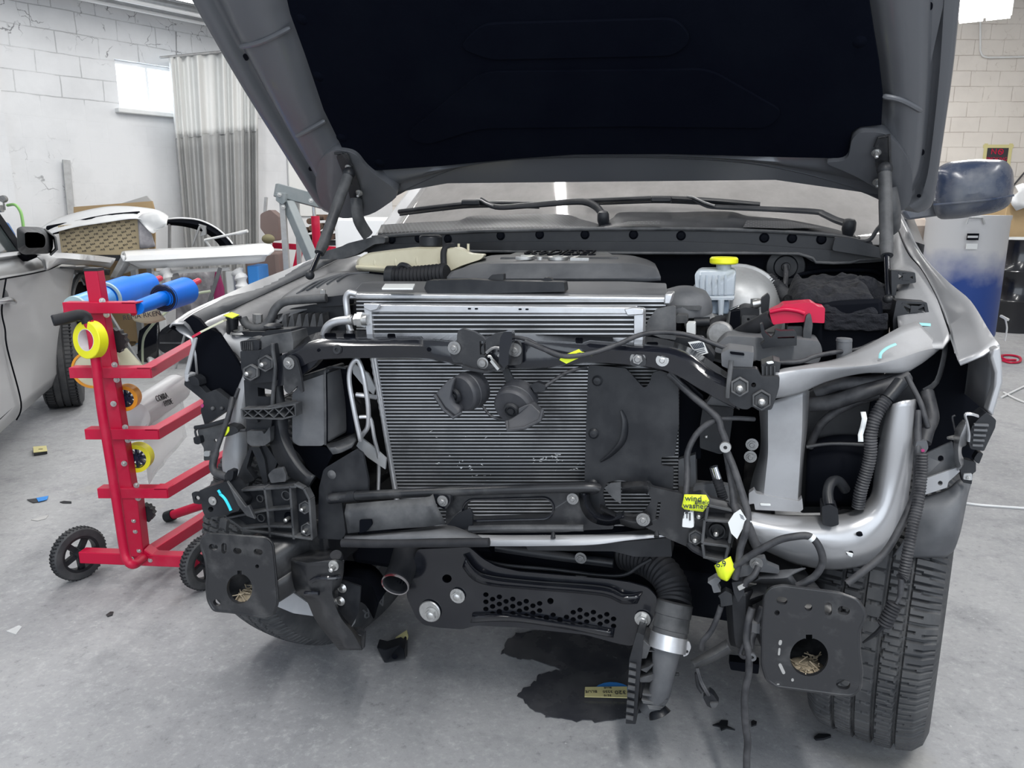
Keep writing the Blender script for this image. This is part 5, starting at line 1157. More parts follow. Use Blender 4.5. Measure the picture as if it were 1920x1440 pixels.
# left hanging bracket
lb_ = lc('hanging_bracket', 'black_steel', [[(545, 1050, -.50), (548, 1085, -.50), (556, 1112, -.50), (574, 1125, -.50), (590, 1160, -.50), (612, 1190, -.50), (636, 1219, -.50)],
      [(575, 1056, -.525), (578, 1085, -.525), (592, 1112, -.525), (612, 1128, -.525), (622, 1155, -.525), (642, 1185, -.525), (656, 1219, -.525)],
      [(628, 1050, -.53), (626, 1075, -.53), (622, 1100, -.53), (626, 1128, -.53), (640, 1160, -.53), (662, 1188, -.53), (679, 1219, -.53)],
      [(645, 1052, -.51), (644, 1075, -.51), (638, 1098, -.51), (628, 1112, -.51), (638, 1148, -.51), (660, 1175, -.51), (676, 1195, -.51)]], 36, None, .006, 35)
part('bracket_top', 'black_steel', MB().prism([T(545, 1050, -.50), T(548, 1045, -.46), T(604, 1023, -.36), T(611, 1024, -.36), T(630, 1038, -.44), T(645, 1050, -.51), T(610, 1055, -.53), T(575, 1057, -.525)], (0, 0, -.008)), lb_)
pl('bracket_back', 'black_steel', [(560, 1044), (606, 1022), (616, 1032), (616, 1060), (560, 1060)], -.38, .006, par=lb_); bolt(603, 1037, -.385, .011, lb_, 'zinc')
tubep('pressed_rib', 'black_paint', [(584, 1090, -.53), (596, 1084, -.534), (620, 1084, -.536), (638, 1082, -.52)], .006, lb_, 8, 3); tubep('pressed_rib', 'black_paint', [(573, 1112, -.528), (585, 1112, -.534), (598, 1112, -.534)], .006, lb_, 8, 3)
part('rubber_bushing', 'rubber', MB().lathe(T(631, 1048, -.50), (.3, -.6, 1), [(0, .02), (.014, .019), (.017, .012), (.014, .006), (.017, .0), (.015, -.01), (0, -.012)], 20), lb_)
part('bracket_stud', 'zinc', MB().bolt(T(626, 1060, -.535), FWD, .009, .010).stud(T(626, 1064, -.545), FWD, .006, .016), lb_)
pl('bracket_hook', 'black_steel', [(650, 1180), (672, 1178), (684, 1184), (682, 1217), (674, 1219), (672, 1195), (660, 1190)], -.49, .008, [slot(672, 1192, 12, 6, 20)], par=lb_)
pl('splash_guard', 'plastic', [(640, 1088), (676, 1100), (672, 1150), (655, 1180), (634, 1145), (634, 1110)], -.47, .006, r=2)
for x, y in ((641, 1103), (638, 1127)): part('guard_fastener', 'zinc', MB().lathe(T(x, y, -.475), FWD, [(0, .006), (.006, .006), (.010, .002), (.013, 0)], 16))
pl('inner_fender_flap', 'primer_grey', [(514, 1135), (545, 1108), (590, 1140), (592, 1156), (550, 1150)], -.40, .006); pl('inner_fender_flap', 'primer_grey', [(640, 1140), (668, 1148), (664, 1170), (654, 1182), (640, 1160)], -.44, .006)
lc('axle_boot', 'deep_black', [[(640, 1050, -.2), (700, 1060, -.2), (730, 1100, -.2)], [(640, 1080, -.25), (690, 1090, -.25), (710, 1130, -.25)], [(640, 1130, -.2), (680, 1130, -.2), (700, 1160, -.2)]], 14)
# lower left ribbed bracket
rb_o = [(402, 960), (424, 935), (446, 916), (500, 908), (556, 904), (572, 910), (583, 928), (590, 1008), (560, 1011), (500, 1006), (450, 985), (428, 968)]
rb_ = pl('ribbed_bracket', 'plastic', rb_o, -.45, .01, r=5, bv=.003)
b = MB()
for a_, c_ in (((446, 918), (560, 910)), ((500, 910), (506, 954)), ((506, 954), (511, 1004)), ((548, 908), (555, 1008)), ((432, 968), (505, 954)), ((505, 954), (552, 950)), ((458, 988), (510, 984)), ((510, 984), (555, 985)), ((428, 966), (460, 990)), ((590, 1008), (458, 990)), ((420, 940), (446, 918)), ((556, 906), (574, 914)), ((574, 914), (584, 934)), ((584, 934), (589, 1008))):
    b.bar(T(*a_, -.462), T(*c_, -.462), .006, .024, (0, 1, 0))
part('bracket_rib', 'plastic_dust', b, rb_, .001)
hexboss(571, 952, 13, -.458, rb_); hexboss(575, 993, 13, -.458, rb_); 
part('stud_hole', 'deep_black', MB().lathe(T(542, 969, -.45), FWD, [(0, .001), (.009, .001), (.012, .004), (.014, 0)], 18), rb_); part('stud', 'zinc', MB().stud(T(542, 971, -.452), FWD, .0055, .018), rb_)
for x, y, r in ((489, 934, 9), (491, 970, 10), (538, 928, 12)): part('boss_ring', 'plastic_dust', MB().lathe(T(x, y, -.451), FWD, [(r * .0009, .001), (r * .0009, .005), (r * .0011, .005), (r * .0012, 0)], 20), rb_)
# far left bracket with the cyan mark
cb_ = pl('corner_bracket', 'plastic', [(373, 920), (395, 912), (424, 903), (434, 914), (452, 945), (448, 958), (420, 966), (386, 972), (380, 958)], -.50, .05, [circ(395, 955, 5)], r=3, bv=.003)
part('bracket_ear', 'plastic', MB().plate(rnd([(359, 925), (364, 922), (377, 922), (377, 946), (363, 944)], 3), -.49, .006, [slot(370, 934, 9, 8)]), cb_, .001)
part('bracket_washer', 'zinc', MB().lathe(T(399, 939, -.502), FWD, [(0, .006), (.005, .006), (.006, .002), (.0115, .002), (.0118, 0)], 20), cb_)
part('paint_mark', 'cyan', MB().tube(spline(P([(411, 925, -.502), (420, 933, -.502), (427, 944, -.502), (433, 957, -.502)], 0), 4), [.0015] + [.0035] * 11 + [.004], 8, flat=.35).tube(P([(409, 919, -.502), (413, 925, -.502)], 0), .0035, 8), cb_)
pl('bracket_fin', 'plastic_dust', [(424, 902), (432, 912), (460, 950), (466, 948), (478, 974), (462, 968), (446, 948)], -.515, .01, r=0, par=cb_)
tubep('sensor_cable', 'wire', [(436, 745, -.40), (430, 775, -.42), (416, 815, -.43), (404, 850, -.44), (399, 873, -.45), (404, 886, -.46), (418, 892, -.47), (428, 896, -.475)], [.007] * 15 + [.010] * 12 + [.011] * 9)
pl('cable_boot', 'plastic', [(420, 892), (428, 881), (438, 884), (436, 898), (426, 908)], -.49, .02)
# headlamp bracket, left
hb = pl('headlamp_bracket', 'plastic', [(450, 658), (487, 657), (512, 644), (517, 672), (515, 716), (480, 719), (458, 712), (452, 690)], -.46, .03, [rnd([(484, 672), (492, 672), (492, 680), (484, 680)], 1)], r=4, bv=.003)
hexboss(497, 682, 16, -.462, hb); hexboss(469, 699, 16, -.462, hb)
pl('bracket_block', 'plastic_dust', [(488, 632), (546, 622), (550, 640), (549, 660), (517, 664), (508, 656), (490, 656)], -.44, .07, r=2, bv=.003, par=hb)
pl('block_lid', 'plastic', [(490, 628), (500, 619), (545, 617), (548, 622), (534, 631), (494, 633)], -.42, .05, par=hb)
part('block_knob', 'plastic', MB().lathe(T(513, 612, -.40), UP, [(0, .008), (.016, .007), (.024, .003), (.024, -.002), (.012, -.006), (.016, -.016), (.016, -.02)], 8), hb)
pl('bracket_block', 'plastic', [(450, 640), (478, 636), (486, 640), (486, 656), (452, 658)], -.45, .05, par=hb); pl('block_lid', 'plastic_dust', [(462, 637), (472, 632), (488, 634), (482, 640)], -.43, .03, par=hb)
for k in range(6): part('block_rib', 'plastic_dust', MB().bar(T(454 + 3.6 * k, 641, -.452), T(455 + 3.6 * k, 656, -.452), .002, .006, (0, 1, 0)), hb)
tubep('bracket_bead', 'plastic_dust', [(511, 644, -.464), (512, 660, -.464), (516, 690, -.464), (514, 720, -.464), (512, 740, -.46), (511, 760, -.455)], .005, hb, 8, 3)
co = pl('bracket_column', 'plastic', [(457, 712), (480, 719), (515, 716), (512, 762), (506, 830), (497, 836), (470, 836), (463, 830), (461, 780)], -.44, .03, [[(483, 726), (512, 732), (511, 744), (484, 743)]], r=2, bv=.002, par=hb)
pl('column_step', 'plastic_dust', [(463, 808), (492, 808), (495, 815), (506, 800), (507, 828), (495, 836), (470, 836), (463, 830)], -.455, .03, par=hb); pl('column_tab', 'plastic', [(467, 786), (482, 786), (484, 793), (468, 794)], -.45, .02, par=hb)
ta = MB(); n = 5
xs = [460 + 98 * k / 5 for k in range(6)]
ta.bar(T(459, 765, -.48), T(510, 764, -.48), .004, .03, (0, 1, 0)).bar(T(510, 764, -.48), T(558, 756, -.48), .004, .03, (0, 1, 0)); ta.bar(T(461, 781, -.48), T(535, 783, -.48), .004, .03, (0, 1, 0)).bar(T(535, 783, -.48), T(559, 777, -.48), .004, .03, (0, 1, 0))
for k in range(5):
    y0, y1 = 765 - max(0, k - 2) * 3, 781 - max(0, k - 3) * 2
    ta.bar(T(xs[k], y0, -.48), T(xs[k + 1], y1, -.48), .003, .024, (0, 1, 0)).bar(T(xs[k], y1, -.48), T(xs[k + 1], y0 - 2, -.48), .003, .024, (0, 1, 0))
ta.bar(T(559, 755, -.48), T(560, 778, -.48), .004, .03, (0, 1, 0)).bar(T(459, 764, -.48), T(461, 782, -.48), .004, .03, (0, 1, 0))
tr_ = part('truss_arm', 'plastic_dust', ta, hb, .0008)
part('truss_back', 'plastic', MB().prism(P([(459, 765), (510, 764), (559, 756), (560, 778), (535, 784), (461, 782)], -.472), (0, .008, 0)), tr_)
part('truss_top', 'plastic_dust', MB().prism([T(500, 764, -.49), T(535, 760, -.49), T(559, 756, -.49), T(555, 752, -.45), T(540, 754, -.45), T(505, 762, -.45)], (0, 0, .003)), tr_)
# curved black duct seal behind, and the air duct
lc('duct_seal', 'plastic', [[(507, 760, -.42), (506, 800, -.43), (510, 845, -.44), (530, 882, -.45), (560, 905, -.455), (578, 914, -.46)], [(520, 760, -.435), (522, 800, -.44), (532, 835, -.45), (552, 870, -.46), (572, 892, -.465), (584, 902, -.465)], [(540, 780, -.42), (541, 810, -.43), (549, 835, -.44), (560, 860, -.45), (578, 882, -.455), (591, 892, -.46)]], 24, None, .004)
lc('duct_seal', 'plastic', [[(513, 660, -.43), (516, 710, -.43), (510, 770, -.43)], [(528, 690, -.41), (530, 730, -.41), (540, 780, -.42)]], 10)
dc = MB(); dc.prism(P(rnd([(548, 738), (566, 716), (607, 702), (610, 704), (611, 830), (604, 836), (560, 836), (548, 828)], 5), -.43), (0, .12, 0))
du2 = part('headlamp_air_duct', 'plastic_grey', dc, None, .006, segs=3)
part('duct_top', 'plastic_dust', MB().prism(P([(562, 706), (615, 690), (618, 696), (607, 704), (566, 718)], -.41), (0, .08, 0)), du2, .004)
lc('duct_mouth', 'deep_black', [[(610, 702, -.43), (611, 770, -.43), (611, 832, -.43)], [(612, 694, -.38), (618, 760, -.33), (620, 826, -.33)], [(630, 688, -.34), (642, 750, -.30), (645, 818, -.30)], [(650, 690, -.36), (660, 760, -.36), (665, 812, -.36)]], 12, du2)
tubep('duct_rim', 'plastic_dust', [(610, 834, -.434), (610, 770, -.434), (609, 706, -.434), (612, 692, -.42), (622, 688, -.40), (648, 690, -.375)], .003, du2, 6, 3)
lc('duct_lip', 'plastic_dust', [[(611, 832, -.43), (635, 826, -.41), (666, 812, -.38)], [(616, 840, -.45), (640, 836, -.43), (668, 824, -.40)], [(624, 852, -.45), (640, 848, -.44), (660, 838, -.42)]], 12, du2)
pl('lower_duct_panel', 'plastic', [(598, 915), (606, 882), (612, 876), (668, 842), (680, 850), (690, 900), (690, 924), (640, 935), (648, 1000), (640, 1012), (596, 1010)], -.44, .008, r=3)
part('panel_dimple', 'plastic_dust', MB().lathe(T(622, 890, -.441), FWD, [(0, .006), (.005, .004), (.012, 0)], 14)); pl('duct_back_panel', 'deep_black', [(540, 832), (610, 838), (625, 850), (600, 900), (580, 880), (560, 850)], -.38, .01)
pl('bracket_brace', 'plastic', [(470, 838), (486, 838), (496, 862), (502, 905), (494, 908), (480, 860)], -.42, .02); pl('bracket_brace', 'plastic', [(478, 900), (462, 878), (474, 838), (468, 838), (440, 905), (452, 912)], -.40, .02)
pl('bracket_shelf', 'plastic_dust', [(502, 890), (512, 880), (530, 876), (536, 890), (536, 903), (508, 906)], -.46, .03, bv=.003); pl('bracket_brace', 'plastic', [(484, 836), (500, 836), (520, 866), (512, 890), (504, 892)], -.41, .01)
# pale apron seen on the left
lc('front_apron', 'primer_grey', [[(455, 702, -.33), (440, 745, -.34), (428, 800, -.34), (418, 845, -.33), (417, 880, -.32), (430, 912, -.30)], [(462, 702, -.35), (455, 750, -.37), (446, 800, -.375), (442, 850, -.37), (448, 885, -.36), (452, 908, -.34)], [(470, 702, -.33), (470, 750, -.34), (466, 800, -.34), (466, 850, -.33), (462, 880, -.32), (450, 912, -.30)]], 24, None, .004, 60, 4)
lc('strut_tower', 'primer_grey', [[(448, 600, -.15), (420, 605, -.18), (402, 614, -.2)], [(470, 622, -.24), (425, 625, -.25), (398, 624, -.25)], [(480, 640, -.28), (440, 640, -.28), (402, 632, -.27)], [(456, 690, -.30), (448, 668, -.30), (410, 638, -.28)]], 16, None, .004, 60)
# left headlamp opening bits
pl('lamp_bracket', 'plastic', [(347, 710), (373, 722), (387, 737), (404, 730), (430, 750), (428, 768), (384, 798), (376, 770), (382, 752), (370, 742), (345, 722)], -.37, .02, r=3, bv=.002)
pl('lamp_bracket', 'plastic', [(352, 708), (362, 704), (372, 712), (374, 724), (360, 722)], -.38, .03); part('bracket_dot', 'magenta', MB().plate(circ(379, 761, 2.6, 3.5), -.372, .002))
tubep('lamp_rail', 'plastic', [(366, 802, -.40), (390, 798, -.40), (425, 788, -.40)], .006); pl('lamp_tray', 'plastic_dust', [(370, 806), (386, 800), (422, 792), (420, 812), (406, 842), (404, 862), (382, 864), (382, 840), (374, 826)], -.385, .006, [circ(404, 826, 3)]); pl('tray_nut', 'galv', [(382, 846), (393, 846), (393, 856), (382, 856)], -.392, .006)
pl('bulb_connector', 'plastic', [(362, 820), (374, 818), (377, 830), (372, 834), (364, 832)], -.40, .02); tubep('connector_wire', 'wire', [(368, 818, -.39), (366, 808, -.39), (371, 803, -.39)], .003)
cn = pl('wiring_connector', 'plastic', [(414, 806), (424, 797), (440, 800), (448, 808), (436, 816), (416, 820)], -.42, .03); part('connector_face', 'tag_yellow', MB().plate(rnd([(415, 808), (421, 799), (429, 801), (429, 809), (422, 818), (416, 817)], 2), -.423, .003), cn); tubep('connector_wire', 'wire', [(444, 808, -.41), (462, 806, -.41)], .004)
for x, y in ((399, 766), (416, 766)): part('bracket_rivet', 'plastic_dust', MB().ball(T(x, y, -.373), .006, 6))
tubep('apron_cable', 'wire', [(448, 728, -.35), (440, 748, -.36), (434, 766, -.37), (428, 790, -.39)], .005)
# ---------------------------------------------------------------- front structure, right-hand side of the photo
# headlamp bracket, right
hr = pl('headlamp_bracket', 'plastic', [(1367, 690), (1420, 692), (1427, 706), (1462, 706), (1461, 726), (1457, 740), (1447, 768), (1424, 771), (1410, 762), (1402, 768), (1390, 767), (1376, 760), (1366, 752)], -.47, .03, [circ(1413, 722, 4.5)], r=4, bv=.003)
hexboss(1387, 726, 19, -.472, hr); hexboss(1428, 751, 20, -.472, hr)
pl('bracket_block', 'plastic_grey', [(1352, 662), (1366, 655), (1414, 661), (1410, 698), (1370, 694), (1353, 686)], -.45, .08, r=3, bv=.004, par=hr)
pl('block_slot', 'deep_black', [(1368, 659), (1395, 662), (1396, 667), (1370, 664)], -.453, .004, par=hr)
bb = pl('bracket_block', 'plastic', [(1427, 684), (1450, 676), (1464, 680), (1460, 706), (1428, 704)], -.45, .06, r=2, bv=.003, par=hr)
for k in range(4): part('block_rib', 'plastic_dust', MB().bar(T(1430 + 7.5 * k, 686, -.453), T(1430 + 7.5 * k, 704, -.453), .003, .008, (0, 1, 0)), hr)
pl('block_clip', 'sticker', [(1436, 679), (1448, 677), (1452, 681), (1440, 683)], -.455, .004, par=hr)
tubep('bracket_bead', 'plastic_dust', [(1371, 676, -.472), (1369, 695, -.474), (1366, 722, -.474), (1364, 745, -.47)], .005, hr, 8, 3)
# silver apron beam
lc('apron_beam', 'silver_dusty', [
  [(1470, 690, -.36), (1520, 682, -.34), (1570, 672, -.32), (1620, 650, -.28), (1660, 628, -.24), (1690, 612, -.20), (1720, 602, -.16)],
  [(1455, 696, -.44), (1520, 688, -.42), (1590, 684, -.39), (1640, 678, -.35), (1690, 664, -.30), (1725, 652, -.26), (1760, 645, -.22)],
  [(1454, 705, -.455), (1520, 694, -.435), (1590, 690, -.405), (1640, 685, -.365), (1690, 673, -.315), (1730, 660, -.27), (1764, 652, -.23)],
  [(1452, 730, -.455), (1500, 722, -.435), (1560, 704, -.405), (1620, 698, -.365), (1690, 695, -.315), (1725, 682, -.27), (1752, 664, -.23)],
  [(1450, 748, -.44), (1500, 738, -.42), (1550, 716, -.39), (1620, 700, -.35), (1690, 700, -.30), (1715, 690, -.26), (1745, 668, -.22)]], 40, None, .004, 50, 3)
tubep('paint_mark', 'cyan_pale', [(1680, 645, -.325), (1664, 652, -.338), (1652, 662, -.348), (1650, 672, -.352)], .003, None, 8, 4, flat=.3)
tubep('apron_cable', 'wire', [(1455, 680, -.36), (1500, 678, -.36), (1528, 668, -.34), (1570, 660, -.30), (1610, 655, -.26), (1640, 642, -.22), (1672, 632, -.18)], .005)
bolt(1714, 642, -.22, .006, None, 'zinc_dull', ax=UP)
# silver post
po_ = lc('support_post', 'silver_dusty', [[(1423, 768, -.36), (1426, 810, -.35), (1424, 850, -.34), (1412, 890, -.34), (1403, 930, -.34), (1404, 940, -.34)],
   [(1440, 755, -.395), (1440, 810, -.39), (1440, 850, -.385), (1436, 890, -.385), (1432, 930, -.385), (1432, 945, -.385)],
   [(1505, 735, -.395), (1504, 800, -.39), (1501, 850, -.385), (1498, 900, -.385), (1496, 930, -.385), (1495, 950, -.385)],
   [(1518, 732, -.33), (1514, 800, -.33), (1508, 850, -.33), (1504, 900, -.33), (1502, 930, -.33), (1502, 940, -.33)]], 24, None, .005, 30)
for x, y in ((1410, 833), (1407, 856)): bolt(x, y, -.38, .009, po_, 'zinc_dull')
pl('post_foot', 'silver_dusty', [(1404, 925), (1414, 918), (1418, 926), (1498, 940), (1504, 934), (1506, 955), (1500, 960), (1416, 956), (1414, 944), (1404, 946)], -.392, .02, r=2, bv=.003, par=po_)
pl('weld_chip', 'sticker', [(1425, 944), (1445, 945), (1445, 949), (1425, 948)], -.396, .003, r=0, par=po_)
# big silver lower beam curving up
lc('front_side_beam', 'silver_paint', [
  [(1664, 765, -.34), (1650, 820, -.34), (1640, 880, -.33), (1630, 930, -.33), (1596, 958, -.34), (1550, 965, -.36), (1500, 966, -.38), (1450, 964, -.39), (1404, 958, -.40)],
  [(1675, 757, -.39), (1664, 820, -.39), (1652, 890, -.38), (1640, 945, -.39), (1600, 975, -.41), (1550, 984, -.43), (1500, 984, -.44), (1450, 980, -.45), (1402, 970, -.45)],
  [(1694, 752, -.40), (1688, 820, -.40), (1676, 900, -.395), (1656, 975, -.41), (1612, 1010, -.43), (1560, 1016, -.45), (1500, 1008, -.46), (1450, 1000, -.465), (1404, 992, -.465)],
  [(1712, 750, -.385), (1708, 820, -.385), (1698, 905, -.38), (1680, 990, -.39), (1635, 1036, -.41), (1570, 1050, -.43), (1500, 1040, -.44), (1450, 1026, -.45), (1412, 1014, -.45)],
  [(1718, 748, -.33), (1715, 820, -.33), (1707, 910, -.325), (1690, 1000, -.33), (1652, 1048, -.34), (1575, 1068, -.36), (1500, 1060, -.38), (1455, 1042, -.39), (1418, 1025, -.40)]], 48, None, .005, 60, 4)
for x, y, rx, ry in ((1612, 1003, 6, 3), (1593, 1037, 7, 4)):
    part('beam_hole', 'deep_black', MB().plate(circ(x, y, rx, ry), -.437, .012))
pl('torn_tab', 'sticker', [(1586, 1035), (1600, 1038), (1598, 1046), (1590, 1042)], -.445, .003, r=0)
part('beam_clip', 'plastic', MB().prism(P(rnd([(1541, 950), (1556, 946), (1571, 954), (1573, 984), (1560, 988), (1542, 984)], 3), -.45), (0, .05, 0)).tube(spline(P([(1555, 948, -.44), (1552, 925, -.42), (1558, 905, -.40), (1572, 902, -.38), (1585, 918, -.36)], 0), 5), .011, 10), None, .003)
# dark wheelhouse between post and beam, with its harness
pl('inner_wheelhouse', 'plastic', [(1510, 740), (1560, 715), (1700, 700), (1720, 760), (1660, 960), (1500, 962), (1500, 860)], -.24, .02, r=6)
lc('wheelhouse_bulge', 'deep_black', [[(1512, 830, -.25), (1570, 815, -.25), (1650, 820, -.25)], [(1512, 880, -.29), (1570, 872, -.30), (1645, 872, -.29)], [(1508, 950, -.27), (1570, 950, -.28), (1630, 950, -.27)]], 16, None, .003, 60, 4)
tubep('wheelhouse_lip', 'plastic_dust', [(1512, 838, -.30), (1560, 832, -.30), (1640, 835, -.30)], .004)
for pts, r in (([(1518, 758, -.30), (1560, 754, -.31), (1620, 735, -.32), (1668, 722, -.31), (1700, 706, -.29)], .017), ([(1530, 735, -.29), (1575, 720, -.30), (1640, 718, -.30), (1685, 706, -.29)], .015), ([(1518, 838, -.27), (1540, 795, -.29), (1580, 765, -.30), (1640, 742, -.31)], .009), ([(1540, 750, -.29), (1600, 745, -.31), (1650, 740, -.32)], .011)):
    tubep('taped_harness', 'wire', pts, r)
hz_ = part('corrugated_conduit', 'wire', MB().hose(P([(1690, 720, -.36), (1676, 735, -.37), (1657, 756, -.38), (1640, 785, -.39), (1633, 815, -.395), (1632, 850, -.395), (1626, 880, -.395), (1614, 920, -.395), (1609, 950, -.39)], 0), .0125, .006, 14, .09))
part('conduit_cuff', 'plastic', MB().tube(spline(P([(1690, 716, -.36), (1677, 733, -.37), (1664, 748, -.378)], 0), 3), .0145, 12), hz_)
part('hanging_tag', 'sticker', MB().grid([[T(x + 4 * sin(y * .09), y, -.405 + .008 * sin(y * .15)) for x in (1612, 1622)] for y in (772, 785, 800, 815, 828)]), hz_, 0, solid=.001)
# cables and tubes right of the beam
tubep('washer_tube', 'wire', [(1700, 705, -.34), (1716, 735, -.35), (1728, 760, -.36), (1735, 785, -.37), (1740, 800, -.37)], .0055)
tubep('harness_branch', 'wire', [(1738, 735, -.30), (1744, 760, -.32), (1748, 785, -.34), (1740, 805, -.36), (1733, 830, -.38)], .0135)
tubep('washer_tube', 'wire', [(1722, 770, -.36), (1721, 800, -.375), (1722, 830, -.39), (1720, 850, -.40), (1719, 900, -.41), (1712, 935, -.42), (1690, 985, -.44), (1660, 1035, -.46), (1620, 1070, -.48), (1588, 1094, -.49)], .0075)
pl('sensor_plug', 'plastic_grey', [(1719, 828), (1738, 826), (1741, 840), (1735, 850), (1718, 846), (1716, 838)], -.40, .025, r=3, bv=.003); part('plug_face', 'magenta', MB().plate(slot(1729, 845, 10, 5, 0), -.402, .003))
part('corrugated_conduit', 'wire', MB().hose(P([(1729, 850, -.41), (1728, 890, -.42), (1722, 940, -.44), (1712, 985, -.46), (1703, 1030, -.48), (1695, 1075, -.49), (1690, 1085, -.495)], 0), .0105, .006, 14, .10))
tubep('taped_harness', 'wire', [(1690, 1085, -.495), (1688, 1115, -.50), (1680, 1132, -.505)], [.006] * 6 + [.004] * 5)
part('loose_plug', 'rubber', MB().hose(P([(1678, 1132, -.505), (1666, 1156, -.51), (1658, 1172, -.51)], 0), .014, .006, 14, .08).tube(P([(1658, 1172, -.51), (1645, 1186, -.505), (1618, 1205, -.49)], 0), [.006, .005, .002], 8))
tubep('brace_strip', 'plastic_dust', [(1772, 640, -.20), (1770, 668, -.21), (1756, 716, -.22), (1730, 735, -.24)], .009, None, 8, 3, flat=.4)
# marker lamp and torn metal at the fender's lower corner
ml = pl('marker_lamp', 'plastic', [(1822, 800), (1835, 785), (1850, 773), (1862, 782), (1868, 788), (1866, 802), (1845, 846), (1820, 842), (1816, 830)], -.38, .05, r=3, bv=.004)
for k in range(5): part('lamp_rib', 'plastic_grey', MB().bar(T(1826 - k * .8, 796 + 9.5 * k, -.383), T(1853 - k * 2.6, 797 + 9.5 * k, -.383), .004, .008, (0, 1, 0)), ml)
tubep('torn_edge', 'silver_paint', [(1834, 780, -.38), (1820, 776, -.39), (1810, 778, -.39), (1814, 795, -.39), (1817, 815, -.39), (1816, 828, -.39)], .004, None, 6, 4, flat=.5)
lc('torn_panel', 'silver_paint', [[(1808, 788, -.36), (1797, 800, -.36), (1792, 815, -.36), (1791, 835, -.36), (1792, 860, -.36), (1798, 882, -.36)], [(1812, 792, -.39), (1806, 806, -.40), (1800, 822, -.40), (1797, 840, -.40), (1798, 860, -.40), (1803, 876, -.40)], [(1815, 826, -.37), (1808, 834, -.37), (1801, 838, -.37), (1800, 850, -.37), (1804, 862, -.37), (1804, 872, -.37)]], 20, None, .003, 60)
pl('apron_plate', 'plastic_grey', [(1732, 852), (1786, 828), (1790, 862), (1796, 876), (1734, 897)], -.33, .006, [slot(1764, 860, 11, 12)], r=2)
pl('apron_flange', 'silver_dusty', [(1734, 898), (1796, 876), (1800, 884), (1778, 904), (1776, 914), (1734, 928)], -.36, .006, [circ(1763, 906, 4.5)], r=2)
pl('corner_bracket', 'plastic', [(1802, 860), (1830, 867), (1830, 884), (1824, 888), (1822, 908), (1806, 905), (1800, 880)], -.36, .02, r=2); pl('bracket_nut', 'galv', [(1807, 889), (1823, 888), (1823, 901), (1806, 899)], -.365, .006); bolt(1815, 895, -.366, .004, None, 'zinc', w=0)
pl('corner_flap', 'plastic', [(1826, 860), (1834, 848), (1844, 850), (1836, 870), (1828, 866)], -.35, .02)
part('lamp_stud', 'zinc', MB().tube([T(1792, 820, -.35), T(1777, 821, -.36)], [.006, .003], 8)); tubep('wire_hook', 'wire', [(1793, 815, -.35), (1788, 795, -.35), (1786, 782, -.35), (1791, 779, -.35)], .002)
lc('lower_wheel_liner', 'plastic_grey', [[(1735, 930, -.34), (1776, 916, -.34), (1800, 898, -.33), (1822, 905, -.32)], [(1720, 955, -.37), (1770, 945, -.38), (1800, 935, -.37), (1815, 930, -.34)], [(1708, 985, -.36), (1760, 980, -.39), (1795, 975, -.38), (1803, 990, -.35)], [(1690, 1020, -.35), (1745, 1020, -.38), (1785, 1010, -.37), (1794, 1020, -.35)], [(1672, 1046, -.33), (1740, 1046, -.35), (1770, 1046, -.34), (1788, 1034, -.33)]], 24, None, .004, 60, 4)
# arm from the crossmember and the lower right bracket
lc('bracket_arm', 'black_steel', [[(1163, 905, -.45), (1200, 902, -.46), (1216, 906, -.465)], [(1166, 916, -.475), (1200, 912, -.48), (1218, 914, -.48)], [(1166, 925, -.46), (1200, 922, -.47), (1214, 928, -.47)]], 14, None, .004, 50)
br2 = pl('lower_bracket', 'black_steel', [(1206, 905), (1216, 904), (1222, 913), (1287, 928), (1312, 922), (1336, 934), (1380, 947), (1378, 1005), (1366, 1042), (1346, 1048), (1318, 1036), (1290, 1026), (1255, 1011), (1222, 994), (1200, 985), (1150, 972), (1158, 962), (1190, 968), (1206, 962), (1216, 948), (1222, 936), (1212, 920)], -.455, .012, [slot(1234, 957, 6, 34, 8)], r=4, bv=.003)
lc('arm_lip', 'black_steel', [[(1126, 945, -.44), (1160, 962, -.45), (1195, 968, -.455), (1212, 958, -.455)], [(1126, 955, -.46), (1160, 972, -.47), (1196, 978, -.475), (1218, 968, -.47)], [(1132, 968, -.44), (1165, 984, -.45), (1198, 992, -.455), (1224, 984, -.455)]], 16, br2, .004, 60)
bolt(1206, 974, -.478, .010, br2, 'zinc_dull')
hexboss(1311, 965, 14, -.462, br2); hexboss(1304, 1009, 15, -.462, br2)
b = MB()
for a_, c_ in (((1322, 969), (1372, 972)), ((1322, 969), (1318, 1012)), ((1318, 1012), (1366, 1018)), ((1372, 972), (1368, 1012)), ((1318, 1014), (1322, 1040)), ((1366, 1018), (1360, 1046)), ((1322, 1038), (1362, 1046)), ((1316, 925), (1330, 942)), ((1330, 942), (1376, 952)), ((1328, 944), (1324, 968))):
    b.bar(T(*a_, -.475), T(*c_, -.475), .006, .04, (0, 1, 0))
part('bracket_rib', 'plastic_dust', b, br2, .001)
part('socket_boss', 'plastic', MB().lathe(T(1345, 992, -.456), FWD, [(0, .004), (.012, .004), (.014, .014), (.017, .014), (.018, .004), (.026, .004), (.027, .018), (.030, .018), (.031, 0)], 26), br2); part('stud', 'zinc', MB().stud(T(1343, 995, -.458), FWD, .0058, .022), br2)
tubep('bracket_foam', 'rubber', [(1292, 1018, -.465), (1302, 1028, -.47), (1330, 1042, -.47), (1348, 1050, -.465)], .009, br2, 8, 3)
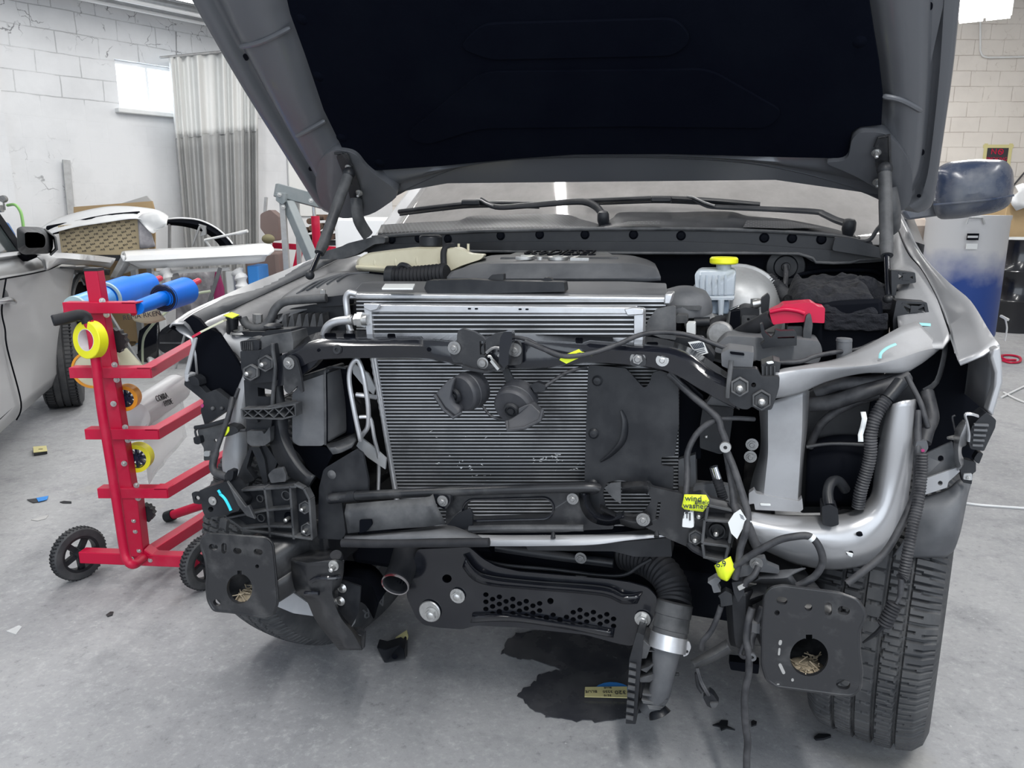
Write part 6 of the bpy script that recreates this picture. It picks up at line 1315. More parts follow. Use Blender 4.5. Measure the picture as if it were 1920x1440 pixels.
# tags and connector
def tagp(pts, v, th=.002): return part('tag_yellow', 'tag_yellow', MB().prism(P(pts, v), (0, th, 0)))
t1 = part('tag_yellow', 'tag_yellow', MB().grid([[T(x0 + (x1 - x0) * k / 8, y0 + (y1 - y0) * k / 8, -.515 - .006 * sin(PI * k / 8 + q_)) for k in range(9)] for (x0, y0, x1, y1, q_) in ((1283, 927, 1324, 928, 0), (1281, 938, 1331, 940, .3), (1278, 950, 1324, 952, .6), (1283, 955, 1318, 960, .8))]), None, 0, solid=.001)
for tx, x, y, s_ in (('wind', 1300, 935, .034), ('shield', 1317, 942, .026), ('washer', 1303, 949, .032)):
    text_c = T(x, y, -.5235); part('handwriting', 'tag_ink', text_mesh(MB(), tx, s_ * .52, frame3(text_c, (1, 0, .06), (-.06, 0, 1)), .002), t1)
cn = pl('white_connector', 'sticker', [(1283, 960), (1299, 960), (1300, 973), (1301, 988), (1296, 990), (1279, 988), (1280, 973), (1283, 972)], -.515, .02, r=2, bv=.002)
part('connector_slot', 'plastic_dust', MB().plate([(1287, 962), (1289, 962), (1289, 972), (1287, 972)], -.517, .002).plate([(1292, 962), (1295, 962), (1295, 976), (1292, 976)], -.517, .002), cn)
t3 = part('tag_yellow', 'tag_yellow', MB().grid([[T(x0 + (x1 - x0) * k / 6, y0 + (y1 - y0) * k / 6, -.53 - .012 * sin(PI * k / 6) - q_) for k in range(7)] for (x0, y0, x1, y1, q_) in ((1339, 1060, 1370, 1043, 0), (1342, 1068, 1374, 1054, .004), (1346, 1080, 1379, 1067, .004), (1352, 1086, 1372, 1080, 0), (1362, 1090, 1366, 1088, 0))]), None, 0, solid=.001)
part('handwriting', 'tag_ink', text_mesh(MB(), '6.9', .018, frame3(T(1352, 1058, -.548), (1, 0, .3), (-.3, 0, 1)), .002), t3)
wt = part('paper_tag', 'sticker', MB().prism(P([(1365, 980), (1376, 963), (1388, 955), (1400, 974), (1410, 978), (1394, 988), (1382, 1011), (1371, 1000)], -.53), (0, .0015, 0)))
b = MB()
for k in range(3): b.prism(P([(1387 + k, 964 + 3 * k), (1394 + k, 968 + 3 * k), (1393.6 + k, 969 + 3 * k), (1386.6 + k, 965 + 3 * k)], -.5305), (0, .001, 0))
part('tag_print', 'tag_ink', b, wt)
# wiring down the middle right
pl('control_module', 'plastic', [(1318, 760), (1368, 764), (1376, 768), (1372, 795), (1366, 845), (1350, 852), (1312, 840), (1312, 800)], -.34, .06, r=4, bv=.004); pl('module_cap', 'plastic_grey', [(1322, 760), (1340, 735), (1374, 742), (1376, 768)], -.33, .05)
part('module_screw', 'zinc', MB().ball(T(1324, 819, -.342), .004, 6))
for pts, r in (([(1254, 700, -.43), (1290, 735, -.44), (1325, 765, -.45), (1346, 785, -.455), (1352, 805, -.46), (1360, 825, -.465), (1362, 845, -.465), (1368, 880, -.47), (1374, 920, -.48), (1376, 945, -.49), (1383, 965, -.50)], .0075), ([(1344, 786, -.45), (1320, 800, -.45), (1302, 820, -.455), (1289, 850, -.465), (1289, 880, -.475), (1288, 905, -.49), (1286, 930, -.505), (1288, 962, -.51)], .0065), ([(1362, 845, -.47), (1372, 868, -.48), (1380, 890, -.49), (1388, 915, -.50), (1396, 940, -.51), (1402, 965, -.52), (1400, 990, -.53), (1396, 1005, -.53), (1388, 1030, -.53), (1384, 1060, -.53), (1378, 1085, -.53)], .0075), ([(1350, 785, -.44), (1380, 784, -.43), (1414, 786, -.40)], .005), ([(1370, 940, -.48), (1384, 955, -.49), (1402, 985, -.50), (1414, 1015, -.50), (1424, 1035, -.50)], .010), ([(1255, 690, -.435), (1262, 702, -.435), (1300, 742, -.44)], .005)):
    tubep('wiring_harness', 'wire', pts, r)
part('ring_terminal', 'zinc', MB().lathe(T(1360, 838, -.485), FWD, [(.004, 0), (.004, .005), (.011, .005), (.012, 0)], 18))
part('drain_hose', 'rubber', MB().hose(P([(1344, 898, -.41), (1350, 915, -.42), (1356, 935, -.42)], 0), .0105, .005, 12, .06)); part('hose_fitting', 'chrome', MB().tube(P([(1338, 875, -.41), (1345, 897, -.41)], 0), [.0095, .0105], 14))
pl('radiator_side_tank', 'plastic_grey', [(1272, 862), (1304, 852), (1305, 914), (1272, 912)], -.33, .05, r=2, bv=.004); pl('radiator_side_panel', 'deep_black', [(1272, 705), (1318, 745), (1314, 860), (1272, 862)], -.31, .02)
pl('battery_tray', 'plastic_grey', [(1300, 912), (1340, 906), (1372, 912), (1376, 945), (1330, 930), (1300, 926)], -.37, .02, r=3)
tubep('abs_cable', 'wire', [(1378, 1062, -.53), (1400, 1046, -.535), (1430, 1028, -.54), (1462, 1012, -.54), (1490, 1006, -.54), (1515, 1005, -.54), (1530, 1016, -.54), (1540, 1036, -.54), (1542, 1056, -.53), (1530, 1078, -.53), (1510, 1092, -.53), (1494, 1099, -.53)], .0075)
tubep('cable_band', 'sticker', [(1519, 1006, -.54), (1525, 1011, -.54)], .0082)
# brackets and wiring below the right bracket
pl('tow_bracket', 'plastic_grey', [(1374, 1062), (1404, 1060), (1410, 1050), (1434, 1046), (1438, 1058), (1462, 1068), (1460, 1076), (1424, 1072), (1410, 1078), (1380, 1084)], -.48, .02, r=3); bolt(1418, 1056, -.49, .009, None, 'zinc_dull')
lc('side_bracket', 'plastic_grey', [[(1422, 1074, -.46), (1470, 1068, -.46), (1512, 1066, -.44)], [(1422, 1085, -.48), (1470, 1084, -.48), (1485, 1078, -.46)], [(1410, 1092, -.46), (1470, 1100, -.46), (1500, 1100, -.44)]], 12, None, .004, 50)
lc('wiring_channel', 'plastic', [[(1358, 1110, -.47), (1362, 1150, -.47), (1366, 1195, -.47), (1370, 1210, -.47)], [(1372, 1112, -.50), (1374, 1150, -.50), (1378, 1200, -.50), (1382, 1214, -.50)], [(1398, 1112, -.50), (1398, 1150, -.50), (1396, 1205, -.50), (1394, 1220, -.50)], [(1412, 1106, -.47), (1410, 1150, -.47), (1404, 1200, -.47), (1400, 1222, -.47)]], 16, None, .004, 40)
lc('channel_arm', 'plastic', [[(1390, 1112, -.48), (1412, 1098, -.46), (1440, 1088, -.44)], [(1396, 1130, -.49), (1410, 1122, -.48), (1440, 1112, -.46)], [(1394, 1138, -.48), (1412, 1134, -.47), (1440, 1118, -.44)]], 12, None, .004, 50)
pl('plug_housing', 'plastic', [(1346, 1118), (1360, 1108), (1372, 1114), (1374, 1134), (1352, 1138), (1350, 1122)], -.52, .02, r=2, bv=.002); pl('plug_housing', 'plastic_grey', [(1326, 1092), (1342, 1082), (1352, 1088), (1345, 1096), (1352, 1110), (1338, 1112), (1334, 1098)], -.52, .02, r=2, bv=.002)
pl('plug_housing', 'plastic', [(1372, 1092), (1392, 1090), (1396, 1112), (1384, 1130), (1376, 1112)], -.53, .02, r=2); pl('plug_shine', 'zinc', [(1382, 1100), (1394, 1094), (1398, 1102), (1386, 1108)], -.535, .004, r=2)
tubep('wiring_harness', 'wire', [(1352, 1136, -.51), (1344, 1160, -.51), (1332, 1185, -.51), (1318, 1202, -.51), (1316, 1218, -.51)], .0062); tubep('wiring_harness', 'wire', [(1422, 1062, -.52), (1414, 1078, -.53), (1400, 1090, -.53), (1396, 1098, -.53)], .0068)
lc('loose_arm', 'plastic_dust', [[(1362, 1198, -.52), (1330, 1218, -.54), (1294, 1238, -.55)], [(1366, 1212, -.54), (1336, 1230, -.56), (1300, 1246, -.57)], [(1374, 1222, -.52), (1340, 1240, -.54), (1304, 1254, -.55)]], 14, None, .004, 40)
for k in range(2): tubep('plug_wire', 'wire', [(1306 + 2 * k, 1252, -.55), (1312 + 3 * k, 1275, -.555), (1322 + 3 * k, 1295, -.56), (1328 + 2 * k, 1304, -.56)], .003)
pp2 = pl('dangling_plug', 'plastic', [(1318, 1308), (1330, 1298), (1338, 1304), (1348, 1320), (1334, 1328), (1326, 1324)], -.56, .02, r=2, bv=.002); pl('plug_clip', 'plastic_dust', [(1330, 1318), (1348, 1318), (1342, 1328), (1334, 1328)], -.565, .006, par=pp2)
tubep('plug_wire', 'rubber', [(1307, 1262, -.55), (1310, 1285, -.55), (1318, 1298, -.555)], .0055)
for pts, r in (([(1410, 1140, -.52), (1402, 1170, -.53), (1400, 1200, -.535), (1404, 1225, -.54), (1404, 1260, -.54), (1398, 1290, -.54), (1396, 1320, -.54), (1398, 1360, -.54), (1402, 1390, -.54), (1400, 1420, -.54), (1400, 1470, -.54)], .0078), ([(1432, 1140, -.50), (1420, 1170, -.51), (1408, 1195, -.52), (1404, 1215, -.53)], .0105), ([(1400, 1200, -.53), (1388, 1225, -.53), (1398, 1232, -.54), (1404, 1215, -.53)], .0045)):
    tubep('hanging_harness', 'wire', pts, r)
part('harness_clip', 'plastic_grey', MB().box(T(1417, 1174, -.515), (.016, .02, .022)).tube(P([(1412, 1170, -.52), (1428, 1178, -.52)], 0), .003, 6).lathe(T(1410, 1230, -.54), FWD, [(.004, 0), (.004, .006), (.009, .006), (.009, 0)], 14))
pl('sensor_box', 'deep_black', [(1366, 1240), (1424, 1246), (1422, 1264), (1370, 1256)], -.40, .03)
# ---------------------------------------------------------------- silver car at the left
cA = G(0, 812, .25); cB = G(118, 705, .25); cdv = V((-.34, .94, 0)).normalized()
cn_ = V((cdv.y, -cdv.x, 0))                    # points out of the car, to the right
def CS(px, py, off=0): return hit(px, py, cA - cn_ * off, cn_)
car = thing('parked_car', 'silver car with bare front end parked at the left wall', 'car', G(40, 800), math.atan2(cdv.y, cdv.x))
def cw(name, m, mb, par=None, bv=0, **k): return mb.build(name, M[m], par or car, bevel=bv, world=True, **k)
def ccurve(pts, n=30): return resample(spline([CS(*p) for p in pts], 6), n)
rows = [ccurve(c) for c in (
  [(-260, 1080, .02), (-120, 930, .02), (0, 812, .02), (60, 758, .02), (122, 702, .02), (126, 692, .02)],
  [(-260, 1040, -.02), (-120, 900, -.02), (0, 785, -.02), (60, 735, -.02), (120, 690, -.02), (127, 680, -.02)],
  [(-260, 800, -.05), (-120, 720, -.05), (0, 660, -.05), (60, 632, -.05), (118, 610, -.05), (131, 600, -.04)],
  [(-260, 680, -.04), (-120, 620, -.04), (0, 580, -.04), (60, 560, -.04), (110, 546, -.04), (133, 546, -.03)],
  [(-260, 585, -.06), (-120, 550, -.06), (0, 523, -.06), (50, 514, -.055), (90, 505, -.05), (141, 497, -.0)],
  [(-260, 570, .0), (-120, 540, .0), (0, 518, .0), (50, 510, .0), (92, 500, .0), (141, 494, .04)],
  [(-260, 505, .05), (-120, 490, .05), (0, 478, .05), (40, 472, .05), (75, 474, .06), (120, 482, .10)])]
body = cw('body_side', 'car_silver', MB().grid(rows), None, 0, solid=.01, ang=40)
cw('hood_panel', 'car_silver', MB().grid([resample(spline([G(*p) for p in c], 6), 24) for c in (
  [(88, 507, 1.0), (112, 496, .99), (141, 497, .97), (175, 497, .935), (206, 503, .885)], [(86, 505, 1.02), (112, 494, 1.0), (141, 494, .985), (175, 494, .95), (208, 500, .90)], [(80, 488, 1.06), (110, 484, 1.05), (141, 486, 1.03), (175, 489, .99), (213, 493, .93)],
  [(70, 480, 1.08), (95, 476, 1.075), (125, 475, 1.065), (160, 478, 1.045), (190, 481, 1.0), (217, 485, .96)], [(70, 478, 1.07), (95, 474, 1.065), (125, 474, 1.055), (160, 477, 1.035), (190, 480, .99), (217, 484, .95)])]), None, 0, solid=.008, ang=60)
cw('hood_underside', 'car_dark', MB().grid([resample(spline([G(*p) for p in c], 6), 12) for c in ([(112, 500, .97), (141, 500, .95), (175, 500, .90), (206, 505, .84)], [(112, 508, .80), (141, 512, .80), (175, 514, .80), (204, 514, .80)])]), None, 0, solid=.01)
far = [[p - cn_ * 1.7 for p in r[:18]] for r in rows]
cw('far_side', 'car_silver', MB().grid(far), None, 0, solid=.01, ang=40)
cw('tail_panel', 'car_silver', MB().grid([[r[0].lerp(f[0], t) - cdv * (.25 * sin(PI * t)) for t in (0, .1, .25, .5, .75, .9, 1)] for r, f in zip(rows, far)]), None, 0, solid=.01, ang=50)
ro_ = [CS(-260, 300, .26), CS(-120, 318, .26), CS(-60, 332, .26)]
cw('roof_panel', 'car_silver', MB().grid([[p - cn_ * t + V((0, 0, .05 * sin(PI * t / 1.2))) for t in (0, .2, .6, 1.0, 1.2)] for p in ro_]), None, 0, solid=.02, ang=50)
cw('windscreen', 'tint', MB().prism([ro_[2], CS(38, 472, .10), CS(38, 472, .10) - cn_ * 1.5, ro_[2] - cn_ * 1.2], (0, 0, -.006)))
cw('rear_window', 'tint', MB().prism([ro_[0], rows[6][0], far[6][0], ro_[0] - cn_ * 1.2], (0, 0, -.006)))
cw('cabin_floor', 'deep_black', MB().prism([rows[1][0], rows[1][16], far[1][16], far[1][0]], (0, 0, .03)))
cw('side_window', 'tint', MB().prism([CS(-260, 500, .06), CS(32, 470, .06), CS(-2, 420, .14), CS(-60, 335, .22), CS(-260, 310, .22)], -cn_ * .006))
cw('window_pillar', 'plastic', MB().bar(CS(38, 470, .05), CS(-2, 412, .12), .03, .04).bar(CS(-2, 412, .12), CS(-60, 330, .22), .03, .04))
cw('window_trim', 'bright_trim', MB().bar(CS(-260, 506, .03), CS(38, 474, .03), .02, .022))
def proj(p):
    d = p - CAMP; zc = d.y * cos(PITCH) - d.z * sin(PITCH); return 960 + F_PX * d.x / zc
seam = [min(r, key=lambda q: abs(proj(q) - t)) + cn_ * .012 for r, t in zip(rows[:5], (31, 30, 14, 4, 0))]
seam = seam[:3] + [seam[2].lerp(seam[3], .5) + cn_ * .002] + seam[3:]
cw('door_seam', 'deep_black', MB().tube(spline(seam, 6), .004, 6))
cw('crease_gap', 'deep_black', MB().tube(spline([CS(-120, 551, -.062), CS(0, 524, -.062), CS(50, 515, -.058), CS(90, 506, -.052), CS(112, 496, -.03), CS(126, 491, .0), CS(141, 496, .0)], 4), .004, 6))
hd = cw('door_handle', 'bright_trim', MB().tube(spline([CS(-30, 566, -.07), CS(0, 565, -.085), CS(18, 562, -.085), CS(26, 566, -.06)], 4), .016, 10))
cw('handle_pocket', 'plastic_grey', MB().ball(CS(8, 556, -.045), .05, 10, (.35, .5, .8)), hd)
mr_ = cw('wing_mirror', 'plastic', MB().grid([[CS(66 + (x - 66) * k_, 449 + (y - 449) * k_, o_) for x, y in rnd([(33, 430), (40, 426), (74, 427), (92, 434), (98, 446), (98, 464), (92, 474), (45, 476), (35, 468)], 6)] for k_, o_ in ((.90, -.09), (1, -.10), (1.06, -.12), (.98, -.20), (.6, -.24))], closed=True), None, 0, ang=50)
mr_.location += V((0, 0, 0))
cw('mirror_glass', 'mirror_glass', MB().prism([CS(x, y, -.108) for x, y in rnd([(42, 432), (74, 433), (86, 440), (90, 456), (88, 468), (50, 471), (42, 462)], 5)], -cn_ * -.004), mr_)
cw('mirror_back', 'deep_black', MB().prism([CS(x, y, -.101) for x, y in rnd([(33, 430), (40, 426), (74, 427), (92, 434), (98, 446), (98, 464), (92, 474), (45, 476), (35, 468)], 6)], cn_ * .004), mr_)
cw('mirror_foot', 'deep_black', MB().prism([CS(36, 470, .02), CS(60, 476, -.02), CS(80, 478, -.04), CS(52, 490, .0), CS(40, 480, .02)], -cn_ * .05), mr_)
cw('mirror_shell', 'car_dark', MB().grid([[CS(90, 432, -.12), CS(103, 448, -.14), CS(106, 466, -.14), (CS(96, 476, -.12))], [CS(84, 428, -.2), CS(106, 444, -.26), CS(109, 468, -.26), CS(96, 480, -.2)]]), mr_, 0, solid=.01)
cw('wheel_arch_trim', 'car_dark', MB().tube(spline([CS(128, 650, .02), CS(131, 600, .02), (CS(135, 548, .02)), CS(143, 525, .03), CS(152, 516, .06), CS(162, 528, .1), CS(168, 545, .14)], 5), .022, 8))
cw('wheel_well', 'deep_black', MB().prism([CS(124, 690, .10), CS(131, 590, .10), CS(141, 532, .10), CS(160, 526, .14), CS(172, 560, .18), CS(170, 700, .18)], -cn_ * .02))
cw('front_crossmember', 'white_paint', MB().prism([CS(141, 498, .1), CS(166, 497, .12), CS(166, 506, .12), CS(160, 535, .12), CS(148, 512, .1)], -cn_ * .02))
cw('strut_mount', 'plastic', MB().prism(rnd([CS(160, 512, .3), CS(172, 502, .3), CS(190, 504, .3), CS(186, 522, .3), CS(178, 530, .3), CS(158, 524, .3)], 0) if False else [CS(158, 514, .3), CS(170, 502, .3), CS(190, 505, .3), CS(186, 522, .3), CS(158, 526, .3)], -cn_ * .1))
wc = G(150, 764); R_ = .33; ctr = wc - cn_ * .10 + V((0, 0, R_)) + cdv * .1
prof = [(.20, -.11), (.26, -.12), (.30, -.115), (R_ - .012, -.10)]
for k in range(4):
    a = -.085 + .045 * k; prof += [(R_, a), (R_, a + .034), (R_ - .012, a + .036), (R_ - .012, a + .044)]
prof += [(R_, .095), (.30, .115), (.26, .12), (.20, .11)]
wax = (Matrix.Rotation(R(7), 3, 'Z') @ cn_); wfd = V((0, 0, 1)).cross(wax)
wh = cw('front_wheel', 'tyre', MB().lathe(ctr, wax, prof, 60))
ms = MB()
for k in range(72):
    a = 2 * PI * k / 72; d = wfd * cos(a) + V((0, 0, 1)) * sin(a)
    ms.bar(ctr + d * (R_ - .004) - wax * .1, ctr + d * (R_ - .004) - wax * .045, .008, .012, d); ms.bar(ctr + d * (R_ - .004) + wax * .05, ctr + d * (R_ - .004) + wax * .1, .008, .012, d)
cw('tread_groove', 'tyre_dark', ms, wh)
cw('wheel_rim', 'car_dark', MB().lathe(ctr, wax, [(.205, .11), (.20, .06), (.06, .08), (0, .08)], 30), wh)
# ---------------------------------------------------------------- clutter along the left wall
def solo(name, m, mb, label, cat, group=None, bv=0, **k): return tag(mb.build(name, M[m], None, bevel=bv, **k), label, cat, group)
def wpl(pts, Y, t, holes=()): return MB().prism(PW(pts, Y), (0, t, 0), [PW(h, Y) for h in holes])
def drop(mb): return mb
# gas cylinder
gp = W(4, 400, 6.6); gc = thing('gas_cylinder', 'blue gas cylinder with gauge and regulator at the left edge', 'cylinder', (gp.x - .05, 6.6, 0))
x0 = gp.x - .05; zt_ = W(5, 412, 6.6).z
MB().lathe((x0, 6.6, 0), UP, [(0, 0), (.11, 0), (.115, .02), (.115, zt_ - .12), (.08, zt_ - .03), (.03, zt_), (0, zt_)], 24).build('tank', M['tank_blue'], gc, world=True)
rg = MB().cyl((x0, 6.6, zt_), (x0, 6.6, zt_ + .08), .02).cyl((x0 + .0, 6.55, zt_ + .09), (x0 + .09, 6.55, zt_ + .09), .03).build('regulator', M['galv'], gc, world=True)
a = W(6, 373, 6.55); MB().lathe(a, (.2, -1, 0), [(0, .02), (.026, .02), (.03, .0), (.03, -.02)], 20).cyl(a - V((0, 0, .03)), a - V((0, 0, .09)), .008).build('gauge', M['zinc_dull'], rg, world=True)
MB().tube(spline(PW([(14, 385, 6.55), (28, 384, 6.5), (38, 396, 6.5), (42, 412, 6.5), (44, 432, 6.5), (44, 470, 6.5)], 6.5), 5), .012, 8).build('hose', M['green_hose'], gc, world=True)
# strip leaning on the wall
pa, pb = WL(124, 300, .04), WL(132, 388, .07); pf = pa + (pb - pa) * ((pa.z - .0) / (pa.z - pb.z))
solo('metal_strip', 'galv', MB().bar(pf, pa, .07, .02, WN), 'long grey metal strip leaning upright against the white wall', 'strip')
# bench carrying wrapped parts
bz_ = W(180, 477, 7.28).z
bn = thing('workbench', 'dark workbench behind the silver car carrying wrapped car parts', 'workbench', (W(190, 480, 7.4).x, 7.42, 0))
xa, xb = W(104, 480, 7.4).x, W(272, 478, 7.4).x
MB().box(((xa + xb) / 2, 7.42, bz_ - .03), (xb - xa, .40, .05)).build('worktop', M['plastic'], bn, world=True)
for x in (xa + .05, xb - .05):
    for y in (7.26, 7.58): MB().box((x, y, (bz_ - .05) / 2), (.05, .05, bz_ - .05)).build('leg', M['galv'], bn, world=True)
bx = thing('parcel_box', 'tan cardboard carton printed all over with small dark repeated words', 'box', W(190, 474, 7.28))
f0 = PW([(108, 423), (258, 411), (270, 466), (115, 474)], 7.28); f0[2].z = f0[3].z = bz_ - .005 + .0
MB().prism(f0, (.01, .10, 0)).build('carton', M['cardboard_pale'], bx, world=True, bevel=.004)
pr_ = MB(); ux = (f0[1] - f0[0]); uy = (f0[3] - f0[0])
for j in range(9):
    for i in range(8):
        s_, t_ = (i + .5 + (j % 2) * .5) / 8.6, (j + .6) / 9.2
        o_ = f0[0] + ux * s_ + uy * t_ + V((0, -.003, 0))
        if s_ > .97 or t_ > .96: continue
        text_mesh(pr_, ('PVB', 'BAA')[(i + j) % 2], .025, frame3(o_, (1, 0, .22), (-.22, 0, 1)), .001)
pr_.build('printed_words', M['card_print'], bx, world=True)
wr = MB()
def sheet(top, bot, Y0, Y1, n=26, m=8, amp=.03, sd=0):
    rows = []
    T0 = resample([V((p[0], p[1], 0)) for p in spline([(x, y, 0) for x, y in top], 4)], n); B0 = resample([V((p[0], p[1], 0)) for p in spline([(x, y, 0) for x, y in bot], 4)], n)
    for j in range(m + 1):
        t = j / m; row = []
        for a, b in zip(T0, B0):
            q = a.lerp(b, t); Y = Y0 + (Y1 - Y0) * t
            row.append(W(q.x, q.y, Y + amp * noise.fractal(V((q.x * .03 + sd, q.y * .05, 0)), 1, 2, 3)))
        rows.append(row)
    return rows
plw = thing('wrapped_bumper', 'car bumper wrapped in loose white plastic lying above the printed carton', 'bumper', W(200, 420, 7.2))
MB().grid(sheet([(72, 430), (110, 408), (180, 390), (230, 386), (290, 392), (315, 404)], [(75, 445), (130, 428), (190, 418), (262, 410), (285, 432), (312, 424)], 7.52, 7.20)).build('plastic_sheet', M['white_film'], plw, solid=.003, world=True, ang=80)
MB().grid(sheet([(258, 410), (270, 400), (300, 398), (316, 406)], [(276, 430), (287, 438), (298, 430), (312, 420)], 7.22, 7.17, 14, 5, .04, 4)).build('plastic_sheet', M['white_film'], plw, solid=.003, world=True, ang=80)
MB().tube(spline(PW([(92, 432, 7.36), (140, 423, 7.36), (200, 411, 7.36), (262, 405, 7.36)], 7.1), 5), .045, 10).build('bumper_core', M['deep_black'], plw, world=True)
MB().grid(sheet([(258, 412), (272, 418), (285, 440)], [(262, 466), (275, 466), (292, 462)], 7.24, 7.22, 12, 5, .02, 9)).build('film_wrap', M['cloth_grey'], plw, solid=.002, world=True, ang=80)
solo('cardboard_sheet', 'cardboard', MB().prism(PW([(138, 388, 7.70), (285, 377, 7.70), (290, 396, 7.70), (292, 640, 7.70), (138, 640, 7.70)], 7.3), (0, .02, 0)), 'flat brown cardboard sheet standing behind the white plastic', 'cardboard')
solo('grey_sheet', 'grey_board', MB().prism(PW([(222, 383, 7.76), (275, 367, 7.76), (283, 376, 7.76), (300, 640, 7.76), (230, 640, 7.76)], 7.5), (0, .02, 0)), 'pale grey panel leaning behind the cardboard sheet near the wall', 'panel')
bc = thing('bumper_cover', 'black curved bumper cover with pale edge standing before the curtain', 'bumper', W(380, 470, 7.60))
def arcband(out, inn, Y, t): return MB().grid([[W(x, y, Y) for x, y in resample2(out)], [W(x, y, Y - .03) for x, y in resample2([((a[0] + b[0]) / 2, (a[1] + b[1]) / 2) for a, b in zip(out, inn)])], [W(x, y, Y) for x, y in resample2(inn)]])
def resample2(p, n=24): return [(q.x, q.y) for q in resample(spline([(x, y, 0) for x, y in p], 5), n)]
arcband([(312, 412), (340, 410), (375, 414), (405, 428), (426, 446), (436, 458), (440, 480)], [(312, 422), (338, 424), (366, 430), (390, 440), (404, 452), (412, 462), (414, 482)], 7.60, .02).build('cover', M['deep_black'], bc, solid=.02, world=True)
MB().tube([W(x, y, 7.59) for x, y in resample2([(312, 411), (340, 409), (375, 413), (405, 427), (426, 445), (436, 457)])], .008, 8).build('edge', M['white_paint'], bc, world=True)
MB().prism(PW([(372, 420), (385, 424), (386, 440), (374, 444), (380, 432)], 7.55), (0, .03, 0)).build('bracket', M['galv'], bc, world=True); MB().bar(W(375, 424, 7.52), W(361, 462, 7.52), .03, .012).build('bracket', M['galv'], bc, world=True); MB().bar(W(318, 470, 7.60), W(318, 414, 7.60), .03, .02).build('bracket', M['galv'], bc, world=True)
solo('caulking_rod', 'white_dusty', MB().tube([W(384, 450, 7.35), W(440, 438, 7.30), W(450, 437, 7.30), W(464, 433, 7.28)], [.012, .012, .02, .016], 10).tube([W(384, 450, 7.35), W(398, 468, 7.40), W(398, 475, 7.40)], .012, 8), 'thin pale rod poking out sideways below the black bumper cover', 'rod')
# white bumper panel on its padded stand
wbp = thing('body_bumper', 'long glossy white body panel lying across a padded stand', 'panel', W(370, 490, 6.90))
rows = [[W(x, y, Y) for x, y in resample2(c, 40)] for c, Y in (([(232, 470), (300, 466), (400, 462), (490, 456), (508, 460)], 7.12), ([(228, 472), (300, 470), (400, 466), (496, 457), (513, 464)], 7.00), ([(226, 480), (300, 477), (400, 474), (490, 468), (514, 470)], 6.86), ([(230, 490), (300, 487), (400, 482), (485, 478), (506, 478)], 6.84), ([(240, 494), (300, 490), (400, 486), (480, 480), (500, 481)], 6.90), ([(262, 504), (320, 502), (400, 498), (470, 494), (496, 490)], 6.92))]
MB().grid(rows).build('panel_skin', M['glossy_white'], wbp, solid=.012, world=True, ang=50)
MB().grid([[W(x, y, Y) for x, y in resample2(c, 14)] for c, Y in (([(232, 472), (222, 490), (206, 520)], 6.90), ([(236, 482), (228, 502), (214, 524)], 6.84), ([(244, 494), (236, 508), (226, 520)], 6.88))]).build('panel_end', M['galv'], wbp, solid=.01, world=True)
MB().prism(PW([(228, 500), (252, 498), (262, 504), (240, 508), (226, 514)], 7.00), (0, .1, 0)).build('bracket', M['white_dusty'], wbp, world=True)
stn = thing('padded_stand', 'white wrapped work stand holding up the long white panel', 'stand', (W(370, 560, 7.00).x, 7.00, 0))
for x0_, x1_ in ((286, 304), (419, 440)):
    a = W((x0_ + x1_) / 2, 500, 6.98); MB().bar((a.x, 7.00, 0), (a.x, 7.00, a.z - .04), .07, .07).build('post', M['white_dusty'], stn, world=True, bevel=.01)
    b = MB(); c0 = W((x0_ + x1_) / 2 + 18, 520, 6.92)
    b.tube(spline([W(x1_ + 4, 508, 6.92), W(x1_ + 12, 522, 6.90), W(x1_ + 14, 545, 6.90), W(x1_ + 8, 565, 6.92)], 5), [.05 + .012 * sin(k * 1.7) for k in range(16)], 10)
    b.build('padding', M['white_film'], stn, world=True)
MB().bar(W(286, 512, 7.00), W(430, 504, 7.00), .03, .03).build('crossbar', M['white_dusty'], stn, world=True)
MB().cyl(W(320, 525, 6.90), W(336, 522, 6.94), .05).build('tube_end', M['plastic_grey'], stn, world=True)
MB().bar(W(413, 502, 6.78), W(385, 590, 6.75), .03, .03).build('diagonal_leg', M['plastic_grey'], stn, world=True)
# under the stand
def boxat(px0, py0, px1, py1, Y, d, name, m, label, cat, rot=0, bv=.004):
    a, b = W(px0, py1, Y), W(px1, py0, Y)
    return solo(name, m, MB().box(((a.x + b.x) / 2, Y + d / 2, b.z / 2), (b.x - a.x, d, b.z)), label, cat, None, bv)
q = G(230, 648)
cbx = thing('cardboard_box', 'brown cardboard box on the floor behind the blue film rolls', 'box', q)
a, b = G(203, 648), G(256, 648); zt2 = W(230, 560, q.y).z
MB().box(((a.x + b.x) / 2, q.y + .2, zt2 / 2), (b.x - a.x, .4, zt2)).build('carton', M['cardboard'], cbx, world=True, bevel=.005)
MB().box(((a.x + b.x) / 2, q.y - .002, zt2 * .9), (b.x - a.x, .004, .01)).build('flap_seam', M['card_print'], cbx, world=True)
cs_ = thing('tool_case', 'black plastic tool case on the floor behind the red trolley', 'case', G(335, 655))
o_ = [(296, 642), (300, 620), (320, 606), (372, 606), (392, 622), (392, 652), (380, 664), (312, 664), (298, 656)]
Yc = 6.80
MB().prism(PW(rnd(o_, 6), Yc), (0, .12, 0)).build('shell', M['black_paint'], cs_, world=True, bevel=.02, segs=3)
MB().tube(spline(PW([(312, 624), (330, 612), (360, 612), (376, 624)], Yc - .01), 5), .008, 8).build('handle', M['plastic'], cs_, world=True); MB().bar(W(300, 643, Yc - .006), W(390, 643, Yc - .006), .012, .012).build('lip', M['plastic_grey'], cs_, world=True)
ty_ = thing('scrap_bumper', 'black scrap bumper piece lying behind the blue film rolls', 'bumper', V((W(275, 600, 6.95).x, 7.0, 0)))
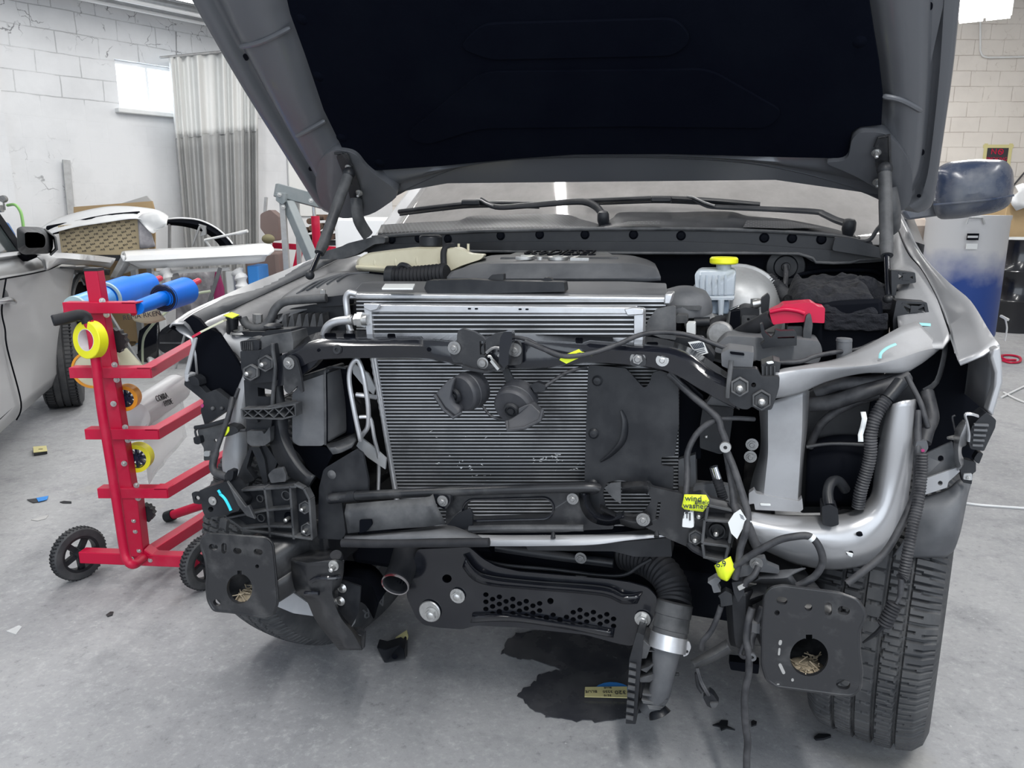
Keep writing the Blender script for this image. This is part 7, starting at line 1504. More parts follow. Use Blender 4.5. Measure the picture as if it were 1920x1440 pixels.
MB().grid([[V((W(254 + 4.0 * i, 600, 6.95).x, 6.90 + .05 * j, .0 + (.28 + .014 * i) * sin(PI * j / 4.6))) for i in range(11)] for j in range(5)]).build('bumper_skin', M['black_paint'], ty_, solid=.008, world=True, ang=50)
cl_ = MB()
for j in range(9):
    for i in range(13): pass
solo('wrapping_film', 'cloth_grey', MB().grid([[W(330 + i * 7.2, 506 + j * 15 + 3 * noise.noise(V((i * .5, j * .7, 0))), 7.45 + .10 * noise.fractal(V((i * .4, j * .4, 3)), 1, 2, 4)) for i in range(13)] for j in range(10)]), 'crumpled grey and purple plastic wrapping under the white panel', 'wrapping', None, 0, solid=.01, ang=70)
solo('magenta_bottle', 'magenta', MB().lathe((W(410, 540, 7.3).x, 7.3, 0), UP, [(0, 0), (.05, 0), (.05, W(410, 520, 7.3).z - .1), (.02, W(410, 510, 7.3).z), (0, W(410, 510, 7.3).z)], 14), 'magenta bottle partly hidden beside the padded stand post', 'bottle')
solo('blue_bin', 'sand_blue', MB().box((W(478, 520, 7.0).x, 7.1, W(478, 498, 7.0).z / 2), (.10, .3, W(478, 498, 7.0).z)), 'blue bin showing behind the right end of the white panel', 'bin', None, .01)
solo('pale_hose', 'pale_hose', MB().tube(spline([V((W(262, 640, 6.4).x, 6.4, .012)), W(268, 640, 6.3), W(285, 610, 5.7), W(318, 580, 5.7), W(352, 555, 5.75), W(395, 546, 5.8)], 5), .010, 8), 'pale green hose draped over the black scrap plastic', 'hose')
solo('grey_strap_bar', 'galv', MB().bar(V((W(264, 645, 6.5).x, 6.5, .012)), W(200, 580, 6.2), .022, .018), 'slim grey bar slanting down beside the brown box', 'bar')
solo('angle_bracket', 'galv', MB().bar(V((W(327, 668, 6.6).x, 6.6, 0)), W(352, 607, 6.6), .03, .01).bar(W(352, 607, 6.6), V((W(368, 650, 6.6).x, 6.6, 0)), .02, .01), 'grey metal bracket propped against the black tool case', 'bracket')
fr2 = thing('film_roll', 'small blue film roll with white paper lying on the floor by the trolley', 'film roll', G(275, 650))
a, b = G(262, 652, .05), G(297, 634, .05)
MB().cyl(a, b, .05).build('roll', M['blue_pale'], fr2, world=True); MB().cyl(a - (b - a) * .25, a, .042).build('core', M['white_film'], fr2, world=True)
MB().grid([[G(270 + 4 * i + j * 3, 662 - 2.4 * i + j * 7, .03 + .02 * sin(i)) for i in range(7)] for j in range(4)]).build('loose_sheet', M['white_film'], fr2, solid=.002, world=True)
# steel frame, seat, red press, firewood
sf = thing('engine_crane', 'grey steel frame with slanted brace seen left of the raised hood', 'hoist', (W(530, 480, 7.4).x, 7.4, 0))
MB().bar(W(517, 356, 7.35), W(606, 380, 7.6), .09, .12).build('beam', M['lift_grey'], sf, world=True, bevel=.006)
MB().prism(PW([(517, 360), (535, 362), (535, 378), (530, 384), (522, 380), (517, 376)], 7.30), (0, .12, 0)).build('joint_plate', M['lift_grey'], sf, world=True, bevel=.004)
a = W(530, 380, 7.36); MB().bar((a.x, 7.36, 0), a, .05, .05).build('post', M['galv'], sf, world=True)
a, b = W(540, 380, 7.4), W(588, 492, 7.2); e_ = a + (b - a) * (a.z / (a.z - b.z)); MB().bar(e_, a, .09, .09).build('brace', M['lift_grey'], sf, world=True, bevel=.006)
for x, y in ((524, 365), (531, 388), (583, 376)): MB().bolt(W(x, y, 7.29), (0, -1, 0), .014, .012).build('bolt', M['zinc'], sf, world=True)
MB().bar((W(557, 480, 7.7).x, 7.7, 0), W(557, 378, 7.7), .04, .04).build('rear_post', M['galv'], sf, world=True)
st_ = thing('car_seat', 'brown car seat back beside the curtain behind the steel frame', 'seat', (W(505, 480, 8.0).x, 8.0, 0))
MB().prism(PW(rnd([(488, 402), (494, 398), (506, 393), (522, 406), (522, 424), (518, 452), (506, 452), (488, 428)], 3), 8.0), (0, .18, 0)).build('backrest', M['seat_brown'], st_, world=True, bevel=.03, segs=3)
MB().bar(W(497, 398, 8.05), W(499, 370, 8.08), .03, .02).build('headrest_post', M['galv'], st_, world=True)
MB().ball(W(503, 448, 7.9), .06, 10, (1.1, .8, .8)).build('armrest', M['olive'], st_, world=True)
a = W(500, 460, 8.0); MB().box((a.x - .02, 8.02, a.z / 2 - .03), (.34, .34, a.z - .06)).build('seat_base', M['seat_brown'], st_, world=True, bevel=.03)
rp = thing('red_press', 'red shop press with round post and crossbar behind the hood strut', 'press', (W(590, 480, 8.3).x, 8.3, 0))
a = W(591, 405, 8.3); MB().cyl((a.x, 8.3, 0), (a.x, 8.3, a.z), .045).build('post', M['trolley_red'], rp, world=True); MB().cyl((a.x - .01, 8.3, a.z), (a.x - .01, 8.3, W(590, 382, 8.3).z), .02).build('ram', M['chrome'], rp, world=True)
MB().bar(W(512, 460, 8.36), W(633, 468, 8.36), .05, .06).build('crossbar', M['trolley_red'], rp, world=True); a, b = W(556, 480, 8.2), W(562, 470, 8.2); MB().bar((W(553, 480, 8.2).x - .2, 8.2, 0), b, .06, .06).bar((W(625, 480, 8.3).x, 8.3, 0), W(625, 466, 8.3), .05, .05).build('foot', M['trolley_red'], rp, world=True)
random.seed(11)
lgs = [(576, 446), (590, 440), (606, 446), (622, 444), (584, 428), (600, 424), (616, 426), (632, 430), (594, 408), (612, 408), (626, 412), (580, 415), (572, 432), (636, 446)]
for i, (x, y) in enumerate(lgs):
    p = W(x, y, 9.3); 
    b = MB().tube([p, p + V((random.uniform(-.05, .05), .4, 0))], [.036, .034], 9)
    solo('firewood_log', 'bark', b, 'rough brown log in the pile behind the red press', 'log', 'logs piled behind the red press')
a, b = W(566, 402, 9.25).x, W(645, 402, 9.25).x; zl = W(600, 452, 9.25).z
rk = thing('log_rack', 'low dark rack under the brown logs behind the red press', 'rack', ((a + b) / 2, 9.45, 0))
MB().box(((a + b) / 2, 9.5, zl - .03), (b - a, .5, .05)).build('shelf', M['plastic'], rk, world=True); MB().box((a + .05, 9.5, (zl - .05) / 2), (.05, .4, zl - .05)).build('leg', M['plastic'], rk, world=True); MB().box((b - .05, 9.5, (zl - .05) / 2), (.05, .4, zl - .05)).build('leg', M['plastic'], rk, world=True)
a = W(668, 408, 6.2); solo('white_fridge', 'white_paint', MB().box((a.x + .12, 6.5, a.z / 2), (.62, .5, a.z)), 'white cabinet just visible behind the truck windshield pillar', 'cabinet', None, .03)
pg = WL(556, 340, .03)
pb = MB(); c_ = [WL(540, 290, .03), WL(600, 280, .03), WL(600, 405, .03), WL(545, 405, .03)]
solo('pegboard', 'curtain_white', MB().prism(c_, -WN * .02), 'white pegboard on the wall behind the steel frame', 'board')
# ---------------------------------------------------------------- right side, behind the truck
def drum_mat():
    m, N, L, b = nodes('oversprayed_blue'); b.inputs['Roughness'].default_value = .42
    tc = N.new('ShaderNodeTexCoord'); sp = N.new('ShaderNodeSeparateXYZ'); L.new(tc.outputs['Object'], sp.inputs[0])
    nz = N.new('ShaderNodeTexNoise'); nz.inputs['Scale'].default_value = 5; nz.inputs['Detail'].default_value = 8; L.new(tc.outputs['Object'], nz.inputs['Vector'])
    ad = N.new('ShaderNodeMath'); ad.operation = 'MULTIPLY_ADD'; ad.inputs[1].default_value = .35; L.new(nz.outputs[0], ad.inputs[0]); L.new(sp.outputs[2], ad.inputs[2])
    mr = N.new('ShaderNodeMapRange'); mr.inputs[1].default_value = .82; mr.inputs[2].default_value = 1.18; L.new(ad.outputs[0], mr.inputs[0])
    mx = N.new('ShaderNodeMix'); mx.data_type = 'RGBA'; mx.inputs[6].default_value = (.012, .05, .24, 1); mx.inputs[7].default_value = (.52, .525, .54, 1); L.new(mr.outputs[0], mx.inputs[0])
    L.new(mx.outputs[2], b.inputs['Base Color']); return m
M['drum'] = drum_mat()
Yd = 7.2; c0 = W(1826, 640, Yd); rD = (W(1898, 500, Yd).x - W(1754, 500, Yd).x) / 2
zb_, zt_ = .16, W(1826, 404, Yd).z
dr = thing('parts_drum', 'large blue drum with grey overspray on wheels at right', 'drum', (c0.x, Yd + rD, 0))
dk = MB().lathe((c0.x, Yd + rD, 0), UP, [(0, zb_), (rD * .98, zb_), (rD, zb_ + .02), (rD, zt_ - .05), (rD * 1.02, zt_ - .03), (rD * 1.02, zt_), (rD * .96, zt_), (0, zt_ - .01)], 48).build('drum_body', M['drum'], dr, world=True)
MB().tube(PW([(1812, 420), (1816, 408), (1842, 408), (1846, 420)], Yd - .02), .010, 8).build('handle', M['galv'], dr, world=True)
MB().box(W(1824, 444, Yd - .01), (.10, .02, .06)).build('latch', M['deep_black'], dr, world=True); MB().box(W(1824, 444, Yd - .022), (.09, .01, .02)).build('latch_label', M['drum_grey'], dr, world=True)
MB().box(W(1822, 462, Yd - .002), (.10, .01, .05)).build('label', M['sticker'], dr, world=True)
for x in (c0.x - rD * .6, c0.x + rD * .75):
    for y in (Yd + .25, Yd + rD * 1.6):
        cb__ = MB().cyl((x - .02, y, .08), (x + .02, y, .08), .08).build('castor', M['galv'], dr, world=True); MB().bar((x, y, .08), (x, y, zb_ + .01), .03, .03).build('castor_fork', M['zinc_dull'], cb__, world=True)
MB().bar(W(1876, 592, Yd + .1), W(1891, 600, Yd + .02), .02, .02).tube(spline(PW([(1884, 596), (1888, 615), (1884, 640)], Yd + .1), 4), .008, 6).build('lever', M['white_dusty'], dr, world=True)
bb_ = G(1912, 626); zt3 = W(1912, 450, bb_.y).z
bd = thing('oil_barrel', 'black steel barrel with pale rim at the right edge', 'barrel', (bb_.x + .06, bb_.y + .29, 0))
MB().lathe((bb_.x + .06, bb_.y + .29, 0), UP, [(0, 0), (.29, 0), (.29, zt3 * .33), (.302, zt3 * .345), (.29, zt3 * .36), (.29, zt3 * .65), (.302, zt3 * .665), (.29, zt3 * .68), (.29, zt3 - .02), (.30, zt3), (.28, zt3), (0, zt3 - .02)], 40).build('barrel_body', M['black_paint'], bd, world=True)
MB().lathe((bb_.x + .06, bb_.y + .29, zt3), UP, [(.285, 0), (.305, 0), (.305, .015), (.285, .015), (.285, 0)], 40).build('rim', M['sticker'], bd, world=True)
a = W(1890, 372, 9.2); solo('cardboard_box', 'cardboard', MB().box((a.x + .45, 9.5, a.z / 2), (.9, .6, a.z)), 'big brown carton behind the black barrel at right', 'box', None, .006)
solo('plastic_bag', 'white_film', MB().grid([[V((a.x + .03 + .08 * i + .05 * sin(j * 2), 9.15 + .05 * noise.noise(V((i, j, 0))), a.z + .14 - .07 * j + .03 * sin(i * 1.4))) for i in range(9)] for j in range(5)]), 'white plastic bag lying on the big carton at right', 'bag', None, 0, solid=.01, ang=80)
tn = W(1735, 412, 7.9); solo('tan_tank', 'seat_tan', MB().lathe((tn.x, 8.2, 0), UP, [(0, 0), (.3, 0), (.32, .03), (.32, tn.z - .06), (.27, tn.z), (0, tn.z + .03)], 36), 'tan round tank standing between the truck fender and blue drum', 'tank') if M.setdefault('seat_tan', mat('tan_paint', (.36, .30, .26), .5, dust=(.42, .37, .33), amt=.6)) else 0
for pts in ([(1897, 352), (1922, 322)], [(1902, 385), (1924, 338)]):
    solo('hanging_cable', 'wire', MB().tube(PW([(x, y, WBY - .05) for x, y in pts], WBY - .05), .012, 6), 'dark cord slanting across the cream wall beside the mirror' if pts[0][0] < 1900 else 'lower dark cord slanting across the cream wall above the carton', 'cord')
rc = [(1880, 676), (1895, 680), (1912, 678), (1912, 670), (1895, 666), (1878, 667), (1885, 674), (1905, 675)]
solo('extension_lead', 'trolley_red', MB().tube(spline([G(x, y, .012) for x, y in rc], 6), .010, 8), 'red cord coiled on the floor below the blue drum', 'cord')
solo('air_hose', 'white_film', MB().tube(spline([G(x, y, .008) for x, y in ((1878, 745), (1900, 734), (1925, 722))], 4), .008, 6).tube(spline([G(x, y, .008) for x, y in ((1882, 736), (1905, 748), (1930, 758))], 4), .008, 6), 'crossing white cords on the floor beyond the truck fender', 'cord')
solo('air_hose', 'white_film', MB().tube(spline([G(x, y, .006) for x, y in ((1790, 940), (1830, 946), (1880, 950), (1940, 954))], 4), .006, 6), 'single white cord on the floor beside the right tyre', 'cord')
# ---------------------------------------------------------------- masking trolley
TY = G(148, 1088).y
q = G(250, 1078, 0)
tro = thing('masking_trolley', 'red two-wheeled masking trolley with arms and black grip at left', 'trolley', (q.x, q.y, 0))
RED = M['trolley_red']
def tw(name, m, mb, par=None, bv=0, **k): return mb.build(name, M[m], par or tro, bevel=bv, world=True, **k)
Yt = 2.62
def tpt(x, y, Y=Yt): return W(x, y, Y)
# base axle bar, post, rear leg
bl, brr = G(155, 1041, .105), G(380, 1050, .105)
tw('axle_bar', 'trolley_red', MB().bar(bl, brr, .045, .045), None, .003)
pb_, pt_ = tpt(263, 1048), tpt(176, 507)
pb_ = V((pb_.x, bl.lerp(brr, .48).y, .12)); pt_ = W(176, 507, pb_.y + .02)
tw('main_post', 'trolley_red', MB().bar(pb_, pt_, .046, .046, (0, 1, 0)), None, .003)
tw('post_cap', 'plastic', MB().box(pt_ + V((0, 0, .004)), (.046, .046, .01)))
Yp = pb_.y
e0 = G(283, 1037, .105); e1 = G(400, 962, .105)
tw('rear_leg', 'trolley_red', MB().bar(e0, e1, .045, .045), None, .003)
f0_, f1_ = G(322, 966, .03), G(400, 940, .12)
tw('outrigger', 'trolley_red', MB().cyl(f1_, f0_, .02)); tw('foot_cap', 'plastic', MB().cyl(f0_ + (f0_ - f1_).normalized() * .03, f0_ - (f0_ - f1_).normalized() * .01, .025))
tw('post_brace', 'trolley_red', MB().prism([pb_ + V((.02, -.026, -.02)), pb_ + V((.09, -.026, -.02)), pb_ + V((.03, -.026, .03))], (0, .05, 0)).bar(pb_ + V((0, .0, .0)), pb_ + V((.0, .0, .24)), .054, .054, (0, 1, 0)), None, .003)
for k, (x, y) in enumerate(((192, 564), (200, 590), (215, 684), (219, 712), (213, 757), (235, 801), (240, 825), (233, 869), (256, 910), (259, 934), (252, 976), (255, 996), (262, 1032), (246, 1048), (283, 1050))):
    tw('bolt', 'zinc', MB().bolt(W(x, y, Yp - .024), (.15, -1, 0), .0075, .006, 1.35))
# bent handle tube with its grip
hp = [W(165, 602, 2.50), W(172, 622, 2.50), W(178, 660, 2.50), W(190, 760, 2.50), W(208, 870, 2.50), W(222, 960, 2.50), W(233, 1030, 2.50), W(240, 1052, 2.49), W(252, 1058, 2.50), W(268, 1046, Yp - .03)]
tw('handle_tube', 'trolley_red', MB().tube(spline(hp, 6), .0165, 12))
gr = [W(165, 606, 2.50), W(160, 594, 2.50), W(148, 591, 2.49), W(125, 596, 2.47), W(101, 601, 2.45)]
tw('handle_grip', 'rubber', MB().tube(spline(gr, 6), .0185, 14))
tw('grip_end', 'plastic', MB().lathe(gr[-1], (gr[-1] - gr[-2]).normalized(), [(.0, .002), (.008, .002), (.009, .005), (.016, .005), (.019, 0)], 16))
# arms of each tier
def tier(x0, y0, x1, y1, xb, yb, both=True):
    z = W((x0 + x1) / 2, (y0 + y1) / 2, Yp).z
    a, b = G(x0, y0, z), G(x1, y1, z)
    a = V((a.x, Yp - .03, z)); b = V((b.x, Yp - .03, z))
    o = tw('cross_arm', 'trolley_red', MB().bar(a, b, .006, .036, (0, 0, 1)).bar(a + V((0, .02, .017)), b + V((0, .02, .017)), .045, .004, (0, 0, 1)), None, .001)
    if xb:
        c = G(xb, yb, z); c = b + (c - b) * 1.6
        o = tw('side_arm', 'trolley_red', MB().bar(b, c, .006, .036, (0, 0, 1)).bar(b + V((-.018, 0, .017)), c + V((-.018, 0, .017)), .040, .004, (0, 0, 1)), None, .001)
    tw('corner_plate', 'trolley_red', MB().box(b + V((-.02, .022, .0175)), (.05, .05, .005)))
    return z, a, b
z1, a1, b1 = tier(135, 574, 257, 577, 0, 0)
z2, a2, b2 = tier(156, 690, 277, 702, 368, 648)
z3, a3, b3 = tier(180, 804, 295, 816, 382, 764)
z4, a4, b4 = tier(200, 914, 314, 925, 396, 876)
for x, y in ((301, 684), (319, 798), (336, 905)): tw('bolt', 'zinc', MB().bolt(W(x, y, 2.80), (.4, -1, 0), .007, .005, 1.3))
# wheels
def twheel(c, ax):
    w = tw('trolley_wheel', 'tyre', MB().lathe(c, ax, [(.070, -.020), (.078, -.022), (.094, -.020), (.100, -.012), (.100, .012), (.094, .020), (.078, .022), (.070, .020), (.070, -.020)], 48))
    b = MB()
    for k in range(44):
        a = 2 * PI * k / 44
        x = V(ax).orthogonal().normalized(); y = V(ax).cross(x); d = x * cos(a) + y * sin(a)
        b.bar(c + d * .0995 - V(ax) * .014, c + d * .0995 + V(ax) * .004 + (x * -sin(a) + y * cos(a)) * .006, .005, .004, d); b.bar(c + d * .0995 + V(ax) * .014, c + d * .0995 - V(ax) * .002 + (x * -sin(a) + y * cos(a)) * .006, .005, .004, d)
    tw('tread', 'rubber', b, w)
    b = MB().lathe(c, ax, [(.060, -.016), (.071, -.018), (.071, .018), (.060, .016), (.060, -.016)], 36).cyl(c - V(ax) * .024, c + V(ax) * .024, .020)
    x = V(ax).orthogonal().normalized(); y = V(ax).cross(x)
    for k in range(5):
        a = 2 * PI * k / 5 + .3; d = x * cos(a) + y * sin(a); b.bar(c + d * .012, c + d * .064, .020, .016, ax)
    tw('wheel_hub', 'plastic', b, w)
ax_ = V((.86, -.50, 0)).normalized()
c1 = G(148, 1088, 0) + V((0, .02, .10)); c2 = G(386, 1106, 0) + V((0, .02, .10))
twheel(c1, ax_); twheel(c2, ax_)
tw('axle', 'galv', MB().cyl(c1, bl, .008))
# rods that carry the rolls, knobs and reel hubs
def gear(c, ax, r, t, n=12):
    b = MB(); ax = V(ax).normalized(); x = ax.orthogonal().normalized(); y = ax.cross(x); o = []
    for k in range(n * 4):
        a = 2 * PI * k / (n * 4); rr = r if (k // 2) % 2 else r * .88; o.append(V(c) + (x * cos(a) + y * sin(a)) * rr)
    return b.prism(o, ax * t)
back = (G(365, 650, z2) - G(277, 702, z2)).normalized()
tw('tension_knob', 'plastic', gear(W(212, 640, Yp + .05), back, .045, .03)); tw('tension_knob', 'plastic', gear(W(270, 964, Yp + .03), back, .035, .03))
def reel(px, py, Y, r, m, name):
    c = W(px, py, Y); ax = -back
    w = tw('tape_reel', m, MB().lathe(c, ax, [(r * .72, -.022), (r, -.022), (r, .022), (r * .72, .022), (r * .72, -.022)], 36))
    b = MB().lathe(c, ax, [(r * .66, -.02), (r * .74, -.02), (r * .74, .012), (r * .66, .012)], 36).cyl(c - ax * .02, c + ax * .016, r * .18)
    x = ax.orthogonal().normalized(); y = ax.cross(x)
    for k in range(8):
        a = PI * k / 4; d = x * cos(a) + y * sin(a); b.bar(c, c + d * r * .7, .008, .02, ax)
    tw('reel_hub', 'hub_blue', b, w)
reel(237, 745, Yp + .06, .046, 'orange', 0); reel(258, 857, Yp + .05, .052, 'tape_yellow', 0)
tw('roll_rod', 'trolley_red', MB().cyl(W(160, 572, 2.70), W(300, 522, 3.3), .013)); tw('roll_rod', 'trolley_red', MB().cyl(W(250, 585, Yp), W(372, 527, 3.15), .013))
tw('rod_spring', 'galv', MB().hose([W(220, 905, Yp - .0), W(232, 900, Yp + .05)], .012, .008, 10, .12))
# rolls resting on the trolley
fa = thing('film_roll', 'long blue film roll with grey end on the trolley, left of the red post', 'film roll', W(205, 590, 2.8))
p_ = [W(141, 579, 2.68), W(196, 560, 2.86), W(199, 559, 2.87), W(238, 546, 3.05), W(243, 544, 3.07), W(278, 533, 3.22)]
p_ = [p + V((0, .0, .0)) for p in p_]
tw2 = lambda root, name, m, mb, bv=0, **k: mb.build(name, M[m], root, bevel=bv, world=True, **k)
tw2(fa, 'roll', 'blue_film', MB().tube(p_[2:], [.058, .060, .052, .048], 32)); tw2(fa, 'inner_roll', 'blue_pale', MB().tube(p_[:2], [.044, .046], 32))
d = (p_[0] - p_[1]).normalized(); tw2(fa, 'roll_end', 'film_core', MB().lathe(p_[0], d, [(.018, -.01), (.018, .003), (.044, .003), (.045, -.006)], 32)); tw2(fa, 'roll_lip', 'film_core', MB().lathe(p_[2], d, [(.047, .0), (.0585, .003), (.0595, -.004)], 32))
fb = thing('film_roll', 'shorter blue film roll on the trolley, right of the red post', 'film roll', W(300, 590, 2.8))
p_ = [W(257, 577, 2.62), W(303, 560, 2.80), W(306, 559, 2.81), W(348, 545, 2.98)]
tw2(fb, 'roll', 'blue_film', MB().tube(p_[2:], [.050, .052], 32)); tw2(fb, 'inner_roll', 'blue_film', MB().tube(p_[:2], [.024, .027], 24))
d = (p_[0] - p_[1]).normalized(); tw2(fb, 'roll_lip', 'hub_blue', MB().lathe(p_[2], d, [(.026, .0), (.048, .003), (.0515, -.003)], 32))
for k in range(3): tw2(fb, 'film_layer', 'hub_blue', MB().lathe(p_[2], d, [(.032 + .006 * k, .0035), (.033 + .006 * k, .005), (.034 + .006 * k, .0035)], 32))
yt = thing('masking_tape', 'yellow masking tape ring hung on the bent red handle tube', 'tape', W(171, 670, 2.49))
c = W(170, 637, 2.50); tax = V((-.42, -1, .10)).normalized()
tw2(yt, 'tape', 'tape_yellow', MB().lathe(c, tax, [(.036, -.018), (.060, -.018), (.062, -.016), (.062, .016), (.060, .018), (.036, .018), (.036, -.018)], 48)); tw2(yt, 'core', 'white_film', MB().lathe(c, tax, [(.0345, -.0185), (.0362, -.0185), (.0362, .0185), (.0345, .0185), (.0345, -.0185)], 40))
pr2 = thing('paper_roll', 'roll of cream masking paper with orange edge behind the trolley posts', 'paper roll', W(180, 725, 2.8))
c = W(172, 693, 2.72); e = c + back * .10
tw2(pr2, 'roll', 'paper', MB().tube([c, e], .064, 36)); tw2(pr2, 'orange_edge', 'orange', MB().lathe(c, -back, [(.060, .0), (.060, .006), (.068, .006), (.068, -.012), (.064, -.012)], 40)); tw2(pr2, 'core', 'chrome', MB().lathe(c, -back, [(.012, .004), (.018, .004), (.018, 0)], 20))
rows = []
for j in range(9):
    t = j / 8; rows.append([W(212 + (14 + 46 * t) * k / 6, 640 + 50 * t + 2 * sin(k), 2.80 + .10 * k / 6 + .03 * sin(2.5 * t)) for k in range(7)])
tw2(pr2, 'paper_sheet', 'paper', MB().grid(rows), solid=.001)
sr = thing('sheeting_roll', 'white plastic sheeting roll hanging on the trolley with dark print', 'plastic roll', W(270, 820, 2.9))
c = W(252, 782, 2.78); e = W(330, 728, 3.2)
tw2(sr, 'roll', 'white_film', MB().tube([c, c.lerp(e, .25), e], [.058, .060, .060], 28))
rows = []
for j in range(10):
    t = j / 9; rows.append([c.lerp(e, k / 8) + V((-.058 - .02 * t + .012 * noise.noise(V((k * .6, j * .4, 2))), -.035 * (1 - t), .01 - (.06 + .12 * k / 8) * t - .05 * t)) for k in range(9)])
tw2(sr, 'hanging_sheet', 'white_film', MB().grid(rows), solid=.001, ang=70)
rows = []
for j in range(8):
    t = j / 7; rows.append([c.lerp(e, k / 8) + V((.05 + .012 * noise.noise(V((k * .6, j * .5, 7))), -.05, -.03 - (.22 - .05 * k / 8) * t)) for k in range(9)])
tw2(sr, 'hanging_sheet', 'clear_film', MB().grid(rows), solid=.001, ang=70)
for tx, px, py, s_ in (('COBRA', 277, 757, .034), ('HYDE', 283, 767, .032)):
    t0 = (px - 252) / 78; cc = c.lerp(e, t0); to = (CAMP - cc).normalized(); xd = (e - c).normalized(); xd = V((xd.x, xd.y, -.10)).normalized()
    nd = (to - xd * to.dot(xd)).normalized(); up_ = nd.cross(xd)
    if up_.z < 0: up_ = -up_
    oo = cc + nd * .0615 + up_ * (.018 if tx == 'COBRA' else -.014)
    tw2(sr, 'printed_words', 'ink', text_mesh(MB(), tx, s_, frame3(oo, xd, up_), .002))
pg_ = thing('printed_leaflet', 'pale printed paper strip curling under the shorter blue roll', 'paper', W(270, 600, 3.0))
rows = [[W(236 + 59 * k / 10 + 4 * j, 582 + 5 * j + 6 * sin(PI * k / 10) - 3 * k / 10, 2.86 + .01 * j) for k in range(11)] for j in range(5)]
tw2(pg_, 'paper', 'paper', MB().grid(rows), solid=.001)
o_ = W(266, 592, 2.85); tw2(pg_, 'printed_words', 'ink', text_mesh(MB(), 'REMA RKEN', .026, frame3(o_, (1, .1, .12), (-.12, .0, 1)), .001))
# ---------------------------------------------------------------- things on the floor and on the truck
def gp(pts, z=0): return [G(x, y, z) for x, y in pts]
stk_ = thing('paint_stick', 'red and cream paint stick lying across the left fender corner', 'stick', TM @ T(390, 620, -.27))
a, b, c = TM @ T(362, 631, -.375), TM @ T(378, 622, -.365), TM @ T(422, 600, -.345)
tw2(stk_, 'stick', 'paper', MB().bar(b, c, .024, .005)); tw2(stk_, 'red_tip', 'trolley_red', MB().bar(a, b, .0245, .0055))
pud = MB(); random.seed(5)
def blob(cx, cy, rx, ry, n=40, sd=0): return [(cx + rx * cos(2 * PI * k / n) * (1 + .22 * noise.noise(V((cos(2 * PI * k / n) * 2.2, sin(2 * PI * k / n) * 2.2, sd)))), cy + ry * sin(2 * PI * k / n) * (1 + .25 * noise.noise(V((cos(2 * PI * k / n) * 3, sin(2 * PI * k / n) * 3, sd + 5))))) for k in range(n)]
ou = spline([(940, 1222, 0), (965, 1190, 0), (1010, 1182, 0), (1100, 1185, 0), (1180, 1195, 0), (1225, 1215, 0), (1230, 1260, 0), (1215, 1310, 0), (1190, 1345, 0), (1120, 1352, 0), (1050, 1350, 0), (1005, 1335, 0), (975, 1310, 0), (985, 1290, 0), (1010, 1275, 0), (1015, 1265, 0), (1050, 1255, 0), (1000, 1240, 0), (965, 1232, 0)], 6, True)
ou = [(p.x + 5 * noise.noise(p * .09) * 2, p.y + 3.5 * noise.noise(p * .11 + V((9, 0, 0))) * 2) for p in ou]
solo('coolant_puddle', 'wet', MB().prism(gp(ou, .0015), (0, 0, .002)), 'dark wet puddle on the concrete under the truck nose', 'puddle')
sd = thing('sanding_disc', 'blue sanding disc with pale yellow 320 grit label on the wet floor', 'sanding disc', G(1140, 1297))
tw2(sd, 'disc', 'sand_blue', MB().prism(gp([(1112, 1294), (1122, 1286), (1133, 1282), (1144, 1280.5), (1156, 1281), (1168, 1284), (1176, 1288), (1178, 1294)], .006), (0, 0, .003)))
lab = gp([(1097, 1288), (1176, 1287), (1176, 1308), (1096, 1306)], .0125); tw2(sd, 'label', 'sand_yellow', MB().prism(lab, (0, 0, -.002)))
b = MB(); u_ = (lab[0] - lab[1]).normalized(); v_ = V((0, -1, 0))
wl2 = (lab[1] - lab[0]).length
for tx, f, g_, s_ in (('320', .84, .55, .022), ('3250', .54, .5, .0145), ('3210', .54, .86, .011), ('BLUE', .15, .5, .0155), ('BLUE', .54, .12, .010)):
    text_mesh(b, tx, s_, frame3(lab[0].lerp(lab[1], f).lerp(lab[3].lerp(lab[2], f), g_) + V((0, 0, .0008)), u_, v_), .0008)
tw2(sd, 'label_print', 'ink', b)
def scrap(name, m, pts, h, label, cat, z=.001, grp=None):
    return solo(name, m, MB().prism(gp(pts, z), (0, 0, h)), label, cat, grp)
ls = thing('sanding_pad', 'small yellow-labelled sanding pad lying by the silver car', 'sanding pad', G(75, 850))
tw2(ls, 'pad', 'plastic', MB().prism(gp([(62, 845), (88, 842), (89, 851), (64, 855)], .002), (0, 0, .016)), .002); tw2(ls, 'label', 'sand_yellow', MB().prism(gp([(62, 838), (87, 836), (89, 846), (63, 849)], .020), (0, 0, .002)))
tw2(ls, 'print', 'ink', text_mesh(MB(), '400', .016, frame3(G(76, 842, .0232), (1, .05, 0), (-.05, 1, 0)), .001))
bs = thing('paper_scrap', 'dark blue abrasive paper scrap on the floor left of the trolley', 'scrap', G(70, 938))
tw2(bs, 'blue_side', 'sand_blue', MB().prism(gp([(68, 934), (91, 930), (88, 937), (72, 941)], .006), (0, 0, .0015))); tw2(bs, 'dark_side', 'ink', MB().prism(gp([(50, 937), (72, 934), (74, 941), (62, 943)], .003), (0, 0, .0015)))
scrap('paper_scrap', 'grey_board', [(58, 975), (78, 969), (91, 966), (86, 973), (70, 977)], .0015, 'pale bluish paper scrap lying nearest the left floor edge', 'scrap')
scrap('plastic_shard', 'plastic', [(112, 942), (120, 940), (134, 941), (134, 944), (118, 944)], .003, 'thin dark plastic sliver beside the dark blue scrap', 'shard')
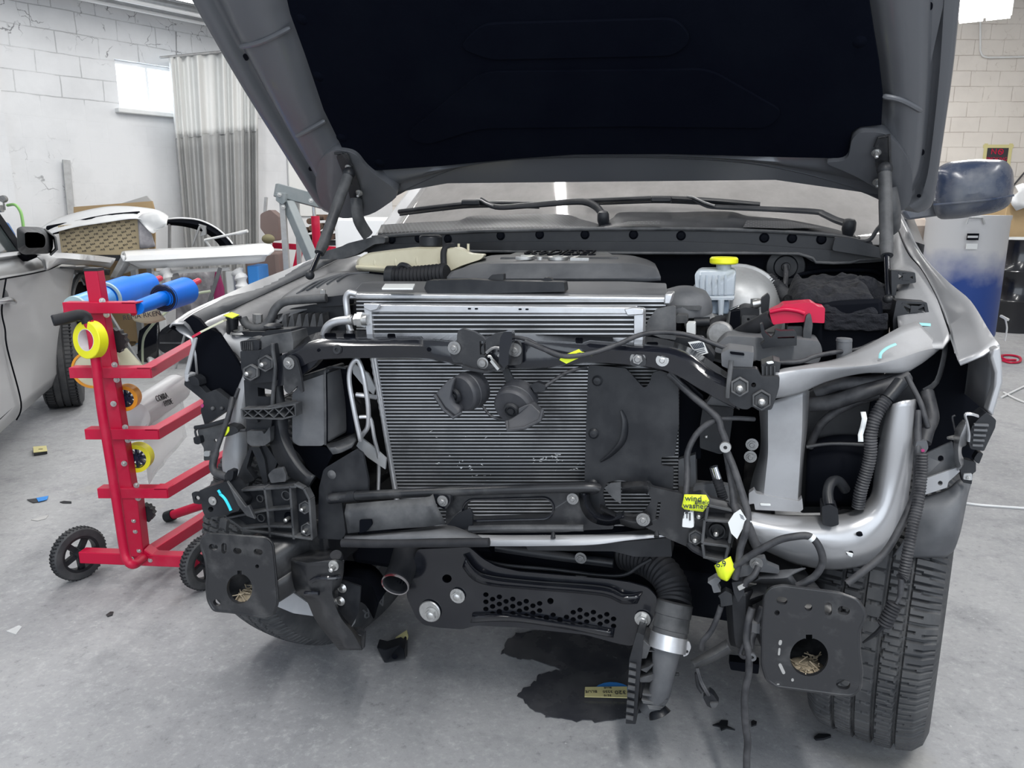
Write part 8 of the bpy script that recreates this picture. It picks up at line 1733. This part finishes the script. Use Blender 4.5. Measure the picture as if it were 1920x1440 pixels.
scrap('plastic_shard', 'plastic', [(199, 1154), (207, 1148), (213, 1148), (211, 1154), (202, 1157)], .003, 'small dark plastic chip on open floor below the trolley wheel', 'shard')
scrap('plastic_film_scrap', 'clear_film', [(12, 1184), (36, 1173), (41, 1176), (30, 1190)], .002, 'clear film scrap on the floor near the left photo edge', 'scrap')
fbk = thing('broken_bracket', 'broken black plastic bracket with yellow patch lying under the bumper', 'bracket', G(735, 1240))
p1 = [W(x, y, Y) for x, y, Y in ((718, 1215, 2.14), (758, 1212, 2.14), (762, 1236, 2.10), (721, 1245, 2.10))]
Yb = G(738, 1243).y
tw2(fbk, 'body', 'plastic', MB().prism([W(721, 1244, Yb), W(760, 1236, Yb), W(758, 1218, Yb + .02), (W(748, 1210, Yb + .04)), W(722, 1218, Yb + .03), W(706, 1214, Yb + .05)], (0, .05, 0)), .002)
tw2(fbk, 'hole', 'deep_black', MB().lathe(W(740, 1231, Yb - .001), FWD, [(.0, .001), (.005, .001), (.009, 0)], 14)); tw2(fbk, 'yellow_patch', 'sand_yellow', MB().prism([W(741, 1198, Yb + .10), W(762, 1184, Yb + .13), W(765, 1196, Yb + .10), W(762, 1204, Yb + .09)], (0, .01, 0)))
tw2(fbk, 'arm', 'plastic', MB().prism([W(748, 1212, Yb + .05), W(764, 1186, Yb + .13), W(763, 1232, Yb + .03), W(758, 1220, Yb + .03)], (0, .01, -.004)))
scrap('plastic_shard', 'plastic', [(1336, 1361), (1348, 1357), (1352, 1352), (1365, 1353), (1364, 1363), (1378, 1370), (1362, 1367), (1352, 1371), (1350, 1364)], .004, 'jagged dark shard left of the hanging wire end', 'shard')
scrap('plastic_shard', 'plastic', [(1408, 1355), (1412, 1352), (1419, 1355), (1418, 1360), (1409, 1363)], .004, 'tiny dark chip just right of the hanging wire', 'shard')
scrap('plastic_shard', 'plastic', [(1526, 1385), (1534, 1379), (1556, 1380), (1558, 1383), (1544, 1388), (1530, 1389)], .006, 'flat dark sliver left of the right tyre', 'shard')
